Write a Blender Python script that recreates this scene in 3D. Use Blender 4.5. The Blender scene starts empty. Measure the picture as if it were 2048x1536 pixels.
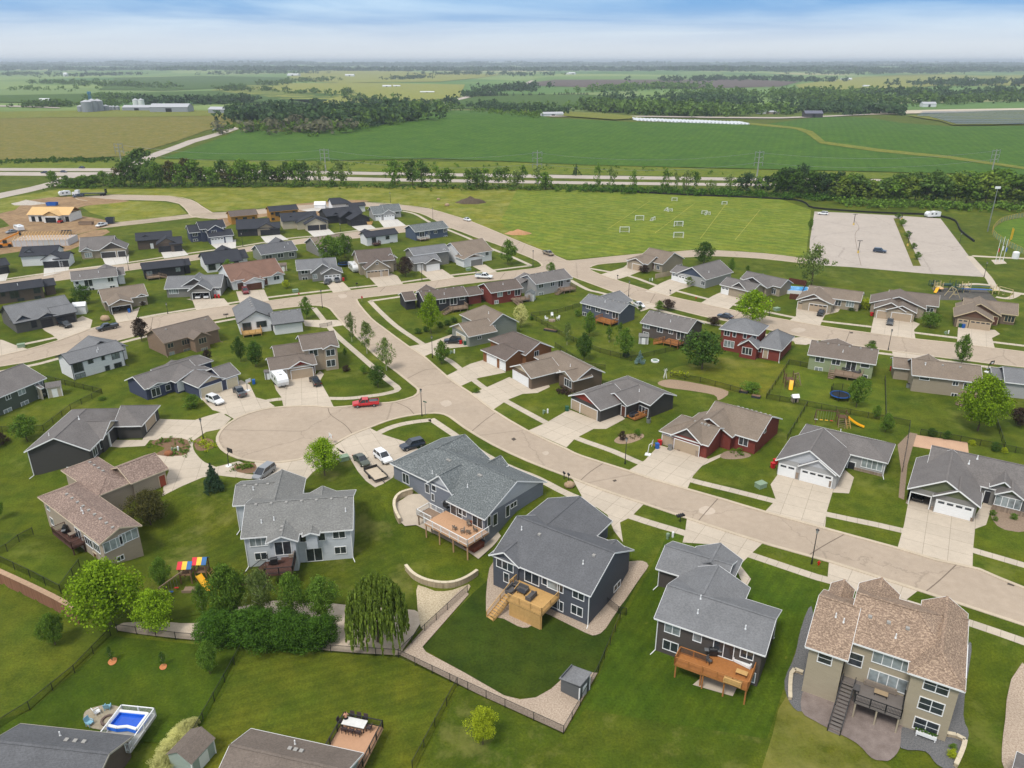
import bpy,bmesh,math,random
from mathutils import Vector,Matrix,noise
from mathutils.geometry import delaunay_2d_cdt,tessellate_polygon

# ------------------------------------------------------------------ camera
SC=bpy.context.scene
COL=SC.collection
CAM_H,FPX,HORIZON=65.0,1540.0,122.0
PITCH=math.atan((768-HORIZON)/FPX)
cam_d = bpy.data.cameras.new('camera')
cam = bpy.data.objects.new('camera', cam_d)
COL.objects.link(cam)
cam.location=(0,0,CAM_H)
cam.rotation_euler=(math.pi/2-PITCH,0,0)
cam_d.sensor_width=36.0
cam_d.lens=36.0*FPX/2048
cam_d.clip_start=1.0
cam_d.clip_end=90000
SC.camera=cam

# ------------------------------------------------------------------ sky,sun,exposure
SUN_EL,SUN_AZ=math.radians(58),math.radians(215)      # azimuth clockwise from +Y (the view direction)
world = bpy.data.worlds.new('World')
SC.world=world
world.use_nodes=True
wt=world.node_tree
wt.nodes.clear()
def wn(kind, **kw):
  n=wt.nodes.new(kind)
  for k,v in kw.items():
    setattr(n,k,v)
  return n
wout = wn('ShaderNodeOutputWorld')
wbg = wn('ShaderNodeBackground')
sky = wn('ShaderNodeTexSky', sky_type='NISHITA', sun_disc=False, sun_elevation=SUN_EL, sun_rotation=SUN_AZ)
sky.air_density,sky.dust_density,sky.ozone_density=1.0,1.5,1.0
wtc = wn('ShaderNodeTexCoord')
wsep = wn('ShaderNodeSeparateXYZ')
wt.links.new(wtc.outputs['Generated'], wsep.inputs[0])
# layered overcast: flat cloud sheet seen in perspective (direction / height)
wmax = wn('ShaderNodeMath', operation='MAXIMUM'); wmax.inputs[1].default_value = 0.0
wt.links.new(wsep.outputs['Z'], wmax.inputs[0])
wadd = wn('ShaderNodeMath', operation='ADD'); wadd.inputs[1].default_value = 0.045
wt.links.new(wmax.outputs[0],wadd.inputs[0])
wdx = wn('ShaderNodeMath', operation='DIVIDE'); wdy = wn('ShaderNodeMath', operation='DIVIDE')
wt.links.new(wsep.outputs['X'], wdx.inputs[0]); wt.links.new(wadd.outputs[0], wdx.inputs[1])
wt.links.new(wsep.outputs['Y'], wdy.inputs[0]); wt.links.new(wadd.outputs[0], wdy.inputs[1])
wcmb = wn('ShaderNodeCombineXYZ')
wt.links.new(wdx.outputs[0],wcmb.inputs[0]); wt.links.new(wdy.outputs[0],wcmb.inputs[1])
wno = wn('ShaderNodeTexNoise')
wno.inputs['Scale'].default_value = 0.21
wno.inputs['Detail'].default_value = 6.0
wno.inputs['Roughness'].default_value = 0.55
wno.inputs['Distortion'].default_value = 0.4
wt.links.new(wcmb.outputs[0], wno.inputs['Vector'])
wramp = wn('ShaderNodeValToRGB')
wramp.color_ramp.elements[0].position=0.41
wramp.color_ramp.elements[0].color=(0.17,0.41,0.78,1)
wramp.color_ramp.elements[1].position=0.61
wramp.color_ramp.elements[1].color=(0.52,0.72,0.95,1)
wt.links.new(wno.outputs['Fac'], wramp.inputs['Fac'])
# pale moist air near the horizon,on every side alike
whz = wn('ShaderNodeMapRange', interpolation_type='SMOOTHSTEP')
whz.inputs['From Min'].default_value = 0.005
whz.inputs['From Max'].default_value = 0.066
wt.links.new(wsep.outputs['Z'], whz.inputs['Value'])
wmix = wn('ShaderNodeMix', data_type='RGBA')
wmix.inputs[6].default_value=(0.76,0.82,0.89,1)
wt.links.new(whz.outputs[0],wmix.inputs[0])
wt.links.new(wramp.outputs['Color'], wmix.inputs[7])
# higher up the cloud sheet is white and even
whi = wn('ShaderNodeMapRange', interpolation_type='SMOOTHSTEP')
whi.inputs['From Min'].default_value = 0.12
whi.inputs['From Max'].default_value = 0.45
wt.links.new(wsep.outputs['Z'], whi.inputs['Value'])
wmix2 = wn('ShaderNodeMix', data_type='RGBA')
wmix2.inputs[7].default_value=(0.92,0.94,0.97,1)
wt.links.new(whi.outputs[0],wmix2.inputs[0])
wt.links.new(wmix.outputs[2],wmix2.inputs[6])
wsc = wn('ShaderNodeVectorMath', operation='SCALE'); wsc.inputs['Scale'].default_value = 0.018
wt.links.new(sky.outputs[0],wsc.inputs[0])
wsum = wn('ShaderNodeMix', data_type='RGBA', blend_type='ADD')
wsum.inputs[0].default_value=1.0
wt.links.new(wmix2.outputs[2],wsum.inputs[6])
wt.links.new(wsc.outputs[0],wsum.inputs[7])
wt.links.new(wsum.outputs[2], wbg.inputs['Color'])
wbg.inputs['Strength'].default_value = 0.48
wt.links.new(wbg.outputs[0], wout.inputs['Surface'])

sun_d = bpy.data.lights.new('sun', 'SUN')
sun_d.energy=1.5
sun_d.angle=math.radians(14)
sun_d.color=(1.0,0.95,0.88)
sun = bpy.data.objects.new('sun', sun_d)
COL.objects.link(sun)
_sd=Vector((math.sin(SUN_AZ)*math.cos(SUN_EL),math.cos(SUN_AZ)*math.cos(SUN_EL),math.sin(SUN_EL)))
sun.rotation_euler = _sd.to_track_quat('Z', 'Y').to_euler()
sun.location=(0,0,300)

SC.view_settings.view_transform = 'Standard'
SC.view_settings.look = 'None'
SC.view_settings.exposure=0.95
SC.view_settings.gamma=1.0
SC.render.engine = 'CYCLES'
SC.cycles.use_denoising=True
SC.cycles.max_bounces=5
SC.cycles.diffuse_bounces=3
SC.cycles.glossy_bounces=2
SC.cycles.transmission_bounces=3
SC.cycles.transparent_max_bounces=12
SC.cycles.volume_bounces=0
SC.cycles.caustics_reflective=False
SC.cycles.caustics_refractive=False
SC.render.use_persistent_data=False

# ------------------------------------------------------------------ measuring helpers
CP,SP=math.cos(PITCH),math.sin(PITCH)
def ray(px,py):
  u,v=(px-1024)/FPX,(py-768)/FPX
  return Vector((u,CP-v*SP,-SP-v*CP))
def Z(px,py,z=0.0):
  """sight line down to the level z"""
  d=ray(px,py)
  t=(CAM_H-z)/-d.z
  return Vector((d.x*t,d.y*t,z))
def smooth(t):
  t=max(0.0,min(1.0,t))
  return t*t*(3-2*t)

# the back yards drop a storey towards the viewer: the brow of that bank
BROW=[Z(*p) for p in [(-700,830),(-150,850),(40,858),(130,900),(235,955),(310,990),(420,985),
    (500,1000),(600,1010),(720,990),(800,965),(900,965),(1000,1000),(1080,1035),(1160,1062),
    (1270,1100),(1340,1160),(1500,1190),(1640,1230),(1800,1255),(1960,1270),(2250,1320),(2700,1400)]]
DROP,BANK=2.5,8.0
def brow_dist(x,y):
  best,sgn=1e9,1
  for a,b in zip(BROW,BROW[1:]):
    ex,ey=b.x-a.x,b.y-a.y
    L2=ex*ex+ey*ey
    t=max(0,min(1,((x-a.x)*ex+(y-a.y)*ey)/L2))
    dx,dy=x-a.x-ex*t,y-a.y-ey*t
    d=dx*dx+dy*dy
    if d<best:
      best=d
      sgn=1 if ex*dy-ey*dx<0 else -1
  return math.sqrt(best)*sgn
HILLS=[(-70,900,300,150,9.0),(330,760,300,120,3.5),(-420,880,260,140,4.0),(700,900,280,160,4.0)]
LEDGE=[Z(*p,-2.5) for p in [(-160,1092),(-30,1148),(60,1190),(122,1221),(166,1246)]]
def ledge(x,y):
  a,b=LEDGE[0],LEDGE[-1]
  ex,ey=b.x-a.x,b.y-a.y
  L=math.hypot(ex,ey)
  t=((x-a.x)*ex+(y-a.y)*ey)/L
  d=(ex*(y-a.y)-ey*(x-a.x))/L
  if d<0.9 or d>16 or t>L+1: return 0.0
  return 1.7*smooth((16-d)/11)*smooth((L+1-t)/6)
def H(x,y):
  if y<200:
    d=brow_dist(x,y)
    if d <= 0: return 0.0
    return -DROP*smooth(d/BANK)+(min(ledge(x,y),DROP*smooth(d/BANK)) if x<-20 and y<100 else 0.0)
  z=0.0
  if y>480:
    for cx,cy,sx,sy,a in HILLS:
      q=((x-cx)/sx) ** 2+((y-cy)/sy) ** 2
      if q<9:
        z+=a*math.exp(-q)
    z *= smooth((y-520)/120)
    if y>1500:
      n=noise.noise((x/2600,y/2600,3.1))+0.5*noise.noise((x/900,y/900,7.7))
      z+=n*26*smooth((y-1500)/7000)
      z+=smooth((y-7000)/9000)*30
  return z
def P(px,py,dz=0.0):
  """point where the sight line meets the ground"""
  d=ray(px,py)
  if d.z>-0.004:
    d.z=-0.004
  t0=(CAM_H-0.0)/-d.z
  p=Vector((d.x*t0,d.y*t0,0))
  if p.y<200:
    for _ in range(24):
      z=H(p.x,p.y)
      t=(CAM_H-z)/-d.z
      q=Vector((d.x*t,d.y*t,z))
      p=p.lerp(q,0.45)
    return Vector((p.x,p.y,H(p.x,p.y)+dz))
  if p.y<480:
    return Vector((p.x,p.y,dz))
  t=t0*0.55
  st=t0*0.006
  while t<t0*1.6:
    q=d*t
    if CAM_H+q.z<H(q.x,q.y):
      break
    t+=st
  q=d*t
  return Vector((q.x,q.y,H(q.x,q.y)+dz))

# ------------------------------------------------------------------ scene helpers
def tag(o,label=None,cat=None,group=None,kind=None):
  if label: o['label'] = label
  if cat: o['category'] = cat
  if group: o['group'] = group
  if kind: o['kind'] = kind
  return o
def thing(name,label,cat,loc=(0,0,0),rz=0.0,group=None):
  o=bpy.data.objects.new(name,None)
  COL.objects.link(o)
  o.location=loc
  o.rotation_euler=(0,0,rz)
  o.empty_display_size=0.2
  return tag(o,label,cat,group)
def link(name,me,parent=None,loc=None,rz=None):
  o=bpy.data.objects.new(name,me)
  COL.objects.link(o)
  if parent: o.parent=parent
  if loc is not None: o.location=loc
  if rz is not None: o.rotation_euler=(0,0,rz)
  return o
def copy_tree(o,parent=None):
  c=o.copy()
  COL.objects.link(c)
  c.parent=parent
  for ch in o.children:
    copy_tree(ch,c)
  return c
class MB:
  """collects simple shapes into one mesh"""
  def __init__(s):
    s.v,s.f,s.m=[],[],[]
  def quad(s,a,b,c,d,mi=0):
    n=len(s.v); s.v+=[a,b,c,d]; s.f.append((n,n+1,n+2,n+3)); s.m.append(mi)
  def tri(s,a,b,c,mi=0):
    n=len(s.v); s.v+=[a,b,c]; s.f.append((n,n+1,n+2)); s.m.append(mi); return s
  def poly(s,pts,mi=0):
    n=len(s.v); s.v+=list(pts); s.f.append(tuple(range(n,n+len(pts)))); s.m.append(mi)
  def box(s,x0,x1,y0,y1,z0,z1,mi=0):
    n=len(s.v)
    s.v+=[(x0,y0,z0),(x1,y0,z0),(x1,y1,z0),(x0,y1,z0),(x0,y0,z1),(x1,y0,z1),(x1,y1,z1),(x0,y1,z1)]
    for q in ((0,3,2,1),(4,5,6,7),(0,1,5,4),(1,2,6,5),(2,3,7,6),(3,0,4,7)):
      s.f.append(tuple(n+i for i in q)); s.m.append(mi)
    return s
  def bar(s,a,b,w,h=None,mi=0,up=(0,0,1)):
    """beam of section w x h from a to b"""
    h=w if h is None else h
    a,b=Vector(a),Vector(b)
    d=(b-a)
    if d.length<1e-6: return s
    d.normalize()
    up=Vector(up)
    if abs(d.dot(up))>0.98: up=Vector((0,1,0))
    sx=d.cross(up).normalized()*(w/2)
    sz=sx.cross(d).normalized()*(h/2)
    n=len(s.v)
    for p in (a,b):
      s.v+=[tuple(p-sx-sz),tuple(p+sx-sz),tuple(p+sx+sz),tuple(p-sx+sz)]
    for q in ((0,1,2,3),(7,6,5,4),(0,4,5,1),(1,5,6,2),(2,6,7,3),(3,7,4,0)):
      s.f.append(tuple(n+i for i in q)); s.m.append(mi)
    return s
  def cyl(s,a,b,r0,r1=None,n=10,mi=0,caps=True):
    r1=r0 if r1 is None else r1
    a,b=Vector(a),Vector(b)
    d=(b-a).normalized()
    up=Vector((0,0,1)) if abs(d.z)<0.95 else Vector((1,0,0))
    e=d.cross(up).normalized(); g=e.cross(d).normalized()
    k=len(s.v)
    for p,r in ((a,r0),(b,r1)):
      for i in range(n):
        t=2*math.pi*i/n
        s.v.append(tuple(p+e*(r*math.cos(t))+g*(r*math.sin(t))))
    for i in range(n):
      j=(i+1) % n
      s.f.append((k+i,k+j,k+n+j,k+n+i)); s.m.append(mi)
    if caps:
      s.f.append(tuple(k+i for i in reversed(range(n)))); s.m.append(mi)
      s.f.append(tuple(k+n+i for i in range(n))); s.m.append(mi)
    return s
  def ball(s,c,rx,ry,rz,seg=10,rings=6,mi=0,z0=-1.0):
    k=len(s.v)
    for i in range(rings+1):
      a=-math.pi/2+math.pi*i/rings
      sz=max(math.sin(a),z0)
      ca=math.cos(a)
      for j in range(seg):
        b=2*math.pi*j/seg
        s.v.append((c[0]+rx*ca*math.cos(b),c[1]+ry*ca*math.sin(b),c[2]+rz*sz))
    for i in range(rings):
      for j in range(seg):
        q=(j+1) % seg
        s.f.append((k+i*seg+j,k+i*seg+q,k+(i+1)*seg+q,k+(i+1)*seg+j)); s.m.append(mi)
    return s
  def mesh(s,name,mats,smooth_shade=False,merge=False):
    me=bpy.data.meshes.new(name)
    me.from_pydata([tuple(v) for v in s.v],[],s.f)
    if not isinstance(mats,(list,tuple)): mats=[mats]
    for m in mats: me.materials.append(m)
    if len(mats) > 1: me.polygons.foreach_set('material_index', s.m)
    if merge or smooth_shade:
      bm=bmesh.new(); bm.from_mesh(me)
      if merge: bmesh.ops.remove_doubles(bm,verts=bm.verts,dist=0.0005)
      bmesh.ops.recalc_face_normals(bm,faces=bm.faces)
      bm.to_mesh(me); bm.free()
    if smooth_shade: me.polygons.foreach_set('use_smooth', [True] * len(me.polygons))
    me.update()
    return me
  def build(s,name,mats,parent=None,loc=None,rz=None, **kw):
    return link(name,s.mesh(name,mats, **kw),parent,loc,rz)

# ------------------------------------------------------------------ materials
MATS={}
def nodes_of(name,rough=0.8,spec=0.3,metallic=0.0):
  m=bpy.data.materials.new(name)
  m.use_nodes=True
  nt=m.node_tree
  b = nt.nodes['Principled BSDF']
  b.inputs['Roughness'].default_value = rough
  b.inputs['Specular IOR Level'].default_value = spec
  b.inputs['Metallic'].default_value = metallic
  return m,nt,b
def N(nt,kind, **kw):
  n=nt.nodes.new(kind)
  for k,v in kw.items():
    if k in n.inputs: n.inputs[k].default_value=v
    else: setattr(n,k,v)
  return n
def pos(nt,scale=(1,1,1),rot=(0,0,0),obj=False):
  g = nt.nodes.new('ShaderNodeTexCoord') if obj else nt.nodes.new('ShaderNodeNewGeometry')
  mp = nt.nodes.new('ShaderNodeMapping')
  mp.inputs['Scale'].default_value = scale
  mp.inputs['Rotation'].default_value = rot
  nt.links.new(g.outputs['Object'] if obj else g.outputs['Position'], mp.inputs['Vector'])
  return mp.outputs[0]
def noise_tex(nt,vec,scale,detail=4,rough=0.6):
  n = N(nt, 'ShaderNodeTexNoise', Scale=scale, Detail=detail, Roughness=rough)
  nt.links.new(vec, n.inputs['Vector'])
  return n.outputs['Fac']
def ramp(nt,fac,stops):
  r = nt.nodes.new('ShaderNodeValToRGB')
  e=r.color_ramp.elements
  while len(e)>len(stops): e.remove(e[-1])
  while len(e)<len(stops): e.new(0.5)
  for k,(p,c) in enumerate(stops):
    e[k].position=p
    e[k].color=(*c[:3],1)
  nt.links.new(fac, r.inputs['Fac'])
  return r.outputs['Color']
def mixc(nt, fac, a, b, blend='MIX'):
  m = N(nt, 'ShaderNodeMix', data_type='RGBA', blend_type=blend)
  for k,v in ((0,fac),(6,a),(7,b)):
    if isinstance(v,(int,float)): m.inputs[k].default_value=v
    elif isinstance(v,tuple): m.inputs[k].default_value=(*v[:3],1)
    else: nt.links.new(v,m.inputs[k])
  return m.outputs[2]
def bump(nt,b,height,dist=0.02,strength=0.5):
  n = N(nt, 'ShaderNodeBump', Distance=dist, Strength=strength)
  nt.links.new(height, n.inputs['Height'])
  nt.links.new(n.outputs[0], b.inputs['Normal'])
def sc(c,k):
  return tuple(min(1.0,x*k) for x in c[:3])
def srgb(r,g,b):
  f=lambda v: (v/255/12.92) if v/255 <= 0.04045 else ((v/255+0.055)/1.055) ** 2.4
  return (f(r),f(g),f(b))
def plain(name,c,rough=0.7,spec=0.3,metallic=0.0,var=0.12,scale=1.5):
  key = ('p', name)
  if key in MATS: return MATS[key]
  m,nt,b=nodes_of(name,rough,spec,metallic)
  f=noise_tex(nt,pos(nt,obj=True),scale,4)
  nt.links.new(ramp(nt, f, [(0.25, sc(c, 1 - var)),(0.75, sc(c, 1 + var))]), b.inputs['Base Color'])
  MATS[key]=m
  return m
def siding(name,c,step=0.16,var=0.06):
  """lap siding: courses with a shadow groove under each lap,slight weathering"""
  key = ('s', name)
  if key in MATS: return MATS[key]
  m,nt,b=nodes_of(name,0.75,0.25)
  g = nt.nodes.new('ShaderNodeTexCoord')
  sp = nt.nodes.new('ShaderNodeSeparateXYZ'); nt.links.new(g.outputs['Object'], sp.inputs[0])
  d = N(nt, 'ShaderNodeMath', operation='DIVIDE'); d.inputs[1].default_value = step
  nt.links.new(sp.outputs['Z'], d.inputs[0])
  fr = N(nt, 'ShaderNodeMath', operation='FRACT'); nt.links.new(d.outputs[0], fr.inputs[0])
  f=noise_tex(nt,pos(nt,(0.6,0.6,2.5),obj=True),1.2,5)
  base=ramp(nt,f,[(0.2,sc(c,1-var*1.6)),(0.8,sc(c,1+var))])
  groove=ramp(nt,fr.outputs[0],[(0.0,(0.62,0.62,0.62)),(0.16,(1,1,1)),(1.0,(0.94,0.94,0.94))])
  nt.links.new(mixc(nt, 1.0, base, groove, 'MULTIPLY'), b.inputs['Base Color'])
  bump(nt,b,fr.outputs[0],0.02,0.6)
  MATS[key]=m
  return m
def shingle(name,c,var=0.25,c2=None,blotch=0.10):
  """asphalt shingles: tabs of uneven tone in courses along the slope,streaks and age"""
  key = ('r', name)
  if key in MATS: return MATS[key]
  m,nt,b=nodes_of(name,0.92,0.15)
  c2=c2 or sc(c,1+var)
  f=noise_tex(nt,pos(nt,(1.0,1.0,2.2),obj=True),4.2,3,0.75)
  tabs=ramp(nt,f,[(0.36,sc(c,1-var)),(0.5,c),(0.64,c2)])
  f2=noise_tex(nt,pos(nt,(0.22,0.22,0.22),obj=True),1.6,4)
  age=ramp(nt,f2,[(0.3,(1-blotch,)*3),(0.7,(1+blotch,)*3)])
  g = nt.nodes.new('ShaderNodeTexCoord')
  sp = nt.nodes.new('ShaderNodeSeparateXYZ'); nt.links.new(g.outputs['Object'], sp.inputs[0])
  d = N(nt, 'ShaderNodeMath', operation='DIVIDE'); d.inputs[1].default_value = 0.064
  nt.links.new(sp.outputs['Z'], d.inputs[0])
  fr = N(nt, 'ShaderNodeMath', operation='FRACT'); nt.links.new(d.outputs[0], fr.inputs[0])
  course=ramp(nt,fr.outputs[0],[(0.0,(0.86,)*3),(0.3,(1,)*3)])
  nt.links.new(mixc(nt, 1.0, mixc(nt, 1.0, tabs, age, 'MULTIPLY'), course, 'MULTIPLY'), b.inputs['Base Color'])
  bump(nt,b,f,0.015,0.5)
  MATS[key]=m
  return m
def grass_mat(name,c,c2,stripe=None,dry=0.0,drycol=None,far=False):
  c,c2=[(v[0]*1.0,v[1]*0.86,v[2]*0.58) for v in (c,c2)]
  key = ('g', name)
  if key in MATS: return MATS[key]
  m,nt,b=nodes_of(name,0.95,0.12)
  big=noise_tex(nt,pos(nt,(0.045,0.045,0)),1.0,4,0.6)
  mid=noise_tex(nt,pos(nt,(0.35,0.35,0)),1.0,5,0.65)
  fine=noise_tex(nt,pos(nt,(3.4,3.4,0)),1.0,4,0.8)
  col=ramp(nt,big,[(0.32,c),(0.68,c2)])
  col = mixc(nt, 1.0, col, ramp(nt, mid, [(0.28,(0.64,0.70,0.64)),(0.72,(1.34,1.24,1.2))]), 'MULTIPLY')
  col = mixc(nt, 1.0, col, ramp(nt, fine, [(0.3,(0.62,0.64,0.6)),(0.7,(1.36,1.32,1.34))]), 'MULTIPLY')
  hue=noise_tex(nt,pos(nt,(0.14,0.14,0)),1.0,3,0.6)
  col = mixc(nt, 1.0, col, ramp(nt, hue, [(0.32,(0.82,0.92,0.85)),(0.68,(1.24,1.08,1.05))]), 'MULTIPLY')
  if dry:
    dn=noise_tex(nt,pos(nt,(0.11,0.11,0)),1.0,6,0.7)
    col=mixc(nt,ramp(nt,dn,[(0.62-dry*0.3,(0,0,0)),(0.82-dry*0.2,(1,1,1))]),col,drycol or srgb(118,116,62))
  if far:
    # beyond the near fields the land is a patchwork of crops
    sp = nt.nodes.new('ShaderNodeSeparateXYZ'); nt.links.new(pos(nt), sp.inputs[0])
    mr = N(nt, 'ShaderNodeMapRange', interpolation_type='SMOOTHSTEP'); mr.inputs['From Min'].default_value = 950; mr.inputs['From Max'].default_value = 1300
    nt.links.new(sp.outputs['Y'], mr.inputs['Value'])
    v = N(nt, 'ShaderNodeTexVoronoi', Scale=1.0); nt.links.new(pos(nt, (1 / 420,1 / 650,0),(0,0,0.25)), v.inputs['Vector'])
    sh = N(nt, 'ShaderNodeSeparateColor'); nt.links.new(v.outputs['Color'], sh.inputs[0])
    crop=ramp(nt,sh.outputs[0],[(0.0,srgb(74,108,56)),(0.3,srgb(100,126,66)),(0.55,srgb(126,142,84)),(0.8,srgb(88,118,62)),(1.0,srgb(150,150,104))])
    col=mixc(nt,mr.outputs[0],col,crop)
  if stripe:
    ang,width,amp=stripe
    w = N(nt, 'ShaderNodeTexWave', wave_type='BANDS', bands_direction='X', Scale=1.0, Distortion=0.6)
    w.inputs['Detail'].default_value = 2
    k=0.314/width
    nt.links.new(pos(nt, (k, k, 0),(0,0, math.radians(ang))), w.inputs['Vector'])
    col = mixc(nt, 1.0, col, ramp(nt, w.outputs['Fac'],[(0.3,(1 - amp,) * 3),(0.7,(1 + amp,) * 3)]), 'MULTIPLY')
  nt.links.new(col, b.inputs['Base Color'])
  bump(nt,b,fine,0.06,0.5)
  MATS[key]=m
  return m
def ground_mat(name,c,c2,scale=2.0,fine=8.0,crack=0.0,joint=None,rough=0.92,stain=0.12):
  """concrete,asphalt,gravel: two tones,grit,stains,sealed cracks"""
  key = ('c', name)
  if key in MATS: return MATS[key]
  m,nt,b=nodes_of(name,rough,0.2)
  f=noise_tex(nt,pos(nt,(1,1,0)),scale,5,0.6)
  g=noise_tex(nt,pos(nt,(1,1,0)),fine,2,0.7)
  s=noise_tex(nt,pos(nt,(0.09,0.09,0)),1.0,5,0.65)
  col=ramp(nt,f,[(0.3,c),(0.7,c2)])
  col = mixc(nt, 1.0, col, ramp(nt, g, [(0.3,(0.9,) * 3),(0.7,(1.1,) * 3)]), 'MULTIPLY')
  col = mixc(nt, 1.0, col, ramp(nt, s, [(0.3,(1 - stain,) * 3),(0.7,(1 + stain * 0.6,) * 3)]), 'MULTIPLY')
  if crack:
    v = N(nt, 'ShaderNodeTexVoronoi', feature='DISTANCE_TO_EDGE', Scale=crack)
    wv=noise_tex(nt,pos(nt,(0.5,0.5,0)),1.0,3)
    add = N(nt, 'ShaderNodeVectorMath', operation='ADD')
    nt.links.new(pos(nt,(1,1,0)),add.inputs[0])
    vs = N(nt, 'ShaderNodeVectorMath', operation='SCALE'); vs.inputs['Scale'].default_value = 2.5
    nt.links.new(wv,vs.inputs[0]); nt.links.new(vs.outputs[0],add.inputs[1])
    nt.links.new(add.outputs[0], v.inputs['Vector'])
    col = mixc(nt, 1.0, col, ramp(nt, v.outputs['Distance'],[(0.0,(0.78,) * 3),(0.0035,(0.84,) * 3),(0.008,(1,) * 3)]), 'MULTIPLY')
  if joint:
    # tooled joints: slabs laid out in the surface's own metres (UV)
    br = N(nt, 'ShaderNodeTexBrick', offset=0.0, Scale=1.0)
    br.inputs['Color1'].default_value = (1.03,1.03,1.03,1); br.inputs['Color2'].default_value = (0.95,0.95,0.95,1); br.inputs['Mortar'].default_value = (0.55,0.54,0.52,1)
    br.inputs['Mortar Size'].default_value = 0.028; br.inputs['Brick Width'].default_value = joint[0]; br.inputs['Row Height'].default_value = joint[1]
    uv = nt.nodes.new('ShaderNodeUVMap'); nt.links.new(uv.outputs[0], br.inputs['Vector'])
    col = mixc(nt, 1.0, col, br.outputs['Color'], 'MULTIPLY')
  nt.links.new(col, b.inputs['Base Color'])
  bump(nt,b,g,0.01,0.4)
  MATS[key]=m
  return m
def glass_mat(name,c=(0.02,0.025,0.03),rough=0.05):
  key = ('gl', name)
  if key in MATS: return MATS[key]
  m,nt,b=nodes_of(name,rough,0.8)
  f=noise_tex(nt,pos(nt,(0.7,0.7,0.7)),1.0,2)
  nt.links.new(ramp(nt, f, [(0.35, sc(c, 0.7)),(0.65, sc(c, 1.5))]), b.inputs['Base Color'])
  MATS[key]=m
  return m
GLASS = glass_mat('window_glass', srgb(46,52,58))
GLASS_PALE = glass_mat('window_glass_with_blind', srgb(128,136,138),0.15)
WHITE = plain('white_trim', srgb(225,226,226),0.5,0.4, var=0.04)
DARKTRIM = plain('dark_trim', srgb(52,54,60),0.5,0.4, var=0.05)
BLACK = plain('black_metal', srgb(30,31,33),0.45,0.5, var=0.1)
CONC = ground_mat('concrete', srgb(178,166,150), srgb(188,176,159),1.2,9, stain=0.10)
CONC_NEW = ground_mat('new_concrete', srgb(182,178,172), srgb(192,188,180),1.2,9, stain=0.08)
CONC_D = ground_mat('driveway_concrete', srgb(180,168,152), srgb(189,177,160),1.2,9, stain=0.10, joint=(3.2,3.2))
CONC_DN = ground_mat('new_driveway_concrete', srgb(188,184,177), srgb(197,193,186),1.2,9, stain=0.06, joint=(3.2,3.2))
CONC_S = ground_mat('sidewalk_concrete', srgb(176,165,149), srgb(186,175,158),1.2,9, stain=0.10, joint=(1.5,4.0))
KERB = ground_mat('kerb_concrete', srgb(178,164,144), srgb(190,176,155),1.2,9)
ASPH = ground_mat('street_surface', srgb(162,147,130), srgb(171,156,139),0.9,10, crack=0.045, stain=0.10)
ASPH_NEW = ground_mat('new_asphalt', srgb(108,103,99), srgb(118,113,108),0.9,10, stain=0.12)
GRAVEL = ground_mat('river_rock', srgb(138,120,104), srgb(190,174,156),5.5,12, stain=0.15)
GRAVEL_G = ground_mat('grey_rock', srgb(84,84,86), srgb(118,118,118),6,12)
DIRT = ground_mat('bare_dirt', srgb(126,100,74), srgb(158,132,98),0.5,4, stain=0.25)
SAND = ground_mat('sand', srgb(178,162,144), srgb(196,182,164),0.8,6, stain=0.18)
MULCH = ground_mat('wood_mulch', srgb(104,82,64), srgb(132,104,80),4,12)
WOOD = plain('stained_cedar', srgb(160,106,58),0.65, var=0.15, scale=3)
WOODPALE = plain('new_lumber', srgb(190,152,96),0.7, var=0.12, scale=3)
WOODDARK = plain('dark_decking', srgb(84,58,50),0.7, var=0.15, scale=3)
WOODGREY = plain('weathered_wood', srgb(136,116,98),0.8, var=0.15, scale=3)
STEEL = plain('galvanised_steel', srgb(150,153,156),0.4,0.5,0.6, var=0.08)
# ================================================================== the ground
def catmull(pts,n=4,closed=False):
  out=[]
  m=len(pts)
  rng=range(m if closed else m-1)
  for i in rng:
    g=(lambda k: pts[k % m]) if closed else (lambda k: pts[max(0,min(m-1,k))])
    p0,p1,p2,p3=g(i-1),g(i),g(i+1),g(i+2)
    for k in range(n):
      t=k/n
      out.append(0.5*((2*p1)+(p2-p0)*t+(2*p0-5*p1+4*p2-p3)*t*t+(3*p1-p0-3*p2+p3)*t ** 3))
  if not closed: out.append(pts[-1])
  return out
def lines(lo,hi,fine0,fine1,step,grow):
  xs=[]
  x=fine0
  while x <= fine1:
    xs.append(x); x+=step
  s=step
  x=xs[-1]
  while x<hi:
    s *= grow; x+=s; xs.append(x)
  s=step
  x=fine0
  while x>lo:
    s *= grow; x -= s; xs.insert(0,x)
  return xs
GX=lines(-26000,26000,-100,100,1.6,1.10)
GY=lines(-40,32000,38,125,1.6,1.035)
GRASS = grass_mat('lawn_grass', srgb(66,88,26), srgb(84,104,36), dry=0.25, drycol=srgb(112,116,52), far=True)
def ground_sheet():
  v,f=[],[]
  nx=len(GX)
  for y in GY:
    for x in GX:
      v.append((x,y,H(x,y)))
  for j in range(len(GY)-1):
    for i in range(nx-1):
      a=j*nx+i
      f.append((a,a+1,a+1+nx,a+nx))
  me = bpy.data.meshes.new('ground')
  me.from_pydata(v,[],f)
  me.polygons.foreach_set('use_smooth', [True] * len(f))
  me.materials.append(GRASS)
  o = link('ground', me)
  return tag(o, kind='structure')
ground=ground_sheet()

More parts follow.
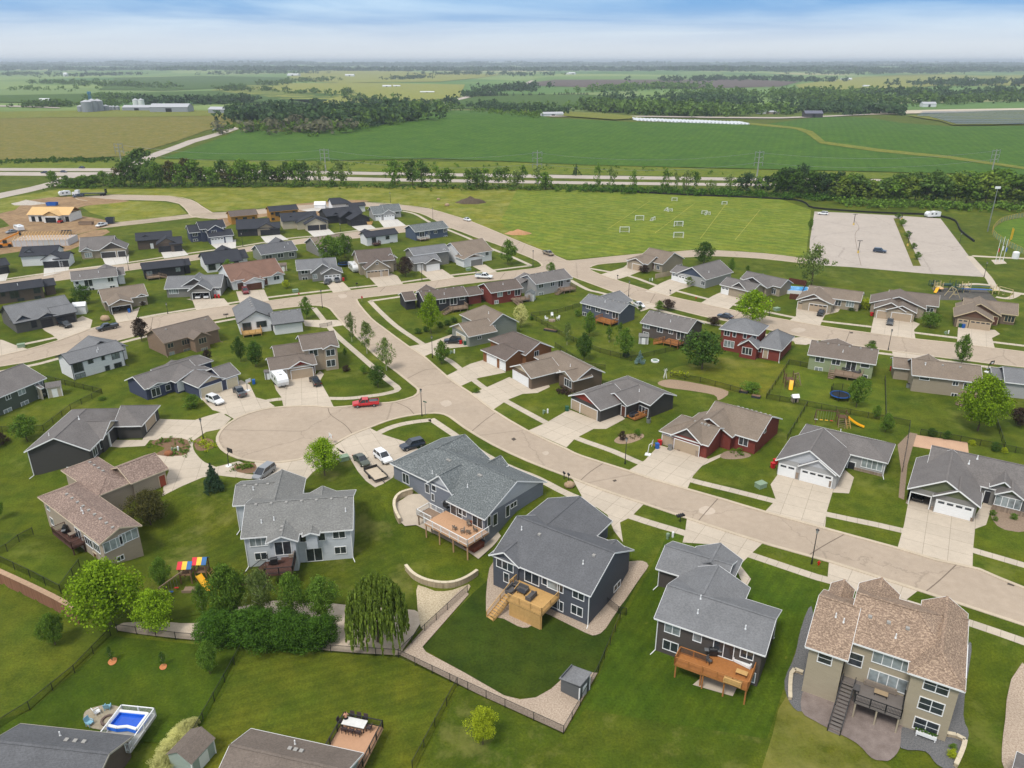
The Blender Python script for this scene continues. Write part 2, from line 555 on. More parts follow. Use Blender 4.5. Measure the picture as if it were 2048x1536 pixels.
def drape(name, pts, mat, dz=0.02, step=None, kind='structure', label=None, cat=None, thick=0.0):
  """closed outline (world points) laid on the ground as a sheet that follows it"""
  ys=[p.y for p in pts]; xs=[p.x for p in pts]
  x0,x1,y0,y1=min(xs),max(xs),min(ys),max(ys)
  if step is None:
    mid=(y0+y1)/2
    step=1.6 if y0<135 else max(8.0,mid*0.035)
  if y0<135: step=1.1
  flat=y0>150 and y1<480
  cv,ce=[],[]
  n=len(pts)
  for i in range(n):
    a,b=pts[i],pts[(i+1) % n]
    L=math.hypot(b.x-a.x,b.y-a.y)
    k=1 if flat else max(1,int(L/step))
    for q in range(k):
      cv.append(Vector((a.x+(b.x-a.x)*q/k,a.y+(b.y-a.y)*q/k)))
  m=len(cv)
  inner=[]
  if not flat:
    gx=x0+step/2
    while gx<x1:
      gy=y0+step/2
      while gy<y1:
        inner.append(Vector((gx+0.011*(gy % 3),gy))); gy+=step
      gx+=step
  res=delaunay_2d_cdt(cv+inner,[],[list(range(m))],1,1e-4)
  V,F=res[0],res[2]
  me=bpy.data.meshes.new(name)
  up=lambda z: z+dz+(0.05+2*dz)*smooth(-z/0.3) if y0<135 else z+dz
  me.from_pydata([(p.x,p.y,up(H(p.x,p.y))) for p in V],[],[tuple(q) for q in F])
  bm=bmesh.new(); bm.from_mesh(me)
  for q in bm.faces:
    if q.normal.z<0: q.normal_flip()
  bm.to_mesh(me); bm.free()
  me.polygons.foreach_set('use_smooth', [True] * len(me.polygons))
  me.materials.append(mat)
  if mat in (CONC_D,CONC_DN):
    a,b=max(zip(pts,pts[1:]+pts[:1]),key=lambda e: (e[1]-e[0]).length)
    th=math.atan2(b.y-a.y,b.x-a.x); ct,st=math.cos(th),math.sin(th)
    uv = me.uv_layers.new(name='UVMap').data
    for lp in me.loops:
      v=me.vertices[lp.vertex_index].co
      uv[lp.index].uv=((v.x-a.x)*ct+(v.y-a.y)*st,-(v.x-a.x)*st+(v.y-a.y)*ct)
  o=link(name,me)
  return tag(o,label,cat,kind=kind)
def patch(name,px,mat,dz=0.02,smooth_n=0,step=None, **kw):
  pts=[P(*p) for p in px]
  if smooth_n: pts=catmull(pts,smooth_n,True)
  return drape(name,pts,mat,dz,step, **kw)
def strip(name, px, width, mat, dz=0.03, smooth_n=3, thick=0.0, world=None, kind='structure', slab=0.0, zoff=None):
  """ribbon of given width along a line of ground points; thick > 0 gives it sides"""
  pts=world or [P(*p) for p in px]
  if smooth_n: pts=catmull(pts,smooth_n)
  L,R=[],[]
  for i,p in enumerate(pts):
    a,b=pts[max(0,i-1)],pts[min(len(pts)-1,i+1)]
    d=Vector((b.x-a.x,b.y-a.y,0))
    if d.length<1e-6: d=Vector((1,0,0))
    d.normalize()
    q=Vector((-d.y,d.x,0))*(width/2)
    L.append(p+q); R.append(p-q)
  mb=MB()
  uvs,run=[],0.0
  zz=lambda p: H(p.x,p.y)+dz+thick
  for i in range(len(pts)-1):
    a,b,c,d=R[i],R[i+1],L[i+1],L[i]
    mb.quad((a.x,a.y,zz(a)),(b.x,b.y,zz(b)),(c.x,c.y,zz(c)),(d.x,d.y,zz(d)))
    ln=(pts[i+1]-pts[i]).length
    uvs+=[(run,0.5),(run+ln,0.5),(run+ln,2.0),(run,2.0)]; run+=ln
    if thick:
      for s,e in ((a,b),(c,d)):
        mb.quad((s.x,s.y,zz(s)-thick-0.02),(e.x,e.y,zz(e)-thick-0.02),(e.x,e.y,zz(e)),(s.x,s.y,zz(s)))
  o=mb.build(name,mat,merge=mat is not CONC_S)
  if mat is CONC_S:
    uv = o.data.uv_layers.new(name='UVMap').data
    for k,q in enumerate(uvs): uv[k].uv=q
  return tag(o,kind=kind)

# ---- streets (outlines measured at the edge of the paving)
MAIN=[(662,619),(690,652),(712,672),(750,710),(795,745),(826,770),(837,781),(828,793),(790,804),(757,807),
    (670,815),(627,812),(565,814),(522,820),(477,835),(447,856),(435,875),(438,891),(452,905),(478,917),
    (512,923),(545,925),(580,922),(615,914),(665,890),(702,870),(740,855),(777,841),(815,832),(855,827),
    (880,827),(900,834),(930,856),(987,890),(1055,922),(1125,949),(1200,978),(1290,1008),(1400,1045),(1540,1090),
    (1658,1123),(1758,1155),(1875,1193),(2060,1254),(2300,1335),(2300,1245),(2060,1181),(1959,1139),(1872,1120),(1800,1098),(1540,1027),(1450,1000),
    (1310,960),(1257,942),(1162,912),(1132,898),(1055,862),(985,820),(942,787),(900,759),(850,715),(815,692),
    (765,655),(742,637),(718,609),(713,598)]
UPPER=[(-200,768),(0,733),(62,723),(110,711),(232,682),(330,658),(435,638),(537,620),(620,611),(650,613),(662,619),
    (713,598),(740,594),(800,587),(900,572),(1000,560),(1090,552),(1140,552),(1146,554),(1222,582),(1275,602),(1340,616),(1412,634),(1500,651),
    (1600,673),(1754,698),(1979,727),(2060,736),(2300,768),(2300,738),(2048,704),(1992,697),(1913,687),(1830,678),(1745,667),(1640,652),
    (1457,619),(1400,606),(1335,592),(1262,570),(1200,549),(1182,541),(1180,535),(1195,529),(1250,524),(1330,517),(1382,514),(1427,512),
    (1520,517),(1592,525),(1625,528),(1625,517),(1592,515),(1525,507),(1427,501),(1387,501),(1350,504),(1295,507),(1250,511),(1200,516),(1150,521),
    (1132,521),(1107,510),(1055,490),(1000,467),(942,443),(905,431),(855,417),(802,410),(730,405),(600,411),(470,424),
    (425,426),(402,412),(382,400),(337,392),(250,390),(217,390),(150,396),(175,402),(260,400),(332,402),(360,408),(377,425),(385,433),(430,438),(480,432),(600,420),(730,413),
    (802,419),(842,427),(866,438),(880,447),(812,452),(717,463),(627,475),(530,488),(470,498),(377,511),(257,528),(140,541),(25,560),(-150,590),(-150,606),
    (0,576),(120,561),(287,537),(400,519),(500,503),(600,488),(717,476),(797,466),(880,456),(905,457),(950,474),(992,488),(1040,507),(1075,522),(1084,532),
    (1062,538),(970,548),(900,557),(855,564),(755,575),(665,586),(605,593),(537,602),(462,611),(390,621),(250,643),(180,658),(115,682),(0,712),(-200,745)]
patch('street', MAIN, ASPH, 0.012,0, label='')
patch('street', UPPER, ASPH, 0.008,0)
def kerb(px, name='kerb'):
  return strip(name,px,0.55,KERB,0.0,2,thick=0.10)
k=MAIN
kerb(k[0:35]+k[35:45])
kerb(k[45:])
u=UPPER
kerb(u[0:11]); kerb(u[11:15]); kerb(u[17:30]); kerb(u[30:42]); kerb(u[42:51])
kerb(u[52:60]+u[60:72]); kerb(u[72:80]); kerb(u[80:87]); kerb(u[87:98])
kerb(u[99:108]); kerb(u[108:])
SEAL = ground_mat('crack_seal', srgb(112,100,88), srgb(124,111,98),1.5,9)
for px in [[(1160,962),(1180,944),(1206,927)],[(1394,1045),(1412,1024),(1436,997)],[(942,864),(968,842),(990,826)],[(1618,1110),(1650,1090),(1690,1068)],[(1848,1186),(1880,1160),(1912,1130)],[(656,816),(662,830),(690,850),(705,868)],[(815,757),(850,740),(880,738)],[(792,805),(815,815),(828,828)],
     [(1240,590),(1262,577)],[(1460,643),(1480,625)],[(1690,688),(1700,662)],[(1300,606),(1310,588)],[(300,664),(306,634)],[(760,584),(770,574)],[(1000,558),(1010,546)],[(1020,502),(1040,484)],[(1708,440),(1718,455),(1710,470),(1716,505),(1722,530)]]:
  strip('crack_seal', px, 0.16, SEAL, 0.022,4)
PALE = ground_mat('road_repair', srgb(176,162,146), srgb(186,172,156),1.5,9)
for px in [[(1398,1018),(1412,1012),(1428,1018),(1430,1026),(1414,1030),(1400,1026)],[(1084,906),(1092,902),(1098,906),(1092,911)],[(676,590),(690,588),(694,594),(682,597)],[(1580,660),(1600,655),(1612,660),(1596,666)],[(880,805),(896,800),(904,808),(890,814)]]:
  patch('road_repair', px, PALE, 0.018,2)
IRON = ground_mat('cast_iron', srgb(74,66,60), srgb(88,80,72),3,9)
for px in [[(1022,878),(1028,875),(1033,879),(1027,882)],[(1225,961),(1231,959),(1234,962),(1228,964)],[(2016,1165),(2030,1169),(2028,1173),(2014,1169)],[(1980,1225),(1994,1229),(1992,1233),(1978,1229)],[(1700,664),(1706,664),(1706,667),(1700,667)]]:
  patch('drain_grate', px, IRON, 0.026)
# ---- footpaths
def walk(px, w=1.5): return strip('sidewalk', px, w, CONC_S, 0.018,3)
walk([(740,602),(757,620),(792,652),(842,686),(875,710),(900,722),(925,742),(970,777),(1012,802),(1095,847),(1150,875),(1225,902),
   (1285,928),(1373,958),(1461,980),(1552,1003),(1651,1028),(1808,1062),(1985,1112),(2100,1146)])
walk([(628,616),(655,650),(675,672),(715,707),(747,735),(775,760),(796,778),(772,787),(740,792),(690,797),(615,796),(552,799),(515,807),(457,823),
   (425,835),(400,853),(384,872),(377,893),(385,912),(405,930),(437,944),(475,950),(515,954),(570,948),(640,932),(672,916),(695,902),(755,867),(790,852),(827,844),(862,840)])
walk([(862,838),(905,867),(970,910),(1025,937),(1075,957),(1140,990),(1210,1015),(1295,1044),(1375,1068),(1495,1108),(1620,1150),(1658,1161),(1800,1202),(1937,1245),(2100,1302)])
walk([(-60,716),(32,692),(107,676),(190,656),(277,636),(390,617),(462,606),(535,595),(662,580),(747,571),(800,565),(855,557),(905,550),(960,544),(990,540),(1062,531)])
walk([(-60,755),(67,730),(110,719),(240,686),(330,664),(435,644),(540,626),(628,616)])
walk([(740,602),(790,595),(880,582)])
walk([(805,422),(830,428),(855,442),(870,450),(902,462),(950,482),(982,497),(1020,512),(1062,531)])
walk([(1180,537),(1255,551),(1310,570),(1350,581),(1412,597),(1470,610),(1536,624),(1590,635),(1650,643),(1745,654),(1827,665),(1916,676),(1985,684),(2100,698)])
walk([(1140,560),(1175,579),(1207,587),(1300,615),(1400,642),(1500,663),(1615,686),(1757,706),(1860,718),(1990,736),(2100,750)])
walk([(-60,570),(20,557),(137,540),(257,525),(375,507),(472,494),(575,477),(627,472),(715,461),(772,455),(830,450)])
# ---- park road,car park,paths
PARK=[(1629,423),(1700,426),(1790,431),(1881,437),(1925,495),(1968,554),(1850,547),(1700,534),(1617,529),(1620,480)]
LOT = ground_mat('car_park_surface', srgb(166,156,146), srgb(176,166,156),0.6,7, crack=0.03, stain=0.08)
patch('car_park', PARK, LOT, 0.016)
patch('grass_island', [(1787,437),(1799,437),(1842,532),(1826,532)], grass_mat('island_grass', srgb(84,98,38), srgb(96,108,48)),0.03)
strip('footpath', [(1945,512),(2060,518)],2.4, CONC, 0.02)
strip('footpath', [(1938,512),(1975,553),(1990,575),(2015,583),(2060,590)],2.2, CONC, 0.024,4)
strip('footpath', [(1918,571),(1950,568),(1985,571)],1.8, CONC, 0.028,4)
strip('footpath', [(1992,594),(2015,597),(2030,592),(2038,586)],1.8, CONC, 0.03,4)
# ---- construction dirt and gravel roads in the new part
patch('bare_soil', [(60,400),(140,393),(215,398),(260,402),(210,408),(170,412),(152,420),(165,432),(230,446),(150,470),(60,500),(-60,510),(-60,470),(20,452),(-10,430),(30,420)], DIRT, 0.012,2)
patch('bare_soil', [(130,480),(190,460),(220,464),(140,500),(100,505)], DIRT, 0.016,2)
patch('bare_soil', [(432,432),(455,428),(600,415),(690,408),(700,420),(640,440),(600,432),(540,432),(470,445),(448,455)], DIRT, 0.006,2)
patch('bare_soil', [(590,408),(700,400),(740,402),(700,406),(600,412)], DIRT, 0.006,2)
strip('gravel_road', [(-40,470),(60,466),(150,458),(250,447),(330,438),(400,430),(455,428)],10, ground_mat('gravel_track', srgb(152,138,120), srgb(172,158,138),0.4,5, stain=0.2),0.01)
# ---- driveways
def drive(px, new=False): return patch('driveway', px, CONC_DN if new else CONC_D, 0.022)
for px in [
  [(1557,947),(1541,969),(1552,1000),(1530,1023),(1650,1056),(1653,1025),(1665,985),(1698,987),(1708,955),(1690,940),(1669,972)],
  [(1318,890),(1312,897),(1289,921),(1257,941),(1374,979),(1386,952),(1404,932),(1440,915),(1450,905),(1417,918)],
  [(1138,819),(1126,826),(1095,844),(1057,861),(1133,895),(1150,877),(1160,872),(1187,858),(1212,858),(1250,838),(1240,828),(1201,844)],
  [(1019,754),(977,773),(944,787),(987,819),(1015,800),(1045,788),(1075,786),(1100,774),(1095,765),(1060,777)],
  [(973,718),(940,728),(918,739),(892,752),(922,772),(957,756),(1012,745)],
  [(905,668),(856,686),(817,693),(848,713),(880,699),(945,692),(938,676)],
  [(1816,1007),(1808,1050),(1795,1096),(1945,1136),(1946,1100),(1950,1058),(1972,1050),(1985,1010),(1970,1000),(1943,1043)],
  [(1253,530),(1247,535),(1201,549),(1232,560),(1260,551),(1285,541),(1280,537)],
  [(1341,558),(1322,566),(1290,583),(1337,592),(1358,580),(1390,570),(1375,566)],
  [(1440,585),(1425,592),(1401,606),(1457,619),(1470,607),(1490,594)],
  [(1593,616),(1592,632),(1580,640),(1640,652),(1645,640),(1650,630),(1676,624),(1682,615),(1660,615)],
  [(1748,633),(1744,650),(1741,666),(1831,678),(1828,660),(1840,648),(1827,643)],
  [(1916,654),(1914,687),(1990,698),(1984,676),(2000,668),(1990,660)],
  [(1262,606),(1296,603),(1315,612),(1282,623)],[(1783,700),(1868,711),(1868,722),(1850,725),(1788,716)],[(1585,676),(1610,673),(1640,680),(1612,690),(1590,688)],
  [(1144,956),(1290,1006),(1262,1034),(1240,1045),(1246,1085),(1228,1062),(1215,1030),(1165,995)],
  [(1374,1035),(1528,1084),(1500,1110),(1480,1130),(1502,1158),(1490,1180),(1470,1130),(1440,1090),(1365,1085),(1370,1066)],
  [(1658,1122),(1838,1180),(1812,1200),(1700,1180),(1690,1165),(1655,1158)],
  [(668,892),(702,871),(740,856),(762,868),(800,880),(830,890),(840,905),(795,930),(786,955),(766,968),(750,975),(732,962),(715,942),(697,912),(682,905)],
  [(510,924),(575,923),(622,913),(650,899),(668,893),(690,905),(660,920),(625,945),(612,960),(560,965),(515,988),(508,972),(516,955),(505,940)],
  [(298,912),(375,905),(393,918),(432,934),(478,922),(508,938),(470,955),(430,950),(405,955),(365,972),(325,992),(328,965),(338,942),(320,925)],
  [(318,838),(345,839),(390,840),(415,832),(440,825),(463,837),(442,858),(412,864),(382,885),(372,885),(300,880),(290,892),(240,895),(215,893),(220,880),(285,880),(290,868)],
  [(402,797),(425,820),(450,827),(468,838),(508,823),(522,819),(550,813),(532,800),(512,795),(500,770),(482,760),(455,772)],
  [(545,758),(552,780),(563,795),(567,813),(627,811),(668,815),(657,792),(640,762),(648,748),(640,742),(632,750)],
  [(605,640),(650,640),(676,640),(690,650),(650,656),(610,652)],
  [(85,657),(150,640),(165,632),(185,640),(181,656),(117,681),(105,670),(90,662)],[(-60,700),(-60,672),(5,680),(30,690),(58,699),(0,713),(-60,728)],
  [(225,627),(262,622),(280,614),(277,622),(272,638),(233,645)],[(372,598),(385,601),(392,620),(460,611),(448,597)],[(472,583),(528,579),(538,601),(480,608)],
  [(636,565),(652,567),(666,585),(702,580),(686,564)],[(736,553),(756,574),(806,568),(795,552),(783,547)],[(836,541),(863,562),(911,556),(884,538)],[(944,532),(972,547),(994,544),(970,529)]]:
  drive(px)
for px in [[(88,534),(87,553),(137,541),(140,526)],[(-30,546),(18,544),(12,561),(-40,569)],[(204,515),(212,532),(257,526),(258,509)],[(320,501),(328,517),(377,510),(366,498)],[(418,486),(437,501),(472,496),(472,479)],
     [(521,473),(532,486),(577,479),(561,469)],[(612,460),(628,474),(670,468),(654,455)],[(699,450),(718,462),(752,457),(738,447)],[(757,441),(768,455),(812,451),(794,438)],[(600,420),(640,414),(665,412),(670,418),(620,424)]]:
  drive(px,True)
# ---- terraces,rock beds,sand
F5=lambda pts: [(1536+x/3.691,1120+y/3.691) for x,y in pts]
STAMP = ground_mat('stamped_concrete', srgb(118,106,100), srgb(140,128,122),1.0,8, stain=0.2)
patch('patio', F5([(290,940),(245,1120),(350,1200),(460,1260),(650,1360),(760,1470),(840,1490),(900,1485),(970,1400),(985,1250),(1040,1100),(600,880)]), STAMP, 0.05,3)
patch('rock_bed', F5([(320,340),(240,520),(200,700),(120,900),(160,1060),(250,1125),(330,960),(330,700)]), GRAVEL_G, 0.04,3)
patch('rock_bed', F5([(975,1240),(980,1395),(1160,1420),(1250,1520),(1380,1540),(1480,1300),(1440,1150),(1500,680),(1470,630),(1380,900),(1200,1250)]), GRAVEL_G, 0.035,3)
patch('patio', [(791,1008),(797,1042),(810,1054),(832,1052),(880,1075),(940,1108),(957,1120),(1002,1074),(985,1050),(900,1010),(845,990),(820,990)], CONC, 0.05)
patch('patio', [(1385,1372),(1405,1355),(1475,1375),(1465,1395)], CONC, 0.05)
patch('rock_bed', [(975,1160),(972,1222),(980,1234),(1007,1239),(1035,1254),(1055,1257),(1072,1246),(1085,1230),(1100,1232),(1170,1267),(1192,1272),(1212,1258),(1240,1215),(1282,1155),(1297,1132),(1285,1122),(1255,1125),(1180,1120),(1050,1090),(990,1120)], GRAVEL, 0.035,2)
patch('rock_bed', [(922,1178),(800,1312),(960,1392),(1127,1468),(1195,1348),(1172,1346),(1150,1358),(1122,1362),(1102,1380),(1072,1397),(1040,1401),(1008,1393),(930,1348),(852,1306),(845,1296),(938,1190)], GRAVEL, 0.045,0)
patch('rock_bed', [(836,1172),(870,1184),(905,1182),(938,1170),(935,1186),(890,1230),(850,1265),(838,1238),(834,1200)], ground_mat('pale_rock', srgb(150,134,106), srgb(206,192,166),4.5,10, stain=0.25),0.04,2)
patch('sand_patch', [(548,1203),(605,1205),(660,1208),(700,1212),(810,1220),(835,1225),(842,1246),(805,1302),(795,1312),(660,1303),(575,1294),(470,1288),(352,1278),(237,1263),(240,1250),(262,1246),(330,1245),(390,1248),(425,1225),(480,1215)], SAND, 0.03,2)
patch('sports_pad', [(1833,870),(1935,885),(1938,912),(1826,893)], ground_mat('orange_court', srgb(182,148,122), srgb(192,158,132),0.5,6),0.03)
patch('flower_bed', [(1315,766),(1340,759),(1400,768),(1457,783),(1437,801),(1428,790),(1377,781),(1333,775)], ground_mat('bed_mulch', srgb(138,118,98), srgb(160,138,116),3,10),0.03,3)
patch('flower_bed', [(1228,882),(1240,872),(1262,868),(1285,868),(1286,876),(1262,886),(1240,888)], ground_mat('bed_mulch', srgb(138,118,98), srgb(160,138,116),3,10),0.03,3)
patch('flower_bed', [(300,886),(330,876),(375,880),(374,908),(335,912),(312,908),(330,896)], MULCH, 0.026,3)
patch('flower_bed', [(390,882),(402,876),(425,880),(426,896),(400,902),(390,895)], MULCH, 0.026,3)
patch('flower_bed', [(470,930),(500,926),(512,930),(510,946),(475,944)], MULCH, 0.026,3)
patch('rock_bed', [(1795,890),(1820,865),(1835,868),(1825,895),(1815,930),(1808,1000),(1797,995),(1802,940)], ground_mat('tan_rock', srgb(126,108,92), srgb(150,132,114),4,10),0.028,0)
patch('rock_bed', [(1440,912),(1455,902),(1490,905),(1502,912),(1480,918),(1450,918)], ground_mat('tan_rock', srgb(126,108,92), srgb(150,132,114),4,10),0.028,3)
patch('rock_bed', [(1985,1010),(2060,1028),(2060,1062),(2010,1060),(1985,1040)], ground_mat('tan_rock', srgb(126,108,92), srgb(150,132,114),4,10),0.028,2)
patch('rock_bed', [(2022,1360),(2060,1340),(2060,1560),(2010,1545),(2003,1500),(2010,1440)], GRAVEL, 0.035,2)
patch('rubber_surface', [(1862,575),(1970,577),(1995,602),(1880,600)], ground_mat('rubber_mulch', srgb(78,76,72), srgb(96,92,86),1,6),0.03)
patch('flagpole_pad', [(1982,520),(2005,519),(2014,527),(1990,529)], CONC, 0.03)
patch('outfield', [(1985,470),(1990,455),(2010,442),(2060,432),(2200,420),(2200,560),(2060,515),(2010,490)], grass_mat('outfield_grass', srgb(72,108,40), srgb(84,120,46)),0.012)
patch('patio', [(168,1432),(180,1420),(215,1412),(245,1420),(235,1445),(215,1462),(175,1455)], ground_mat('paver_stone', srgb(140,130,112), srgb(164,154,134),3.5,8),0.05,3)
# ---- lawns that differ from their neighbours
def lawn(px,a,b,dz=0.006,n=0, **kw):
  lawn.k+=1
  return patch('lawn', px, grass_mat('lawn_%d' % lawn.k, srgb(*a), srgb(*b), **kw), dz, n)
lawn.k=0
lawn([(945,1188),(975,1162),(1000,1120),(1180,1180),(1262,1120),(1290,1140),(1235,1232),(1196,1345),(1175,1346),(1120,1364),(1070,1398),(1010,1394),(845,1297)],(44,66,22),(58,80,28),0.012)
lawn([(1540,1600),(1545,1470),(1575,1390),(1640,1440),(1760,1520),(1830,1600)],(70,92,30),(92,102,40),0.014,2,dry=0.8,drycol=srgb(124,120,64))
lawn([(-120,1140),(0,1162),(60,1186),(160,1232),(222,1270),(60,1420),(-120,1500)],(72,92,32),(84,104,38),0.012)
lawn([(230,1274),(480,1298),(440,1380),(385,1490),(200,1480),(-100,1470),(60,1424)],(56,80,22),(66,92,28),0.013)
lawn([(490,1300),(660,1306),(795,1316),(912,1372),(820,1560),(380,1560),(400,1480)],(70,90,28),(84,100,36),0.012,stripe=(70,1.4,0.06))
lawn([(918,1375),(1127,1470),(1170,1420),(1540,1480),(1540,1600),(815,1600)],(60,84,24),(74,94,32),0.013,dry=0.3)
lawn([(1130,1470),(1198,1350),(1240,1240),(1300,1140),(1340,1060),(1300,1046),(1500,1110),(1640,1155),(1640,1230),(1590,1300),(1560,1400),(1530,1490)],(58,84,22),(68,96,28),0.011,stripe=(35,1.2,0.05))
lawn([(480,960),(630,945),(700,915),(720,960),(760,985),(800,1100),(820,1150),(835,1225),(700,1210),(550,1200),(420,1225),(330,1243),(300,1180),(330,1000),(400,965)],(64,86,26),(76,94,32),0.010,dry=0.35,stripe=(48,1.3,0.05))
lawn([(1560,790),(1580,725),(1640,745),(1770,770),(1770,830),(1620,812)],(76,100,34),(88,110,40),0.008)
lawn([(1440,715),(1575,730),(1530,795),(1460,783),(1400,765),(1320,755),(1350,735)],(88,104,36),(96,110,42),0.009,dry=0.3)
# ================================================================== houses
STONE = ground_mat('field_stone', srgb(120,104,90), srgb(160,144,128),3.0,8)
BRICKISH = plain('tan_block', srgb(168,152,132),0.9, var=0.12, scale=3)
_mesh_cache={}
def cached(key,fn):
  if key not in _mesh_cache: _mesh_cache[key]=fn()
  return _mesh_cache[key]
def window_meshes(w,h,n,trim,split=False):
  def frame():
    mb=MB(); t=0.09
    mb.box(-w/2-t,w/2+t,-0.07,0.0,h/2,h/2+t)
    mb.box(-w/2-t,w/2+t,-0.09,0.0,-h/2-t,-h/2)
    mb.box(-w/2-t,-w/2,-0.07,0.0,-h/2,h/2)
    mb.box(w/2,w/2+t,-0.07,0.0,-h/2,h/2)
    for i in range(1,n):
      x=-w/2+w*i/n
      mb.box(x-0.045,x+0.045,-0.06,0.0,-h/2,h/2)
    if split:
      mb.box(-w/2,w/2,-0.05,0.0,-0.03,0.03)
    return mb.mesh('window', trim)
  return cached(('wf', round(w, 2), round(h, 2), n, trim.name, split), frame)
def pane_mesh(w,h,mat):
  return cached(('pn', round(w, 2), round(h, 2), mat.name), lambda: MB().box(-w / 2, w / 2,-0.035,-0.005,-h / 2, h / 2).mesh('pane', mat))
def garage_mesh(w,h,mat):
  def mk():
    mb=MB()
    mb.box(-w/2,w/2,-0.02,0.0,-h/2,h/2)
    for r in range(4):
      z0=-h/2+r*h/4+0.03; z1=z0+h/4-0.05
      k=max(2,round(w/0.65))
      for c in range(k):
        x0=-w/2+c*w/k+0.05; x1=x0+w/k-0.10
        mb.box(x0,x1,-0.045,-0.02,z0+0.02,z1)
    return mb.mesh('garage_door', mat)
  return cached(('gd', round(w, 2), round(h, 2), mat.name), mk)
def garage_frame(w,h,trim):
  def mk():
    mb=MB(); t=0.13
    mb.box(-w/2-t,-w/2,-0.08,0,-h/2,h/2+t)
    mb.box(w/2,w/2+t,-0.08,0,-h/2,h/2+t)
    mb.box(-w/2,w/2,-0.08,0,h/2,h/2+t)
    return mb.mesh('door_surround', trim)
  return cached(('gf', round(w, 2), round(h, 2), trim.name), mk)

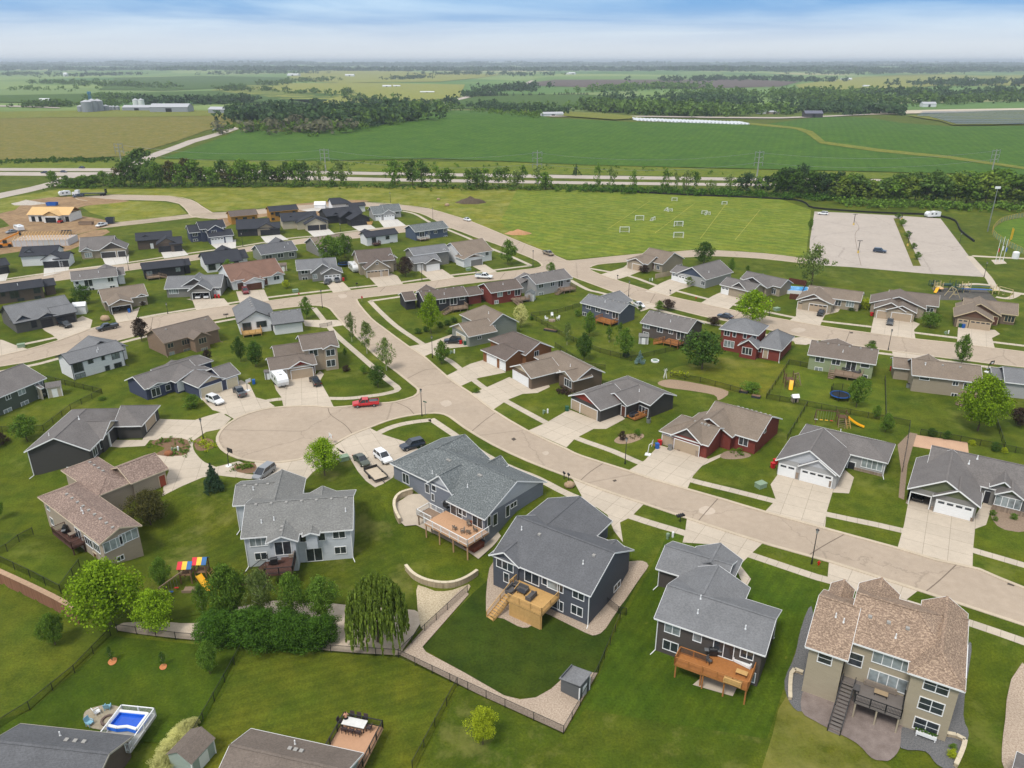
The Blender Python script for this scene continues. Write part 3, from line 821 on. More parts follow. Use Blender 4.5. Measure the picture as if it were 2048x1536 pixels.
class House:
  def __init__(s, name, label, axis, z, wall, roof, trim=WHITE, base=0.0, foot=-0.4, group=None, cat='house', over=0.45, gdoor=None):
    a,b=Z(*axis[0],z),Z(*axis[1],z)
    s.th=math.atan2(b.y-a.y,b.x-a.x)
    s.c,s.s=math.cos(s.th),math.sin(s.th)
    s.o=Vector((a.x,a.y,base))
    s.name,s.wall,s.roof,s.trim,s.over,s.foot=name,wall,roof,trim,over,foot
    s.gdoor=gdoor or WHITE
    s.blocks=[]
    s.root=None
    s.label,s.cat,s.group=label,cat,group
    s.first=True
  def loc(s,p):
    d=Vector((p.x,p.y,0))-Vector((s.o.x,s.o.y,0))
    return Vector((d.x*s.c+d.y*s.s,-d.x*s.s+d.y*s.c,p.z-s.o.z))
  def px(s,x,y,z):
    return s.loc(Z(x,y,z+s.o.z))
  def start(s,cx,cy):
    w=Vector((s.o.x+cx*s.c-cy*s.s,s.o.y+cx*s.s+cy*s.c,s.o.z))
    s.o=w
    s.root=thing(s.name,s.label,s.cat,w,s.th,s.group)
  def block(s,kind,c1,c2,c3,ze,pitch=0.45,dx=(0,0), **kw):
    """eave rectangle from points seen in the photo: c1 a corner of the near eave,c2 its other end,c3 a point on the far eave,
    ('r', x, y) a point on the ridge, or a depth in metres"""
    p,q=s.px(*c1,ze),s.px(*c2,ze)
    x0,x1=min(p.x,q.x)+dx[0],max(p.x,q.x)+dx[1]
    y0=p.y
    if isinstance(c3,(int,float)): y1=y0+c3
    elif c3[0] in ('r', 'R'):
      sg = 1 if c3[0] == 'r' else -1
      lo,hi=0.5,14.0
      for _ in range(40):
        m=(lo+hi)/2
        if (s.px(c3[1],c3[2],ze+m*pitch).y-y0)*sg>m: lo=m
        else: hi=m
      y1=y0+sg*2*lo
    else: y1=s.px(*c3,ze).y
    return s.put(kind,x0,x1,min(y0,y1),max(y0,y1),ze,pitch, **kw)
  def put(s,kind,x0,x1,y0,y1,ze,pitch, **kw):
    if s.root is None:
      cx,cy=(x0+x1)/2,(y0+y1)/2
      s.start(cx,cy)
      x0 -= cx; x1 -= cx; y0 -= cy; y1 -= cy
    return s.rect(kind,x0,x1,y0,y1,ze,pitch, **kw)
  def peak(s,apex,corner,ze,pitch):
    """eave corner,middle line,half width and pitch of a gable from its peak and one eave corner (both in one upright plane)"""
    c=s.px(*corner,ze)
    o=s.loc(Vector((0,0,CAM_H))); d=ray(*apex)
    d=Vector((d.x*s.c+d.y*s.s,-d.x*s.s+d.y*s.c,d.z))
    t=(c.y-o.y)/d.y
    x,z=o.x+d.x*t,o.z+d.z*t
    h=abs(c.x-x); p=(z-ze)/max(h,0.1)
    if h>1.0 and 0.3<p<0.85: return c,x,h,p
    h=min((1.2+0.05*k for k in range(150)),key=lambda v: abs(v-abs(c.x-s.px(*apex,ze+v*pitch).x)))
    return c,s.px(*apex,ze+h*pitch).x,h,pitch
  def near(s, apex, corner, ze, pitch=0.45, depth=6.0, kind='ygg', **kw):
    """gable that faces the viewer: its peak and one eave corner"""
    c,x,h,pitch=s.peak(apex,corner,ze,pitch)
    y0=c.y-(0.22 if s.root else 0.0)
    y1=s.px(*depth,ze).y if isinstance(depth,tuple) else y0+depth
    return s.put(kind, x - h, x + h, y0, y1, ze, pitch, emb='1' if s.root and not isinstance(depth, tuple) else '', **kw)
  def far(s, apex, corner, ze, pitch=0.45, depth=6.0, kind='ygg', **kw):
    """gable that faces away: its peak and one eave corner"""
    c,x,h,pitch=s.peak(apex,corner,ze,pitch)
    y1=s.px(*apex,ze+h*pitch).y
    y0=y1-depth
    b=s.blocks[0]
    if b['kind'][0] == 'x' and b['zr'] > ze + h * pitch - 0.6: y0 = max(y0,(b['y0'] + b['y1']) / 2 + 0.2)
    y0=min(y0,y1-1.5)
    return s.put(kind, x - h, x + h, y0, y1, ze, pitch, emb='0', **kw)
  def rect(s, kind, x0, x1, y0, y1, ze, pitch=0.42, wall=None, roof=None, acc=None, foot=None, over=None, noroof=False, nowall=False, trim=None, emb=''):
    i=len(s.blocks)
    ze=ze+0.006*i
    ov=s.over if over is None else over
    wall=wall or s.wall; roof=roof or s.roof; trim=trim or s.trim
    foot=s.foot if foot is None else foot
    b=dict(x0=x0,x1=x1,y0=y0,y1=y1,ze=ze,ov=ov,wx0=x0+ov,wx1=x1-ov,wy0=y0+ov,wy1=y1-ov,kind=kind,pitch=pitch,foot=foot)
    s.blocks.append(b)
    swap = kind[0] == 'y'
    T=(lambda a,c,z: (c,a,z)) if swap else (lambda a,c,z: (a,c,z))
    a0,a1,c0,c1=(y0,y1,x0,x1) if swap else (x0,x1,y0,y1)
    half=(c1-c0)/2; cm=(c0+c1)/2
    zr=ze+half*pitch
    b['zr'] = zr
    e0 = half if kind[1] == 'h' else 0.0
    e1 = half if kind[2] == 'h' else 0.0
    if e0+e1>(a1-a0):
      k=(a1-a0)/(e0+e1); e0 *= k; e1 *= k
    b['axis'] = (a0 + e0, a1 - e1, cm, swap)
    r0,r1=T(a0+e0,cm,zr),T(a1-e1,cm,zr)
    A,B,C,D=T(a0,c0,ze),T(a1,c0,ze),T(a1,c1,ze),T(a0,c1,ze)
    th=0.16
    dn=lambda p: (p[0],p[1],p[2]-th)
    if not noroof:
      mb=MB()
      tops=[(A,B,r1,r0),(C,D,r0,r1)]
      if e0: tops.append((D,A,r0))
      if e1: tops.append((B,C,r1))
      for q in tops: mb.poly(q)
      for q in tops: mb.poly([dn(p) for p in reversed(q)])
      edges=[(A,B),(C,D)]
      n0=[(D,A)] if e0 else [(D,r0),(r0,A)]
      n1=[(B,C)] if e1 else [(B,r1),(r1,C)]
      for p,q in edges+n0+n1: mb.quad(dn(p),dn(q),q,p)
      if '0' not in emb: edges += n0
      if '1' not in emb: edges += n1
      ro = mb.build('roof', roof, s.root, merge=True)
      b['roof'] = ro
      ctr=Vector(((x0+x1)/2,(y0+y1)/2,0))
      fb=MB()
      for p,q in edges:
        p,q=Vector(p),Vector(q)
        m=(p+q)/2
        d=(q-p); d.z=0
        nrm=Vector((d.y,-d.x,0)).normalized()
        if nrm.dot(m-ctr)<0: nrm=-nrm
        off=nrm*0.018
        fb.bar(p+off+Vector((0,0,-0.085)),q+off+Vector((0,0,-0.085)),0.04,0.20)
      fb.build('fascia', trim, ro)
      # ridge and hip caps
      cb=MB()
      cb.bar(Vector(r0)+Vector((0,0,0.012)),Vector(r1)+Vector((0,0,0.012)),0.30,0.04)
      for rr,ends,e in ((r0,(A,D),e0),(r1,(B,C),e1)):
        if e:
          for p in ends: cb.bar(Vector(rr),Vector(p),0.26,0.04)
      cb.build('ridge_cap', roof, ro)
    if not nowall:
      wb=MB()
      X0, X1, Y0, Y1 = b['wx0'], b['wx1'], b['wy0'], b['wy1']
      zt=ze+ov*pitch-0.06 if not noroof else ze
      wb.quad((X0,Y0,foot),(X1,Y0,foot),(X1,Y0,zt),(X0,Y0,zt))
      wb.quad((X1,Y0,foot),(X1,Y1,foot),(X1,Y1,zt),(X1,Y0,zt))
      wb.quad((X1,Y1,foot),(X0,Y1,foot),(X0,Y1,zt),(X1,Y1,zt))
      wb.quad((X0,Y1,foot),(X0,Y0,foot),(X0,Y0,zt),(X0,Y1,zt))
      A0,A1,C0,C1=(Y0,Y1,X0,X1) if swap else (X0,X1,Y0,Y1)
      if not noroof:
        zg=zr-0.08
        for k, e, a in (('0', e0, A0),('1', e1, A1)):
          if not e and k not in emb: wb.tri(T(a,C0,zt),T(a,C1,zt),T(a,cm,zg))
      w = wb.build('wall', wall, s.root, merge=True)
      b['wall'] = w
      if acc and not noroof:
        for k_, e, a, sg in (('0', e0, A0,-1),('1', e1, A1,1)):
          if not e and k_ not in emb:
            g=MB()
            o1,o2=a+sg*0.004,a+sg*0.03
            lo=zt+0.1
            k=(cm-C0)*(1-(lo-zt)/max(0.01,zg-zt))
            t1=[T(o1,cm-k,lo),T(o1,cm+k,lo),T(o1,cm,zg-0.02)]
            t2=[T(o2,cm-k,lo),T(o2,cm+k,lo),T(o2,cm,zg-0.02)]
            g.tri(*t2)
            for q in range(3): g.quad(t1[q],t1[(q+1) % 3],t2[(q+1) % 3],t2[q])
            g.build('gable_panel', acc, s.root)
    return i
  def hit(s,bi,face,px,py):
    """where the sight line meets a wall: distance along the wall,height"""
    b=s.blocks[bi]
    o=s.loc(Vector((0,0,CAM_H)))
    d=ray(px,py)
    d=Vector((d.x*s.c+d.y*s.s,-d.x*s.s+d.y*s.c,d.z))
    if face in 'SN':
      y = b['wy0'] if face == 'S' else b['wy1']
      t=(y-o.y)/d.y
      return (o.x+d.x*t,o.z+d.z*t)
    x = b['wx0'] if face == 'W' else b['wx1']
    t=(x-o.x)/d.x
    return (o.y+d.y*t,o.z+d.z*t)
  def place(s,bi,face,u,z,out=0.0):
    b=s.blocks[bi]
    if face == 'S': return (u, b['wy0'] - 0.004 - out, z),0.0
    if face == 'N': return (u, b['wy1'] + 0.004 + out, z), math.pi
    if face == 'W': return (b['wx0'] - 0.004 - out, u, z),-math.pi / 2
    return (b['wx1'] + 0.004 + out, u, z), math.pi / 2
  def op(s,spec):
    """openings, one per ';':  <block><face> <type> <px>,<py> <w> <h> [material]"""
    for line in spec.split(';'):
      t=line.split()
      if not t: continue
      bi,face,kind=int(t[0][:-1]),t[0][-1],t[1]
      x, y = map(float, t[2].lstrip('@').split(','))
      w,h=float(t[3]),float(t[4])
      if t[2][0] == '@': u, z = x, y
      else: u,z=s.hit(bi,face,x,y)
      b=s.blocks[bi]
      lo, hi = (b['wx0'], b['wx1']) if face in 'SN' else (b['wy0'], b['wy1'])
      if w<hi-lo: u=max(lo+w/2+0.15,min(hi-w/2-0.15,u))
      if kind in 'gGo' : z = max(z if foot_low(b) else h / 2,(h / 2 if not foot_low(b) else z)); z = h / 2 if not foot_low(b) else z
      ga = (face in 'SN') == (b['kind'][0] == 'y') and b['kind'][1 if face in 'SW' else 2] == 'g'
      if not ga and kind[0] in 'wsd': z = min(z, b['ze'] - 0.05 - h / 2)
      extra=t[5] if len(t)>5 else None
      s.opening(bi,face,kind,u,z,w,h,extra)
  def opening(s,bi,face,kind,u,z,w,h,extra=None):
    loc,rz=s.place(bi,face,u,z)
    if kind[0] == 'w':
      n=int(kind[1]) if len(kind)>1 else 1
      split = kind.endswith('h')
      fr = link('window', window_meshes(w, h, n, s.wtrim if hasattr(s, 'wtrim') else s.trim, split), s.root, loc, rz)
      gm = GLASS_PALE if extra == 'p' else GLASS
      pw=w/n-0.09
      for i in range(n):
        x=-w/2+w*(i+0.5)/n
        if split:
          for q in (-1,1): link('pane', pane_mesh(pw, h / 2 - 0.05, gm), fr, (x, 0, q * h / 4))
        else: link('pane', pane_mesh(pw, h, gm), fr, (x, 0,0))
    elif kind == 's':
      fr = link('patio_door', window_meshes(w, h, 2, s.wtrim if hasattr(s, 'wtrim') else s.trim), s.root, loc, rz)
      for q in (-1,1): link('pane', pane_mesh(w / 2 - 0.09, h, GLASS), fr, (q * w / 4,0,0))
    elif kind == 'd':
      m = DOORS.get(extra or 'white')
      def mk():
        mb=MB().box(-w/2,w/2,-0.03,0.0,-h/2,h/2)
        for q in (-1,1):
          for zz in (-h/4,h/4): mb.box(q*w/4-w*0.17,q*w/4+w*0.17,-0.05,-0.03,zz-h*0.17,zz+h*0.17)
        return mb.mesh('door', m)
      do = link('door', cached(('dr', w, h, m.name), mk), s.root, loc, rz)
      link('door_surround', garage_frame(w, h, s.trim), do)
    elif kind in ('g', 'G'):
      m=DOORS[extra] if extra else s.gdoor
      g = link('garage_door', garage_mesh(w, h, m), s.root, loc, rz)
      link('door_surround', garage_frame(w, h, s.trim), g)
      if kind == 'G':
        k=max(2,round(w/1.2))
        for i in range(k):
          link('pane', pane_mesh(w / k - 0.35, h / 4 - 0.2, GLASS), g, (-w / 2 + w * (i + 0.5) / k, -0.03, h / 2 - h / 8))
    elif kind == 'o':
      # an open garage: the wall is cut and a room built behind it
      b = s.blocks[bi]; w_ = b['wall']; x0, x1, z0, z1 = u - w / 2, u + w / 2,0.03, h
      bm=bmesh.new(); bm.from_mesh(w_.data)
      f = [q for q in bm.faces if len(q.verts) == 4 and all(abs(v.co.y - b['wy0']) < 0.01 for v in q.verts)]
      zt = max(v.co.z for v in f[0].verts); fz = b['foot']; Y = b['wy0']
      bmesh.ops.delete(bm, geom=f, context='FACES_ONLY')
      for q in (((b['wx0'], fz),(x0, fz),(x0, zt),(b['wx0'], zt)),((x1, fz),(b['wx1'], fz),(b['wx1'], zt),(x1, zt)),((x0, z1),(x1, z1),(x1, zt),(x0, zt)),((x0, fz),(x1, fz),(x1, z0),(x0, z0))):
        bm.faces.new([bm.verts.new((p[0],Y,p[1])) for p in q])
      bm.to_mesh(w_.data); bm.free()
      D=6.0; A_,B_=(x0-0.4,Y+0.02),(x1+0.4,Y+D)
      m=MB(); T_=lambda x,y,z: (x,y,z)
      m.quad((A_[0],A_[1],z0),(B_[0],A_[1],z0),(B_[0],B_[1],z0),(A_[0],B_[1],z0))
      g = m.build('garage_floor', CONC, s.root)
      m=MB(); zc=2.6
      m.quad((A_[0],B_[1],z0),(B_[0],B_[1],z0),(B_[0],B_[1],zc),(A_[0],B_[1],zc)); m.quad((A_[0],A_[1],z0),(A_[0],B_[1],z0),(A_[0],B_[1],zc),(A_[0],A_[1],zc)); m.quad((B_[0],B_[1],z0),(B_[0],A_[1],z0),(B_[0],A_[1],zc),(B_[0],B_[1],zc)); m.quad((A_[0],A_[1],zc),(B_[0],A_[1],zc),(B_[0],B_[1],zc),(A_[0],B_[1],zc))
      m.build('garage_interior', DOORS['grey'], s.root, merge=True)
      link('door_surround', garage_frame(w, h, s.trim), s.root, loc, rz)
    elif kind == 'p':   # masonry pier or panel
      mb=MB().box(-w/2,w/2,-0.12,0.0,-h/2,h/2)
      mb.box(-w/2-0.04,w/2+0.04,-0.16,0.0,h/2,h/2+0.06)
      mb.build('stone_pier', STONE, s.root, loc, rz)
    elif kind == 'b':   # board and batten / colour band
      MB().box(-w / 2, w / 2,-0.03,0.0,-h / 2, h / 2).build('wall_panel', DOORS[extra], s.root, loc, rz)
    elif kind == 'l':   # wall lamp or meter
      MB().box(-w / 2, w / 2,-0.12,0.0,-h / 2, h / 2).build('meter_box', STEEL, s.root, loc, rz)
  def vents(s,bi,n=4,side=1,t0=0.2,t1=0.8,drop=0.35,pipes=()):
    """low box vents in a row below the ridge and plumbing pipes"""
    b=s.blocks[bi]
    a0, a1, cm, swap = b['axis']
    T=(lambda a,c,z: (c,a,z)) if swap else (lambda a,c,z: (a,c,z))
    ro = b['roof']
    vm = cached('vent_box', lambda: MB().box(-0.2,0.2,-0.2,0.2,-0.08,0.16).mesh('roof_vent', VENT))
    pm = cached('vent_pipe', lambda: MB().cyl((0,0,-0.15),(0,0,0.55),0.07, n=8).cyl((0,0,-0.15),(0,0,0.1),0.16,0.09, n=8).mesh('vent_pipe', WHITE))
    for i in range(n):
      a=a0+(a1-a0)*(t0+(t1-t0)*i/max(1,n-1))
      link('roof_vent', vm, ro, T(a, cm - side * drop, b['zr'] - drop * b['pitch']))
    for t,f in pipes:
      a=a0+(a1-a0)*t
      half = (b['x1'] - b['x0'] if swap else b['y1'] - b['y0']) / 2
      link('vent_pipe', pm, ro, T(a, cm - side * half * f, b['zr'] - half * f * b['pitch']))
  def gutter(s, bi, corners='SW'):
    """downspout at a corner"""
    b=s.blocks[bi]
    for c in corners.split(','):
      x = b['wx0'] - 0.05 if c[1] == 'W' else b['wx1'] + 0.05
      y = b['wy0'] - 0.05 if c[0] == 'S' else b['wy1'] + 0.05
      w=Vector((s.o.x+x*s.c-y*s.s,s.o.y+x*s.s+y*s.c,0))
      zg=H(w.x,w.y)-s.o.z
      mb = MB().box(x - 0.05, x + 0.05, y - 0.05, y + 0.05, zg + 0.15, b['ze'] - 0.1)
      oy = -1 if c[0] == 'S' else 1
      mb.bar((x, y, zg + 0.2),(x + (0.3 if c[1] == 'E' else -0.3), y + oy * 1.0, zg + 0.06),0.09)
      mb.build('downspout', s.trim, s.root, merge=True)
  def steps(s,x,y,w,d,h,mat=CONC):
    MB().box(x - w / 2, x + w / 2, y - d, y, -0.1, h).build('porch_slab', mat, s.root)
  def post(s,x,y,z0,z1,w=0.18,mat=None):
    MB().box(x - w / 2, x + w / 2, y - w / 2, y + w / 2, z0, z1).build('porch_post', mat or s.trim, s.root)
def foot_low(b): return b['foot'] < -1.0
VOID = plain('dark_interior', srgb(26,28,32),0.9, var=0.2)  # near-black colour stands in for shade inside openings that are not cut
VENT = plain('roof_vent_metal', srgb(150,148,144),0.7, var=0.08)
DOORS = {'white': WHITE, 'cream': plain('cream_paint', srgb(206,196,170),0.6, var=0.04), 'tan': plain('tan_paint', srgb(172,154,132),0.6, var=0.05),
    'brown': plain('brown_door', srgb(92,58,46),0.6, var=0.08), 'black': plain('black_door', srgb(44,45,50),0.5, var=0.08), 'red': plain('red_door', srgb(150,72,52),0.6, var=0.06),
    'grey': plain('grey_paint', srgb(120,120,118),0.6, var=0.05), 'brick': siding('red_panel', srgb(132,54,46)), 'char': plain('charcoal_paint', srgb(62,60,60),0.6, var=0.06),
    'stone': STONE}
def deck(house, x0, x1, y0, y1, z, wood, rail, zg, rails='SWE', posts=True, rail_h=0.95, baluster=True, stair=None, floor=None, steps_mat=None):
  """raised deck: boarded floor,rim,posts to the ground,railing runs with balusters; sides listed in rails get one"""
  r=house.root
  d = thing_part('deck', r)
  mb=MB()
  n=max(3,int(abs(y1-y0)/0.145))
  for i in range(n):
    a=y0+(y1-y0)*i/n
    mb.box(x0,x1,a+0.005,a+(y1-y0)/n-0.008,z-0.04,z)
  mb.box(x0,x1,y0-0.04,y0,z-0.28,z+0.004); mb.box(x0-0.04,x0,y0,y1,z-0.28,z+0.004); mb.box(x1,x1+0.04,y0,y1,z-0.28,z+0.004)
  mb.box(x0,x1,y0+0.02,y1,z-0.10,z-0.05)
  me = mb.mesh('deck', [floor or wood])
  dk = link('deck', me, r)
  bpy.data.objects.remove(d)
  if posts:
    k=max(2,round((x1-x0)/2.6)+1)
    for i in range(k):
      x=x0+0.15+(x1-x0-0.3)*i/(k-1)
      MB().box(x - 0.08, x + 0.08, y0 + 0.1, y0 + 0.26, zg - 0.2, z - 0.2).build('deck_post', wood, dk)
  runs = {'S': ((x0, y0),(x1, y0)), 'W': ((x0, y0),(x0, y1)), 'E': ((x1, y0),(x1, y1)), 'N': ((x0, y1),(x1, y1))}
  for c in rails:
    railing(dk, *[(*q,z) for q in runs[c]],wood if rail is None else rail,rail_h)
  return dk
def thing_part(name,parent):
  o=bpy.data.objects.new(name,None); COL.objects.link(o); o.parent=parent; return o
def railing(dk,a,b,mat,h=0.95,infill=None):
  a,b=Vector(a),Vector(b)
  L=(b-a).length
  mb=MB()
  up=Vector((0,0,h))
  mb.bar(a+up,b+up,0.10,0.06)
  mb.bar(a+Vector((0,0,0.1)),b+Vector((0,0,0.1)),0.05,0.05)
  k=max(1,round(L/1.8))
  for i in range(k+1):
    p=a.lerp(b,i/k)
    mb.bar(p-Vector((0,0,0.2)),p+up*1.06,0.11)
  o = mb.build('railing', mat, dk)
  bb=MB()
  nb=max(2,int(L/0.14))
  for i in range(nb):
    p=a.lerp(b,(i+0.5)/nb)
    bb.bar(p+Vector((0,0,0.1)),p+up,0.025)
  x = bb.build('balusters', infill or mat, o)
  x['kind'] = 'stuff'
  return o
def stairs(dk,a,b,w,mat,rail=True,railmat=None):
  """flight from the top point a to the bottom point b"""
  a,b=Vector(a),Vector(b)
  n=max(3,round((a.z-b.z)/0.18))
  hd=Vector((b.x-a.x,b.y-a.y,0)); run=hd.length
  hd.normalize(); sd=Vector((-hd.y,hd.x,0))*(w/2)
  st=MB()
  for q in (-1,1): st.bar(a+sd*q-Vector((0,0,0.12)),b+sd*q+Vector((0,0,0.05)),0.05,0.26)
  so = st.build('stair_stringers', mat, dk)
  for i in range(n):
    p=a.lerp(b,(i+0.5)/n)
    MB().bar(p - sd, p + sd, run / n * 0.9,0.05).build('stair_tread', mat, so)
  if rail:
    for q in (-1,1):
      rb=MB()
      rb.bar(a+sd*q+Vector((0,0,0.95)),b+sd*q+Vector((0,0,0.95)),0.08,0.06)
      for t in (0.0,0.5,1.0):
        p=a.lerp(b,t)+sd*q
        rb.bar(p,p+Vector((0,0,1.0)),0.09)
      for t in range(int(run/0.16)):
        p=a.lerp(b,(t+0.5)/int(run/0.16))+sd*q
        rb.bar(p+Vector((0,0,0.1)),p+Vector((0,0,0.95)),0.025)
      rb.build('handrail', railmat or mat, dk)
  return so
# ------------------------------------------------------------------ colours of walls and roofs
W = {k: siding('siding_' + k, srgb(*c)) for k, c in dict(
  tan=(170,155,138),paleblue=(196,201,208),slate=(122,127,137),navygrey=(82,86,95),umber=(84,78,74),khaki=(172,160,138),
  charcoal=(70,68,66),navy=(70,76,98),green=(82,90,80),white=(226,227,229),brown=(138,116,98),beige=(172,156,136),darkgrey=(96,93,89),
  grey=(132,130,126),sage=(146,156,122),red=(124,60,52),rust=(136,92,60),mocha=(112,96,82),black=(54,54,58),putty=(158,146,128),blue=(80,92,112),
  lightgrey=(166,166,166),greygreen=(134,138,130),ochre=(176,128,58),mint=(160,172,164),cream=(190,180,160),bluegrey=(90,96,108),taupe=(92,84,80),darkbrown=(96,84,76)).items()}
R = {'mauve': shingle('roof_mauve', srgb(128,110,101),0.30, srgb(164,144,131)), 'grey': shingle('roof_grey', srgb(118,118,116),0.18, srgb(134,134,130)),
  'slate': shingle('roof_slate', srgb(98,103,104),0.30, srgb(132,137,137)), 'dark': shingle('roof_dark', srgb(96,97,100),0.16), 'dark2': shingle('roof_dark2', srgb(114,115,117),0.16),
  'fawn': shingle('roof_fawn', srgb(138,118,102),0.32, srgb(178,156,134)), 'brown': shingle('roof_brown', srgb(100,90,84),0.16), 'taupe': shingle('roof_taupe', srgb(112,102,94),0.16),
  'black': shingle('roof_black', srgb(56,58,64),0.12), 'rust': shingle('roof_rust', srgb(120,94,82),0.14), 'ash': shingle('roof_ash', srgb(110,106,104),0.17), 'osb': plain('bare_sheathing', srgb(206,170,118),0.8, var=0.12, scale=2),
  'tan': shingle('roof_tan', srgb(124,112,100),0.15)}
RED = siding('gable_red', srgb(134,58,48)); LG = siding('gable_grey', srgb(184,187,192)); CREAM = siding('gable_cream', srgb(190,176,150)); GRN = siding('gable_green', srgb(98,104,76)); CHAR = siding('gable_charcoal', srgb(84,78,74))
BRN = siding('gable_brown', srgb(100,74,60)); NVY = siding('gable_navy', srgb(72,82,100)); TAUP = siding('gable_taupe', srgb(118,104,92))
ROW = 'houses of the subdivision'
def house(label,axis,z,wall,roof, **kw):
  return House('house', label, axis, z, W[wall], R[roof], group=ROW, **kw)

# ---- front row,with walk-out backs
h = hA = house('tan walkout house with mottled brown roof and raised side deck', ((199,1089),(284,1051)),2.9, 'tan', 'mauve', foot=-3.2, trim=plain('beige_trim', srgb(196,180,156),0.6, var=0.04))
h.block('ygh', (199,1089),(284,1051),(74,994),2.9,0.40)
h.block('yhh', (196,992),(290,973),(210,908),2.9,0.42)
h.block('xgg', (262,968),(337,937),7.6,2.9,0.45)
h.wtrim=WHITE
h.op('0S w3 225,1089 2.6 1.5 p; 0S w3 257,1072 2.6 1.5 p; 0S w2 241,1116 0.9 0.7; 0W w2 96,1013 1.0 1.2; 0W w2 105,1043 1.0 1.2; 0W w3 178,1084 2.2 1.3; 0W w3 194,1095 1.8 1.3; 0W d 193,1118 1.0 2.0 brown; 2S d 325,962 1.0 2.1 red; 0W s 158,1070 1.8 2.0')
h.vents(0,9,1,0.06,0.9,0.5,[(0.5,0.4),(0.55,0.35)]); h.vents(1,4,-1,0.3,0.95,0.4)
p=h.px(109,1064,0.2); q=h.px(166,1080,0.2)
q=h.px(144,1096,0.2)
dA = deck(h, min(q.x, p.x), h.blocks[0]['wx0'], q.y, p.y, 0.2, WOODDARK, WOODDARK, -3.0, 'SWN')

h = hB = house('pale blue-grey walkout house with grey roof and dark brown deck', ((481,1077),(706,1059)),2.8, 'paleblue', 'grey', foot=-3.2)
h.block('xgg', (481,1077),(706,1059),('r', 575,1001),2.8,0.40)
h.near((562,1071),(531,1086),2.8,0.40,5)
h.near((621,1064),(604,1071),2.85,0.45,3.5,foot=0.3)
h.block('xgg', (465,1012),(560,1003),('r', 510,967),2.8,0.40)
h.far((564,939),(612,956),2.8,0.42,14)
h.far((645,972),(672,982),2.8,0.42,6)
h.op('1S s 566,1096 2.2 2.1; 0S w3 517,1083 2.4 1.4 p; 0S w1 606,1076 0.9 1.2; 0S w1 643,1073 1.0 1.2; 0S w2 678,1069 1.7 1.1; 0S s 629,1109 2.2 2.1; 0S w2 681,1100 1.6 1.1; 0S w2 522,1112 1.6 1.1')
h.vents(0,7,1,0.1,0.93,0.35,[(0.17,0.6),(0.93,0.45),(0.28,0.55)]); h.vents(1,2,1,0.3,0.5,0.15); h.vents(3,3,1,0.2,0.7,0.35,[(0.4,0.3)])
h.gutter(0, 'SW,SE'); h.gutter(3, 'SW')
a=h.px(535,1139,0.1); b1=h.blocks[1]
dB = deck(h, b1['wx0'] - 0.3, b1['wx1'] - 0.2, b1['wy0'] - 3.8, b1['wy0'],0.05, WOODDARK, BLACK, -2.8, 'SE')
stairs(dB, (b1['wx0'] - 0.2, b1['wy0'] - 1.0,0.05),(b1['wx0'] - 4.6, b1['wy0'] - 2.6,-2.6),1.2, WOODDARK, True, BLACK)

h = hC = house('large slate-blue house with grey roof and wide white-railed rear deck', ((779,926),(854,962)),3.0, 'slate', 'slate', foot=-3.2)
h.block('xhg', (779,926),(915,990),('r', 857,885),3.0,0.46, emb='1')
b0 = h.blocks[0]; yr = (b0['y0'] + b0['y1']) / 2
zeC = 2.35; hw = (b0['zr'] + 0.03 - zeC) / 0.458; hb = (b0['y1'] - b0['y0']) / 2
xr=h.px(971,1039,zeC).x; xl=h.px(893,1001,zeC).x
h.put('xgg', xl, xr, yr - hw, yr + hw, zeC, 0.458, acc=LG, emb='0')
h.near((879,950),(906,989),3.0,0.55,5,acc=LG)
h.put('ygg', b0['x0'] + 0.01, b0['x0'] + 2 * hb, yr - 0.5, h.px(911,861, b0['zr']).y, 3.015,0.46, emb='0')
h.far((1002,911),(1017,931),3.0,0.5,5)
h.op('0S w2 812,957 1.5 1.7; 0S w1 855,977 0.9 1.5; 2S w1 868,976 0.9 0.9; 0S g 835,1005 2.7 2.1 black; 2S w1 866,994 0.6 1.2; 1E w1 990,1039 0.9 1.9; 1E w1 1015,1022 0.8 1.9; 1E w2 1027,1009 1.4 0.8; 1S s 910,1012 2.4 2.1; 1S w2 925,1020 1.6 1.4; 1S s 955,1036 2.0 2.1; 1S w2 972,1073 1.4 1.1; 1E w1 978,1042 0.7 1.6; 1E w2 1041,1028 1.4 0.8')
h.vents(0,2,1,0.35,0.4,1.4,[(0.3,0.75),(0.42,0.8)]); h.vents(1,2,1,0.2,0.25,1.6,[(0.18,0.55)])
b1=h.blocks[1]
dC = deck(h, b1['wx0'] - 1.0, b1['wx1'] + 0.8, b1['wy0'] - 4.6, b1['wy0'],0.15, plain('deck_boards', srgb(184,146,114),0.7, var=0.08, scale=3), WHITE, -2.7, 'SE')
deck(h, b1['wx0'] - 4.2, b1['wx0'] - 1.0, b1['wy0'] - 3.2, b1['wy0'] - 0.6,-0.35, WOODGREY, WHITE, -2.7, 'SWN')

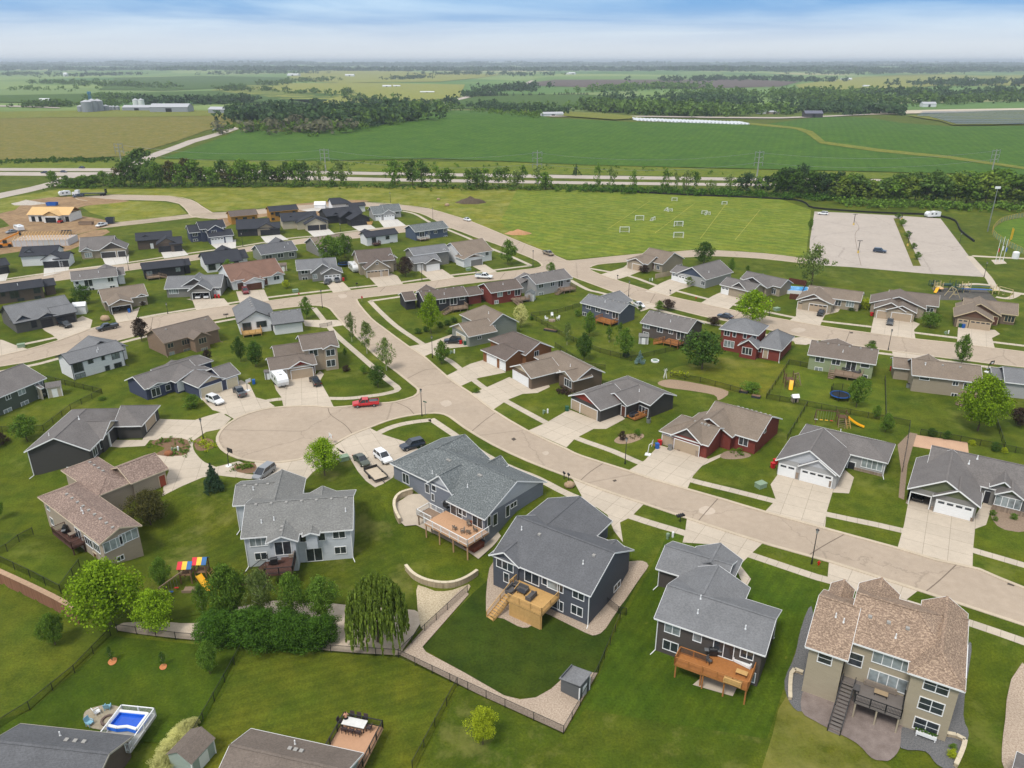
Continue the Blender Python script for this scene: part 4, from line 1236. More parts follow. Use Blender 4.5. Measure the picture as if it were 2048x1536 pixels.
h = hD = house('dark slate walkout house with charcoal roof and new timber deck', ((1040,1134),(1181,1193)),2.7, 'navygrey', 'dark', foot=-3.2)
h.block('xgg', (983,1110),(1181,1193),('r', 1032,1031),2.7,0.50)
h.near((1009,1103),(1040,1134),2.7,0.5,4)
h.far((1160,992),(1225,1042),2.7,0.5,12)
h.far((1232,1079),(1247,1105),2.7,0.5,5)
h.op('1S w3 1010,1129 2.7 1.5; 0S s 1064,1151 2.2 2.1; 0S w1 1090,1160 0.8 1.4; 0S w1 1107,1168 1.8 1.6 p; 0S w1 1121,1175 0.8 1.4; 0S w2 1157,1189 1.6 1.3; 0S w1 1091,1195 0.8 1.4; 0S w1 1107,1204 1.8 1.5; 0S w1 1121,1212 0.8 1.4; 0S w2 1154,1221 1.6 1.3; 0E w2 1234,1172 1.8 0.9; 1S w1 1013,1155 0.8 1.4')
h.vents(0,0,1,0.3,0.7,0.4,[(0.12,0.25),(0.8,0.45)]); h.vents(0,2,1,0.3,0.85,1.3); h.gutter(0, 'SE')
b0=h.blocks[0]
u0 = h.hit(0, 'S', 1052,1160)[0]
dD = deck(h, u0, u0 + 5.2, b0['wy0'] - 4.2, b0['wy0'],0.1, WOODPALE, WOODPALE, -2.7, 'SE')
stairs(dD, (u0 - 0.7, b0['wy0'] - 1.2,0.1),(u0 - 1.5, b0['wy0'] - 6.2,-2.5),1.2, WOODPALE)
deck(h, u0 - 1.4, u0, b0['wy0'] - 1.8, b0['wy0'],0.1, WOODPALE, WOODPALE, -2.7, 'W')
for i in range(24):
  MB().box(u0 + 0.2 + i * 0.2, u0 + 0.385 + i * 0.2, b0['wy0'] - 4.2, b0['wy0'] - 4.16,-2.6,-0.3).build('fence_board', WOODPALE, dD)

h = hE = house('dark brown walkout house with grey roof and orange cedar deck', ((1308,1236),(1531,1312)),2.7, 'umber', 'dark2', foot=-3.2)
h.block('xgg', (1308,1236),(1531,1312),(1561,1219),2.7,0.42)
h.far((1436,1130),(1501,1176),2.7,0.42,9)
h.block('xgg', (1311,1137),(1450,1175),('r', 1330,1090),2.7,0.42)
h.far((1441,1086),(1486,1120),2.7,0.45,5)
h.op('0S w2 1345,1258 1.8 1.3 p; 0S w1 1395,1274 0.9 1.2 p; 0S s 1447,1299 2.3 2.1; 0S w2 1494,1308 1.4 1.2; 0S w2 1341,1292 1.8 1.3; 0S w2 1499,1352 1.2 1.3 p')
h.vents(0,0,1,0,1,0.4,[(0.35,0.5),(0.78,0.5),(0.33,0.1)]); h.gutter(0, 'SW,NE'); h.gutter(2, 'SW')
b0=h.blocks[0]
u0 = h.hit(0, 'S', 1420,1316)[0]
dE = deck(h, u0, u0 + 5.2, b0['wy0'] - 3.6, b0['wy0'],0.0, WOOD, WOOD, -2.7, 'SE')
deck(h, u0 - 3.3, u0, b0['wy0'] - 3.4, b0['wy0'] - 1.4,-0.25, WOOD, WOOD, -2.7, 'SWN')

h = hF = house('three-level tan house with mottled fawn roof and grey rear balcony', ((1690,1280),(1824,1324)),5.3, 'khaki', 'fawn', foot=-3.2)
h.block('xgh', (1690,1280),(1931,1363),('r', 1750,1196),5.3,0.52)
h.near((1880,1333),(1931,1381),5.2,0.45,8, 'yhg')
h.block('xgg', (1610,1293),(1696,1324),('r', 1667,1200),4.3,0.52)
h.far((1689,1159),(1710,1180),4.3,0.6,5)
h.far((1764,1155),(1800,1190),5.3,0.6,5)
h.far((1895,1193),(1936,1228),5.3,0.5,6)
h.op('2S w1h 1650,1317 1.4 1.3; 0S w1h 1711,1319 1.4 1.6; 0S w4 1785,1323 3.9 1.6 p; 0S w4 1775,1362 3.9 1.7 p; 1S w2h 1873,1373 2.3 1.5; 1S w2h 1862,1412 2.3 1.5; 1S w2h 1852,1452 2.3 1.5')
h.vents(0,3,1,0.3,0.9,2.2,[(0.75,0.65)]); h.vents(2,0,1,0,1,0.3,[(0.5,0.3),(0.7,0.35)])
b0=h.blocks[0]
GREYDECK = plain('composite_decking', srgb(112,106,102),0.7, var=0.08, scale=3)
u0 = h.hit(0, 'S', 1706,1380)[0]
dF = deck(h, u0 + 0.4, h.blocks[1]['wx0'] - 0.06, b0['wy0'] - 3.4, b0['wy0'],0.1, W['khaki'], BLACK, -2.7, 'SE', floor=GREYDECK)
stairs(dF, (u0 - 0.6, b0['wy0'] - 0.8,0.1),(u0 - 0.9, b0['wy0'] - 6.6,-2.5),1.3, GREYDECK, True, BLACK)
deck(h, u0 - 1.4, u0 + 0.4, b0['wy0'] - 0.9, b0['wy0'],0.1, GREYDECK, BLACK, -2.7, '')

# ---- round the turning circle and along the left
h = hG = house('charcoal house with open porch and cream gables on the turning circle', ((51,904),(180,901)),2.8, 'charcoal', 'ash', foot=-2.0)
h.near((107,876),(180,901),2.8,0.45,(187,818), 'ygh')
h.block('xgh', (225,853),(285,850),(319,810),2.8,0.45)
h.block('xgg', (150,880),(222,862),8,2.8,0.45, acc=CREAM)
h.op('0S w2 145,939 1.6 0.9; 0E w2 190,903 1.4 1.5; 0E w2 203,887 1.4 1.5; 1E g 301,843 4.6 2.1 tan')
h.vents(0,0,1,0,1,0.3,[(0.3,0.5),(0.5,-0.3)])
h.post(h.px(222,893,0).x, h.px(222,893,0).y, 0,2.8,0.25); h.gutter(0, 'SW')

h = hH = house('navy house with cream garage doors and white trim on the turning circle', ((395,775),(480,746)),2.7, 'navy', 'ash')
h.block('xgg', (289,779),(400,742),(247,761),2.7,0.45)
h.near((421,751),(395,775),2.7,0.42,10,acc=CREAM)
h.block('xgg', (445,759),(480,746),('r', 462,724),2.7,0.45)
h.near((387,738),(350,765),2.75,0.42,9,acc=CREAM)
h.near((314,765),(296,777),2.72,0.42,5,acc=CREAM)
h.block('xhh', (330,752),(430,722),('r', 372,716),3.2,0.45)
h.op('4S w2 312,784 1.8 1.7; 0S w1 336,775 1.0 1.2; 1S g 423,779 4.8 2.1 cream; 2S g 465,767 2.6 2.1 cream; 3S d 361,773 1.2 2.1 white')
h.gutter(1, 'SW')

h = hI = house('dark green house cut by the left edge of the picture', ((0,795),(94,756)),3.8, 'green', 'ash', foot=-0.6)
h.block('xgg', (-90,832),(94,756),('r', 45,727),3.8,0.42)
h.block('xgg', (88,775),(117,784),4.0,2.6,0.4, wall=W['cream'])
h.op('0S w2 78,769 1.6 1.3 p; 0S w2 43,783 1.5 1.2 p; 0S w2 16,794 1.0 0.9; 0S w2 84,794 1.5 1.1 p; 0S w2 50,808 1.6 1.1 p; 0S w2 16,823 1.6 1.1 p')
h.vents(0,0,1,0,1,0.3,[(0.5,0.5),(0.6,0.45)])

h = hJ = house('white split-level house with charcoal roof seen from behind', ((139,729),(250,699)),3.9, 'white', 'dark2', trim=DARKTRIM, foot=-0.6)
h.block('xgg', (139,729),(250,699),(110,714),3.9,0.42)
h.far((177,671),(232,681),3.2,0.45,6)
h.op('0S s 156,734 2.0 2.1; 0S w2 181,722 1.0 1.0; 0S w1 206,716 0.6 0.8; 0S w2 231,711 1.6 1.4 p; 0S w2 161,752 2.0 1.1 p; 0S w2 215,736 0.9 1.0; 0S w2 236,730 1.6 1.0')
h.vents(0,0,1,0,1,0.3,[(0.6,0.4),(0.55,0.6)]); h.gutter(0, 'SE,SW')

h = hK = house('brown two-level house with rear bay seen from behind', ((327,687),(440,657)),3.5, 'brown', 'taupe', foot=-0.6, trim=plain('tan_trim', srgb(150,130,112),0.6, var=0.04))
h.block('xgg', (327,687),(440,657),(293,668),3.5,0.48)
h.near((402,664),(386,679),3.5,0.5,4)
h.wtrim = plain('sand_trim', srgb(176,158,138),0.6, var=0.04)
h.op('0S w2 341,691 1.4 1.0; 0S w3 371,684 1.8 1.2; 1S w3 405,681 1.9 1.3; 0S w2 344,707 1.3 0.9 p; 0S w2 374,701 1.6 0.9 p; 1S w3 409,699 1.6 0.9 p; 0E w1 430,680 0.7 0.9')
h.vents(0,2,1,0.2,0.9,1.0); h.gutter(0, 'SW,SE')

h = hL = house('white farmhouse-style house with dark roof and small timber deck', ((550,649),(607,642)),3.2, 'white', 'dark2', foot=-0.6, trim=DARKTRIM)
h.near((512,622),(475,647),3.2,0.5,(468,616))
h.block('xgg', (545,650),(608,642),('r', 602,617),2.9,0.48)
h.op('0S s 494,654 2.0 2.1; 0S w3 523,648 2.4 1.4; 0S d 552,656 0.9 2.0 black; 0S w2 531,668 0.8 0.6')
h.vents(0,5,1,0.4,0.95,0.4); h.vents(1,4,1,0.1,0.9,0.4)
b0=h.blocks[0]
deck(h, b0['wx0'] + 0.3, b0['wx0'] + 5.0, b0['wy0'] - 3.0, b0['wy0'],0.9, WOODPALE, WOODPALE, -0.1, 'SWE')

h = hM = house('beige two-storey house with small red gables on the corner', ((576,737),(630,729)),2.8, 'beige', 'taupe')
h.block('xgg', (605,701),(680,693),('r', 640,665),5.4,0.5)
h.near((661,689),(645,698),5.4,0.5,4,acc=RED)
h.block('xgg', (540,742),(636,731),7.5,2.8,0.45)
h.near((600,721),(576,737),2.8,0.45,6,acc=RED)
h.block('xgg', (552,722),(610,712),9.0,3.2,0.45)
h.op('0S w2 627,706 1.8 1.4; 1S w2 661,705 1.9 1.4; 1S w2 662,726 1.9 1.5; 3S g 605,751 4.7 2.1 tan; 2S g 562,752 2.5 2.1 tan; 2S d 640,734 1.0 2.1 brown')

# ---- row facing the middle street
h = house('large charcoal-walled house with grey roof, dark doors and a black SUV outside', ((75,637),(150,622)),2.8, 'darkgrey', 'dark2', gdoor=DOORS['black'], trim=DARKTRIM)
h.block('xgg', (27,648),(150,622),('r', 88,597),2.8,0.5)
h.near((44,631),(28,646),2.8,0.45,5,acc=NVY)
h.near((94,626),(75,638),2.8,0.45,5,acc=NVY)
h.block('xgg', (107,633),(153,622),('r', 140,607),2.8,0.45)
h.wtrim=DARKTRIM
h.op('1S w3 46,655 2.2 1.4 p; 2S g 95,648 2.6 2.2; 3S g 131,637 4.4 2.2; 0S d 67,644 1.1 2.1 black')
h = house('small tan house with an open two-car garage and a boulder on its lawn', ((217,611),(265,604)),2.8, 'putty', 'tan')
h.block('xgg', (205,604),(296,590),('r', 250,572),2.8,0.45)
h.near((240,598),(217,611),2.8,0.42,7,acc=TAUP)
h.near((282,587),(271,594),2.8,0.45,4)
h.op('1S o 241,619 4.9 2.1; 2S w2 284,599 1.6 1.3 p')
h = house('grey gabled house with an open garage showing two white cars', ((330,577),(442,573)),2.8, 'grey', 'dark2')
h.block('xgg', (328,578),(443,573),('r', 405,550),2.8,0.45)
h.near((388,556),(358,575),2.8,0.45,7,acc=CHAR)
h.near((396,567),(375,582),2.8,0.45,6,acc=CHAR)
h.op('2S o 404,590 4.8 2.1; 0S G 434,587 2.5 2.2 white; 0S w4 347,581 2.6 1.6 p; 1S d 373,584 1.0 2.1 black')
h.vents(0,0,1,0,1,0.3,[(0.6,0.3)])
h = house('white house with rusty brown roof and brown garage doors', ((480,566),(527,559)),2.8, 'white', 'rust')
h.block('xgg', (462,564),(566,546),('r', 510,521),2.8,0.45)
h.near((508,554),(488,565),2.8,0.45,7)
h.near((555,543),(542,552),2.8,0.45,5)
h.block('yhg', (470,561),(522,553),10,3.2,0.45)
h.op('1S g 509,575 4.7 2.1 brown; 3S g 480,578 2.4 2.1 brown; 2S w2 553,555 1.8 1.4; 0S d 532,563 1.0 2.1 brown')
h = house('grey gabled house with white garage door and two cars outside', ((642,548),(685,545)),2.8, 'grey', 'dark2')
h.block('xgg', (593,541),(674,533),('r', 664,515),3.3,0.42)
h.near((645,527),(621,546),2.9,0.45,8)
h.near((663,535),(642,548),2.8,0.42,7)
h.op('2S G 665,557 4.8 2.1 white; 0S w2 609,543 2.0 1.3; 0S w2 610,557 1.6 0.8; 1S w2 630,553 1.2 1.4 p')
h = house('tall tan-gabled house with a wide brown garage and arched window', ((730,539),(784,534)),2.9, 'putty', 'brown')
h.block('xgg', (717,526),(789,519),('r', 779,495),4.2,0.5)
h.near((754,519),(730,539),2.9,0.55,8, acc=W['putty'])
h.near((780,507),(766,518),4.2,0.6,5)
h.op('1S G 746,547 4.8 2.1 tan; 1S G 771,543 2.5 2.1 tan; 2S w1 780,519 1.0 1.4; 1S w1 754,527 0.6 0.6; 2S w1 782,530 0.9 1.6')
h = house('grey split-level house with two white garage doors beside the purple-leaved tree', ((850,526),(880,522)),2.9, 'grey', 'dark2')
h.block('xgg', (827,511),(897,500),('r', 890,487),4.6,0.42)
h.block('xgg', (827,527),(884,521),7,2.9,0.42)
h.near((866,516),(850,527),2.9,0.42,6,acc=CHAR)
h.near((888,497),(880,503),4.5,0.45,4,acc=CHAR)
h.op('1S g 842,534 2.5 2.1 white; 2S g 866,531 4.6 2.1 white; 3S w2 887,509 1.5 1.4; 3S w2 886,521 1.5 0.9')
h = house('white house with tan roof and a grey garage door next to the corner', ((926,519),(970,512)),2.9, 'white', 'tan')
h.block('xgg', (922,511),(981,499),(909,492),3.5,0.45)
h.near((947,508),(926,519),2.9,0.42,6,acc=TAUP)
h.op('1S g 954,525 4.6 2.1 grey; 0S w2 974,504 1.2 1.4; 0W w1 917,507 0.8 1.2')

# ---- backs of the next street
h = house('dark brown house seen from behind at the left edge', ((0,584),(88,572)),3.6, 'darkbrown', 'black', trim=DARKTRIM)
h.block('xgg', (-40,590),(88,572),('r', 86,557),3.6,0.42)
h.block('xgg', (86,573),(112,569),('r', 98,557),2.9,0.42)
h.op('0S s 29,589 2.2 2.0; 0S w2 74,581 1.7 1.4; 0S w2 42,600 1.7 1.0; 0S w2 76,595 1.7 0.9; 0S w1 6,588 1.0 1.2')
h.vents(0,0,1,0,1,0.3,[(0.6,0.4)])
h = house('white two-level house with brown-grey roof seen from behind', ((142,562),(236,552)),3.6, 'white', 'ash')
h.block('xgg', (142,562),(236,552),('r', 232,534),3.6,0.42)
h.far((210,528),(240,537),3.4,0.42,7)
h.block('xgg', (232,551),(250,547),('r', 236,535),3.0,0.42)
h.op('0S w1 154,566 0.9 0.9; 0S s 177,566 2.2 2.0; 0S w2 221,559 1.6 1.3; 0S w2 184,579 1.4 0.9; 0S w2 225,574 1.4 0.8')
h.vents(0,0,1,0,1,0.3,[(0.6,0.4),(0.2,0.6)])
h = house('charcoal house with black roof seen from behind with a pale landing', ((284,540),(367,531)),3.2, 'black', 'black', trim=DARKTRIM)
h.block('xgg', (284,540),(370,531),('r', 377,516),3.2,0.42)
h.block('xgg', (366,531),(381,528),('r', 374,517),2.9,0.42)
h.op('0S w2 299,547 1.8 1.6 p; 0S w1 317,541 0.8 0.8; 0S w2 356,539 1.5 1.3 p')
b0=h.blocks[0]
dk = deck(h, b0['wx0'] + 0.5, b0['wx0'] + 4.2, b0['wy0'] - 2.6, b0['wy0'],0.9, WOODGREY, WOODGREY, 0, 'SW')
stairs(dk, (b0['wx0'] + 4.2, b0['wy0'] - 1.4,0.9),(b0['wx0'] + 6.4, b0['wy0'] - 1.4,0.05),1.1, WOODGREY)
h = house('white house with black roof and dark rear windows beside a young tree', ((410,529),(485,520)),3.0, 'white', 'black', trim=DARKTRIM)
h.block('xgg', (410,529),(486,520),('r', 475,497),3.0,0.45)
h.far((444,490),(462,497),3.0,0.5,6)
h.block('xgg', (478,517),(494,512),('r', 484,499),2.9,0.45)
h.op('0S s 424,534 2.2 1.9; 0S w1 445,530 1.2 1.3; 0S w2 472,526 1.8 1.4')
h = house('grey-green house with dark roof seen from behind', ((522,510),(595,500)),3.0, 'greygreen', 'dark')
h.block('xgg', (522,510),(596,500),('r', 590,480),3.0,0.45)
h.far((551,474),(570,483),3.0,0.5,6)
h.op('0S s 538,516 2.2 1.9; 0S w2 561,511 2.0 1.4; 0S w2 583,509 1.9 1.4')
h.vents(0,0,1,0,1,0.3,[(0.7,0.6),(0.85,0.3)])
h = house('tan-roofed house half hidden behind two big trees', ((635,498),(700,489)),3.0, 'grey', 'tan')
h.block('xgg', (636,498),(702,489),('r', 690,466),3.0,0.45)
h = house('white house with black roof and a dark rear stair', ((732,474),(795,466)),3.4, 'white', 'black', trim=DARKTRIM)
h.block('xgg', (732,475),(796,466),('r', 790,456),3.4,0.42)
h.near((730,458),(738,471),3.3,0.42,9)
h.op('0S s 748,480 1.6 1.9; 0S w2 775,475 1.4 1.2; 0S w2 783,487 1.3 0.8')
b0=h.blocks[0]
dk = deck(h, b0['wx0'] + 2.0, b0['wx0'] + 4.6, b0['wy0'] - 2.2, b0['wy0'],0.8, WOODDARK, WOODDARK, 0, 'SE')
h = house('navy blue house with a white-railed rear deck near the bend', ((830,464),(897,455)),3.6, 'blue', 'slate', foot=-0.6)
h.block('xgg', (830,464),(898,455),('r', 890,441),3.6,0.42)
h.op('0S s 844,469 2.0 2.0; 0S w2 871,464 1.3 1.0; 0S w2 890,461 1.5 1.1; 0S w2 891,474 1.4 0.9; 0S w1 858,466 0.7 0.8')
b0=h.blocks[0]
deck(h, b0['wx0'] + 0.6, b0['wx0'] + 4.8, b0['wy0'] - 2.6, b0['wy0'],0.9, WOODGREY, WHITE, 0, 'SWE')

# ---- row with new white driveways
h = house('dark house cut by the left edge among the new driveways', ((-40,537),(19,528)),2.9, 'darkgrey', 'black', trim=DARKTRIM)
h.block('xgg', (-60,541),(19,528),('r', 5,516),2.9,0.42)
h.op('0S g 5,540 4.6 2.1 black')
h = house('white house with black roof, dark garage doors and a raised entry', ((81,519),(139,516)),2.9, 'white', 'black', trim=DARKTRIM, gdoor=DOORS['black'])
h.block('xgg', (37,513),(118,505),('r', 115,490),3.6,0.42)
h.near((57,499),(39,511),3.5,0.42,5)
h.near((101,507),(81,520),2.9,0.42,6)
h.block('xgg', (105,519),(139,516),('r', 135,503),2.9,0.42)
h.op('2S g 102,526 4.6 2.1; 3S g 130,523 2.5 2.1; 1S w3 52,516 2.0 1.4; 1S w2 53,527 1.8 0.8; 1S d 73,525 1.2 2.0 black')
h = house('tan-and-grey house with two wide gables and a broad new driveway', ((197,500),(256,496)),2.9, 'putty', 'ash', gdoor=DOORS['char'])
h.block('xgg', (158,503),(230,496),('r', 225,471),2.9,0.5)
h.near((222,484),(197,501),2.9,0.5,9,acc=CHAR)
h.near((172,495),(160,503),2.9,0.45,5, acc=W['lightgrey'])
h.op('1S g 217,511 4.6 2.1; 1S g 246,507 2.5 2.1; 2S w3 177,510 2.2 1.5 p')
h = house('charcoal house with a silver SUV on its new driveway', ((312,490),(350,487)),2.9, 'darkbrown', 'black', trim=DARKTRIM, gdoor=DOORS['black'])
h.block('xgg', (271,482),(345,474),('r', 340,461),3.5,0.42)
h.near((290,470),(272,480),3.4,0.42,5,acc=TAUP)
h.near((332,476),(312,490),2.9,0.42,6,acc=TAUP)
h.block('xgg', (338,489),(365,484),('r', 352,473),2.9,0.42)
h.op('2S g 332,496 4.6 2.1; 3S g 356,492 2.4 2.1; 1S w2 284,486 2.0 1.4; 0S d 304,492 1.1 2.0 white')
h = house('navy-and-white two-storey house with white garage doors', ((417,474),(467,469)),2.8, 'navy', 'black')
h.block('xgg', (399,459),(450,452),('r', 420,441),5.0,0.45)
h.block('xgg', (378,466),(402,462),('r', 390,449),3.8,0.45)
h.near((430,450),(415,461),5.0,0.5,4)
h.block('xgg', (417,475),(467,469),('r', 445,459),2.8,0.45)
h.op('3S G 435,481 4.6 2.1 white; 3S g 458,477 2.4 2.1 white; 1S w3 390,469 1.8 1.2; 0S w1 407,461 1.0 1.0; 2S w3 428,464 1.8 1.2; 1S w2 391,480 1.6 0.7')
h = house('charcoal house with tan garage front and dark doors', ((512,457),(551,455)),2.8, 'black', 'black', trim=DARKTRIM, gdoor=DOORS['black'])
h.block('xgg', (472,459),(540,450),('r', 537,436),3.0,0.42)
h.near((532,447),(512,458),2.8,0.42,6, wall=W['putty'])
h.block('xgg', (538,457),(561,454),('r', 550,444),2.8,0.42)
h.op('1S g 534,467 4.6 2.1; 2S g 555,464 2.4 2.1; 0S w3 490,460 2.0 1.4')
h = house('beige house with black roof and three cream gables', ((609,449),(652,446)),2.8, 'cream', 'black', trim=DARKTRIM, gdoor=DOORS['black'])
h.block('xgg', (563,443),(633,434),('r', 630,422),3.4,0.42)
h.near((581,432),(570,440),3.4,0.45,4)
h.near((624,431),(592,446),2.9,0.45,6)
h.near((631,436),(609,449),2.8,0.42,5)
h.op('3S g 627,455 4.4 2.1; 3S g 646,452 2.3 2.1; 1S w2 581,443 1.8 1.3; 1S w2 582,454 1.6 0.7')
h = house('all-black house with black roof and doors in the new row', ((700,439),(740,435)),2.8, 'black', 'black', trim=DARKTRIM, gdoor=DOORS['black'])
h.block('xgg', (652,433),(722,424),('r', 717,411),3.3,0.42)
h.near((697,422),(680,435),2.9,0.45,7)
h.near((720,427),(700,440),2.8,0.42,6)
h.near((671,425),(663,431),3.3,0.45,4)
h.op('2S g 715,444 4.4 2.1; 2S g 732,441 2.3 2.1; 3S w2 671,434 1.6 1.3 p; 3S w2 672,445 1.5 0.7')
h = house('light grey house with white garage doors at the bend', ((746,429),(792,426)),2.9, 'lightgrey', 'slate')
h.block('xgg', (746,429),(770,427),12,2.9,0.42)
h.near((777,419),(764,428),2.9,0.42,8)
h.block('xgg', (765,424),(802,420),('r', 800,407),2.9,0.42)
h.op('0S G 757,437 2.4 2.1 white; 1S G 779,435 4.6 2.1 white; 2S w2 794,423 1.6 1.3')
h = house('half-built house in ochre sheathing with brown roof', ((460,434),(516,429)),3.4, 'ochre', 'brown', trim=W['ochre'])
h.block('xgg', (460,434),(517,429),('r', 514,417),3.4,0.42)
h.op('0S w1 473,438 1.0 1.0; 0S w1 490,438 1.8 1.6; 0S w1 507,436 1.2 1.0')
h = house('taller half-built house in ochre sheathing with black roof', ((539,424),(597,419)),4.4, 'ochre', 'black', trim=W['ochre'])
h.block('xgg', (539,424),(598,419),('r', 595,408),4.4,0.42)
h.op('0S w1 544,427 1.2 1.0; 0S w1 555,428 2.0 1.8; 0S w1 588,424 1.4 1.0; 0S w1 545,438 1.4 1.0')
h = house('white house with black hip roof behind the new row', ((663,409),(704,406)),3.0, 'white', 'black', trim=DARKTRIM)
h.block('xgh', (663,409),(704,406),('r', 680,395),3.0,0.5)
h.block('xgg', (698,413),(733,411),('r', 728,404),2.9,0.42)

# ---- middle block,backs to the viewer
h = hR = house('dark plum-grey house with weathered deck and stair at the junction', ((847,602),(937,591)),3.7, 'black', 'brown', foot=-0.6)
h.block('xgg', (847,602),(937,591),(827,587),3.7,0.42)
h.block('xgg', (810,602),(834,599),('r', 805,585),2.8,0.42)
h.far((852,569),(872,578),3.2,0.5,6)
h.op('0S w2 885,602 1.8 1.3; 0S s 907,602 2.0 2.0; 0S w1 924,596 1.6 0.9')
b0 = h.blocks[0]; u0 = h.hit(0, 'S', 898,610)[0]
dk = deck(h, u0, u0 + 4.6, b0['wy0'] - 3.0, b0['wy0'],1.0, WOODGREY, WOODGREY, 0, 'SE')
stairs(dk, (u0, b0['wy0'] - 2.4,1.0),(u0 - 3.0, b0['wy0'] - 3.6,0.05),1.2, WOODGREY)
h.vents(0,6,1,0.05,0.95,0.35,[(0.5,0.6)])
h = house('red house with brown roof and rear deck beside a grey house', ((982,586),(1046,576)),3.7, 'red', 'brown', foot=-0.6)
h.block('xgg', (982,586),(1047,576),(959,571),3.7,0.42)
h.block('xgg', (936,592),(966,587),('r', 945,573),2.8,0.42)
h.op('0S w2 1000,588 1.6 1.5 p; 0S s 1035,584 1.8 2.0; 0S w2 993,604 1.2 0.9 p; 0W w2 965,583 1.2 1.2; 0S w1 1018,585 0.8 0.9')
b0=h.blocks[0]
dk = deck(h, b0['wx1'] - 3.6, b0['wx1'] + 1.2, b0['wy0'] - 3.0, b0['wy0'],1.0, WOODGREY, WOODGREY, 0, 'SE')
stairs(dk, (b0['wx1'] - 3.6, b0['wy0'] - 2.2,1.0),(b0['wx1'] - 3.2, b0['wy0'] - 5.4,0.05),1.2, WOODGREY)
h.vents(0,0,1,0,1,0.3,[(0.5,0.4)])
h = house('light grey house with brown rear deck and stair at the crossroads', ((1072,569),(1145,556)),3.7, 'lightgrey', 'ash', foot=-0.6)
h.block('xgg', (1072,569),(1146,556),(1046,554),3.7,0.42)
h.far((1048,545),(1075,552),3.0,0.5,7)
h.op('0S w2 1082,571 1.6 1.4; 0S w2 1105,568 1.4 1.2; 0S s 1121,567 1.8 2.0; 0S w1 1136,562 1.4 0.8; 0S w2 1082,588 1.6 1.0 p; 0W w1 1053,562 0.8 1.0')
b0=h.blocks[0]
dk = deck(h, b0['wx1'] - 4.6, b0['wx1'] - 0.2, b0['wy0'] - 3.0, b0['wy0'],1.1, WOOD2 if 'WOOD2' in globals() else WOODGREY, WOODGREY, 0, 'SE')
stairs(dk, (b0['wx1'] - 4.6, b0['wy0'] - 2.0,1.1),(b0['wx1'] - 7.2, b0['wy0'] - 2.4,0.05),1.2, WOODGREY)
h.vents(0,5,1,0.05,0.7,0.3)
h = hU = house('pale house with tan roof and side garage beside the bright green maple', ((937,674),(985,664)),2.8, 'greygreen', 'tan')
h.block('xgg', (937,674),(995,662),(915,650),2.8,0.45, acc=CREAM)
h.near((1005,627),(1037,643),3.2,0.45,(921,628), 'ygh')
h.op('0S w2 959,675 1.0 0.7; 0W g 922,670 4.6 2.1 cream; 1S w2 988,655 0.8 1.0')
h.vents(1,0,1,0,1,0.3,[(0.5,0.3)])
h = hV = house('rust-brown house with white garage doors, uphill of its tan twin', ((1011,722),(1064,707)),2.8, 'rust', 'brown')
h.near((1037,700),(1011,722),2.8,0.45,(969,697), 'ygh')
h.near((1079,684),(1107,694),3.4,0.45,(1030,664), 'ygh')
h.op('0W g 984,721 3.6 2.1 white; 0W g 1006,735 2.0 2.1 white; 1S w2 1073,707 1.2 1.2')
h = hW = house('tan-and-mocha house with white garage doors, wedged between red and rust neighbours', ((1062,757),(1102,747)),2.8, 'mocha', 'tan')
h.block('xgg', (1062,757),(1125,741),(1016,734),2.8,0.45, acc=CREAM)
h.near((1182,734),(1209,744),3.0,0.45,(1105,705), 'ygh')
h.block('xgg', (1146,763),(1185,752),6,2.9,0.45, acc=CREAM)
h.op('0W g 1024,748 2.2 2.1 white; 0W g 1047,765 3.8 2.1 white; 2W w3 1136,766 2.4 1.6')
h.vents(1,0,1,0,1,0.3,[(0.4,0.5)])
h = hX = house('near-black house with red gables and a cedar front porch', ((1201,822),(1242,807)),2.8, 'charcoal', 'ash')
h.block('xgg', (1201,821),(1262,800),(1134,792),2.8,0.45, acc=RED)
h.near((1327,785),(1352,790),3.0,0.45,(1235,758), 'ygh')
h.block('xgg', (1254,812),(1305,795),7,2.9,0.45, acc=RED)
h.op('0W g 1146,812 2.5 2.1 tan; 0W g 1177,829 4.8 2.1 tan; 1W w4 1284,821 3.2 1.8; 2W d 1247,822 1.0 2.1 brown')
h.vents(1,0,1,0,1,0.3,[(0.5,0.5)])
b1=h.blocks[1]
dX = deck(h, b1['wx0'] - 3.4, b1['wx0'], b1['wy0'] + 0.6, b1['wy0'] + 5.6,0.55, WOOD, WOOD, 0, 'S', posts=False)
h = hY = house('red house with tan roof, tan garage doors and blue bins', ((1318,861),(1417,892)),2.8, 'red', 'tan')
h.block('xhg', (1318,861),(1417,892),('r', 1345,827),2.8,0.42)
h.near((1375,856),(1342,869),2.8,0.42,6,acc=CHAR)
h.block('xgg', (1400,848),(1514,883),(1548,833),3.0,0.45)
h.near((1420,836),(1466,874),2.9,0.5,6,acc=BRN)
h.op('0S g 1331,882 2.4 2.1 tan; 1S g 1380,902 4.8 2.1 tan; 2S w2 1487,882 1.6 1.6; 2S d 1452,876 1.0 2.1 brown; 1S p 1357,905 0.6 1.2; 1S p 1415,915 0.5 1.2; 2E w1 1530,860 0.8 1.0')
h.vents(0,5,1,0.1,0.6,0.3); h.vents(2,8,-1,0.4,0.95,0.3)
h = hZ = house('grey house with white gables and white garage doors, red bins at its side', ((1550,919),(1672,950)),2.8, 'lightgrey', 'ash')
h.near((1620,901),(1551,920),2.8,0.42,10,acc=LG)
h.near((1638,919),(1673,950),2.8,0.42,5,acc=LG)
h.block('xhh', (1590,882),(1776,927),(1782,886),2.9,0.42)
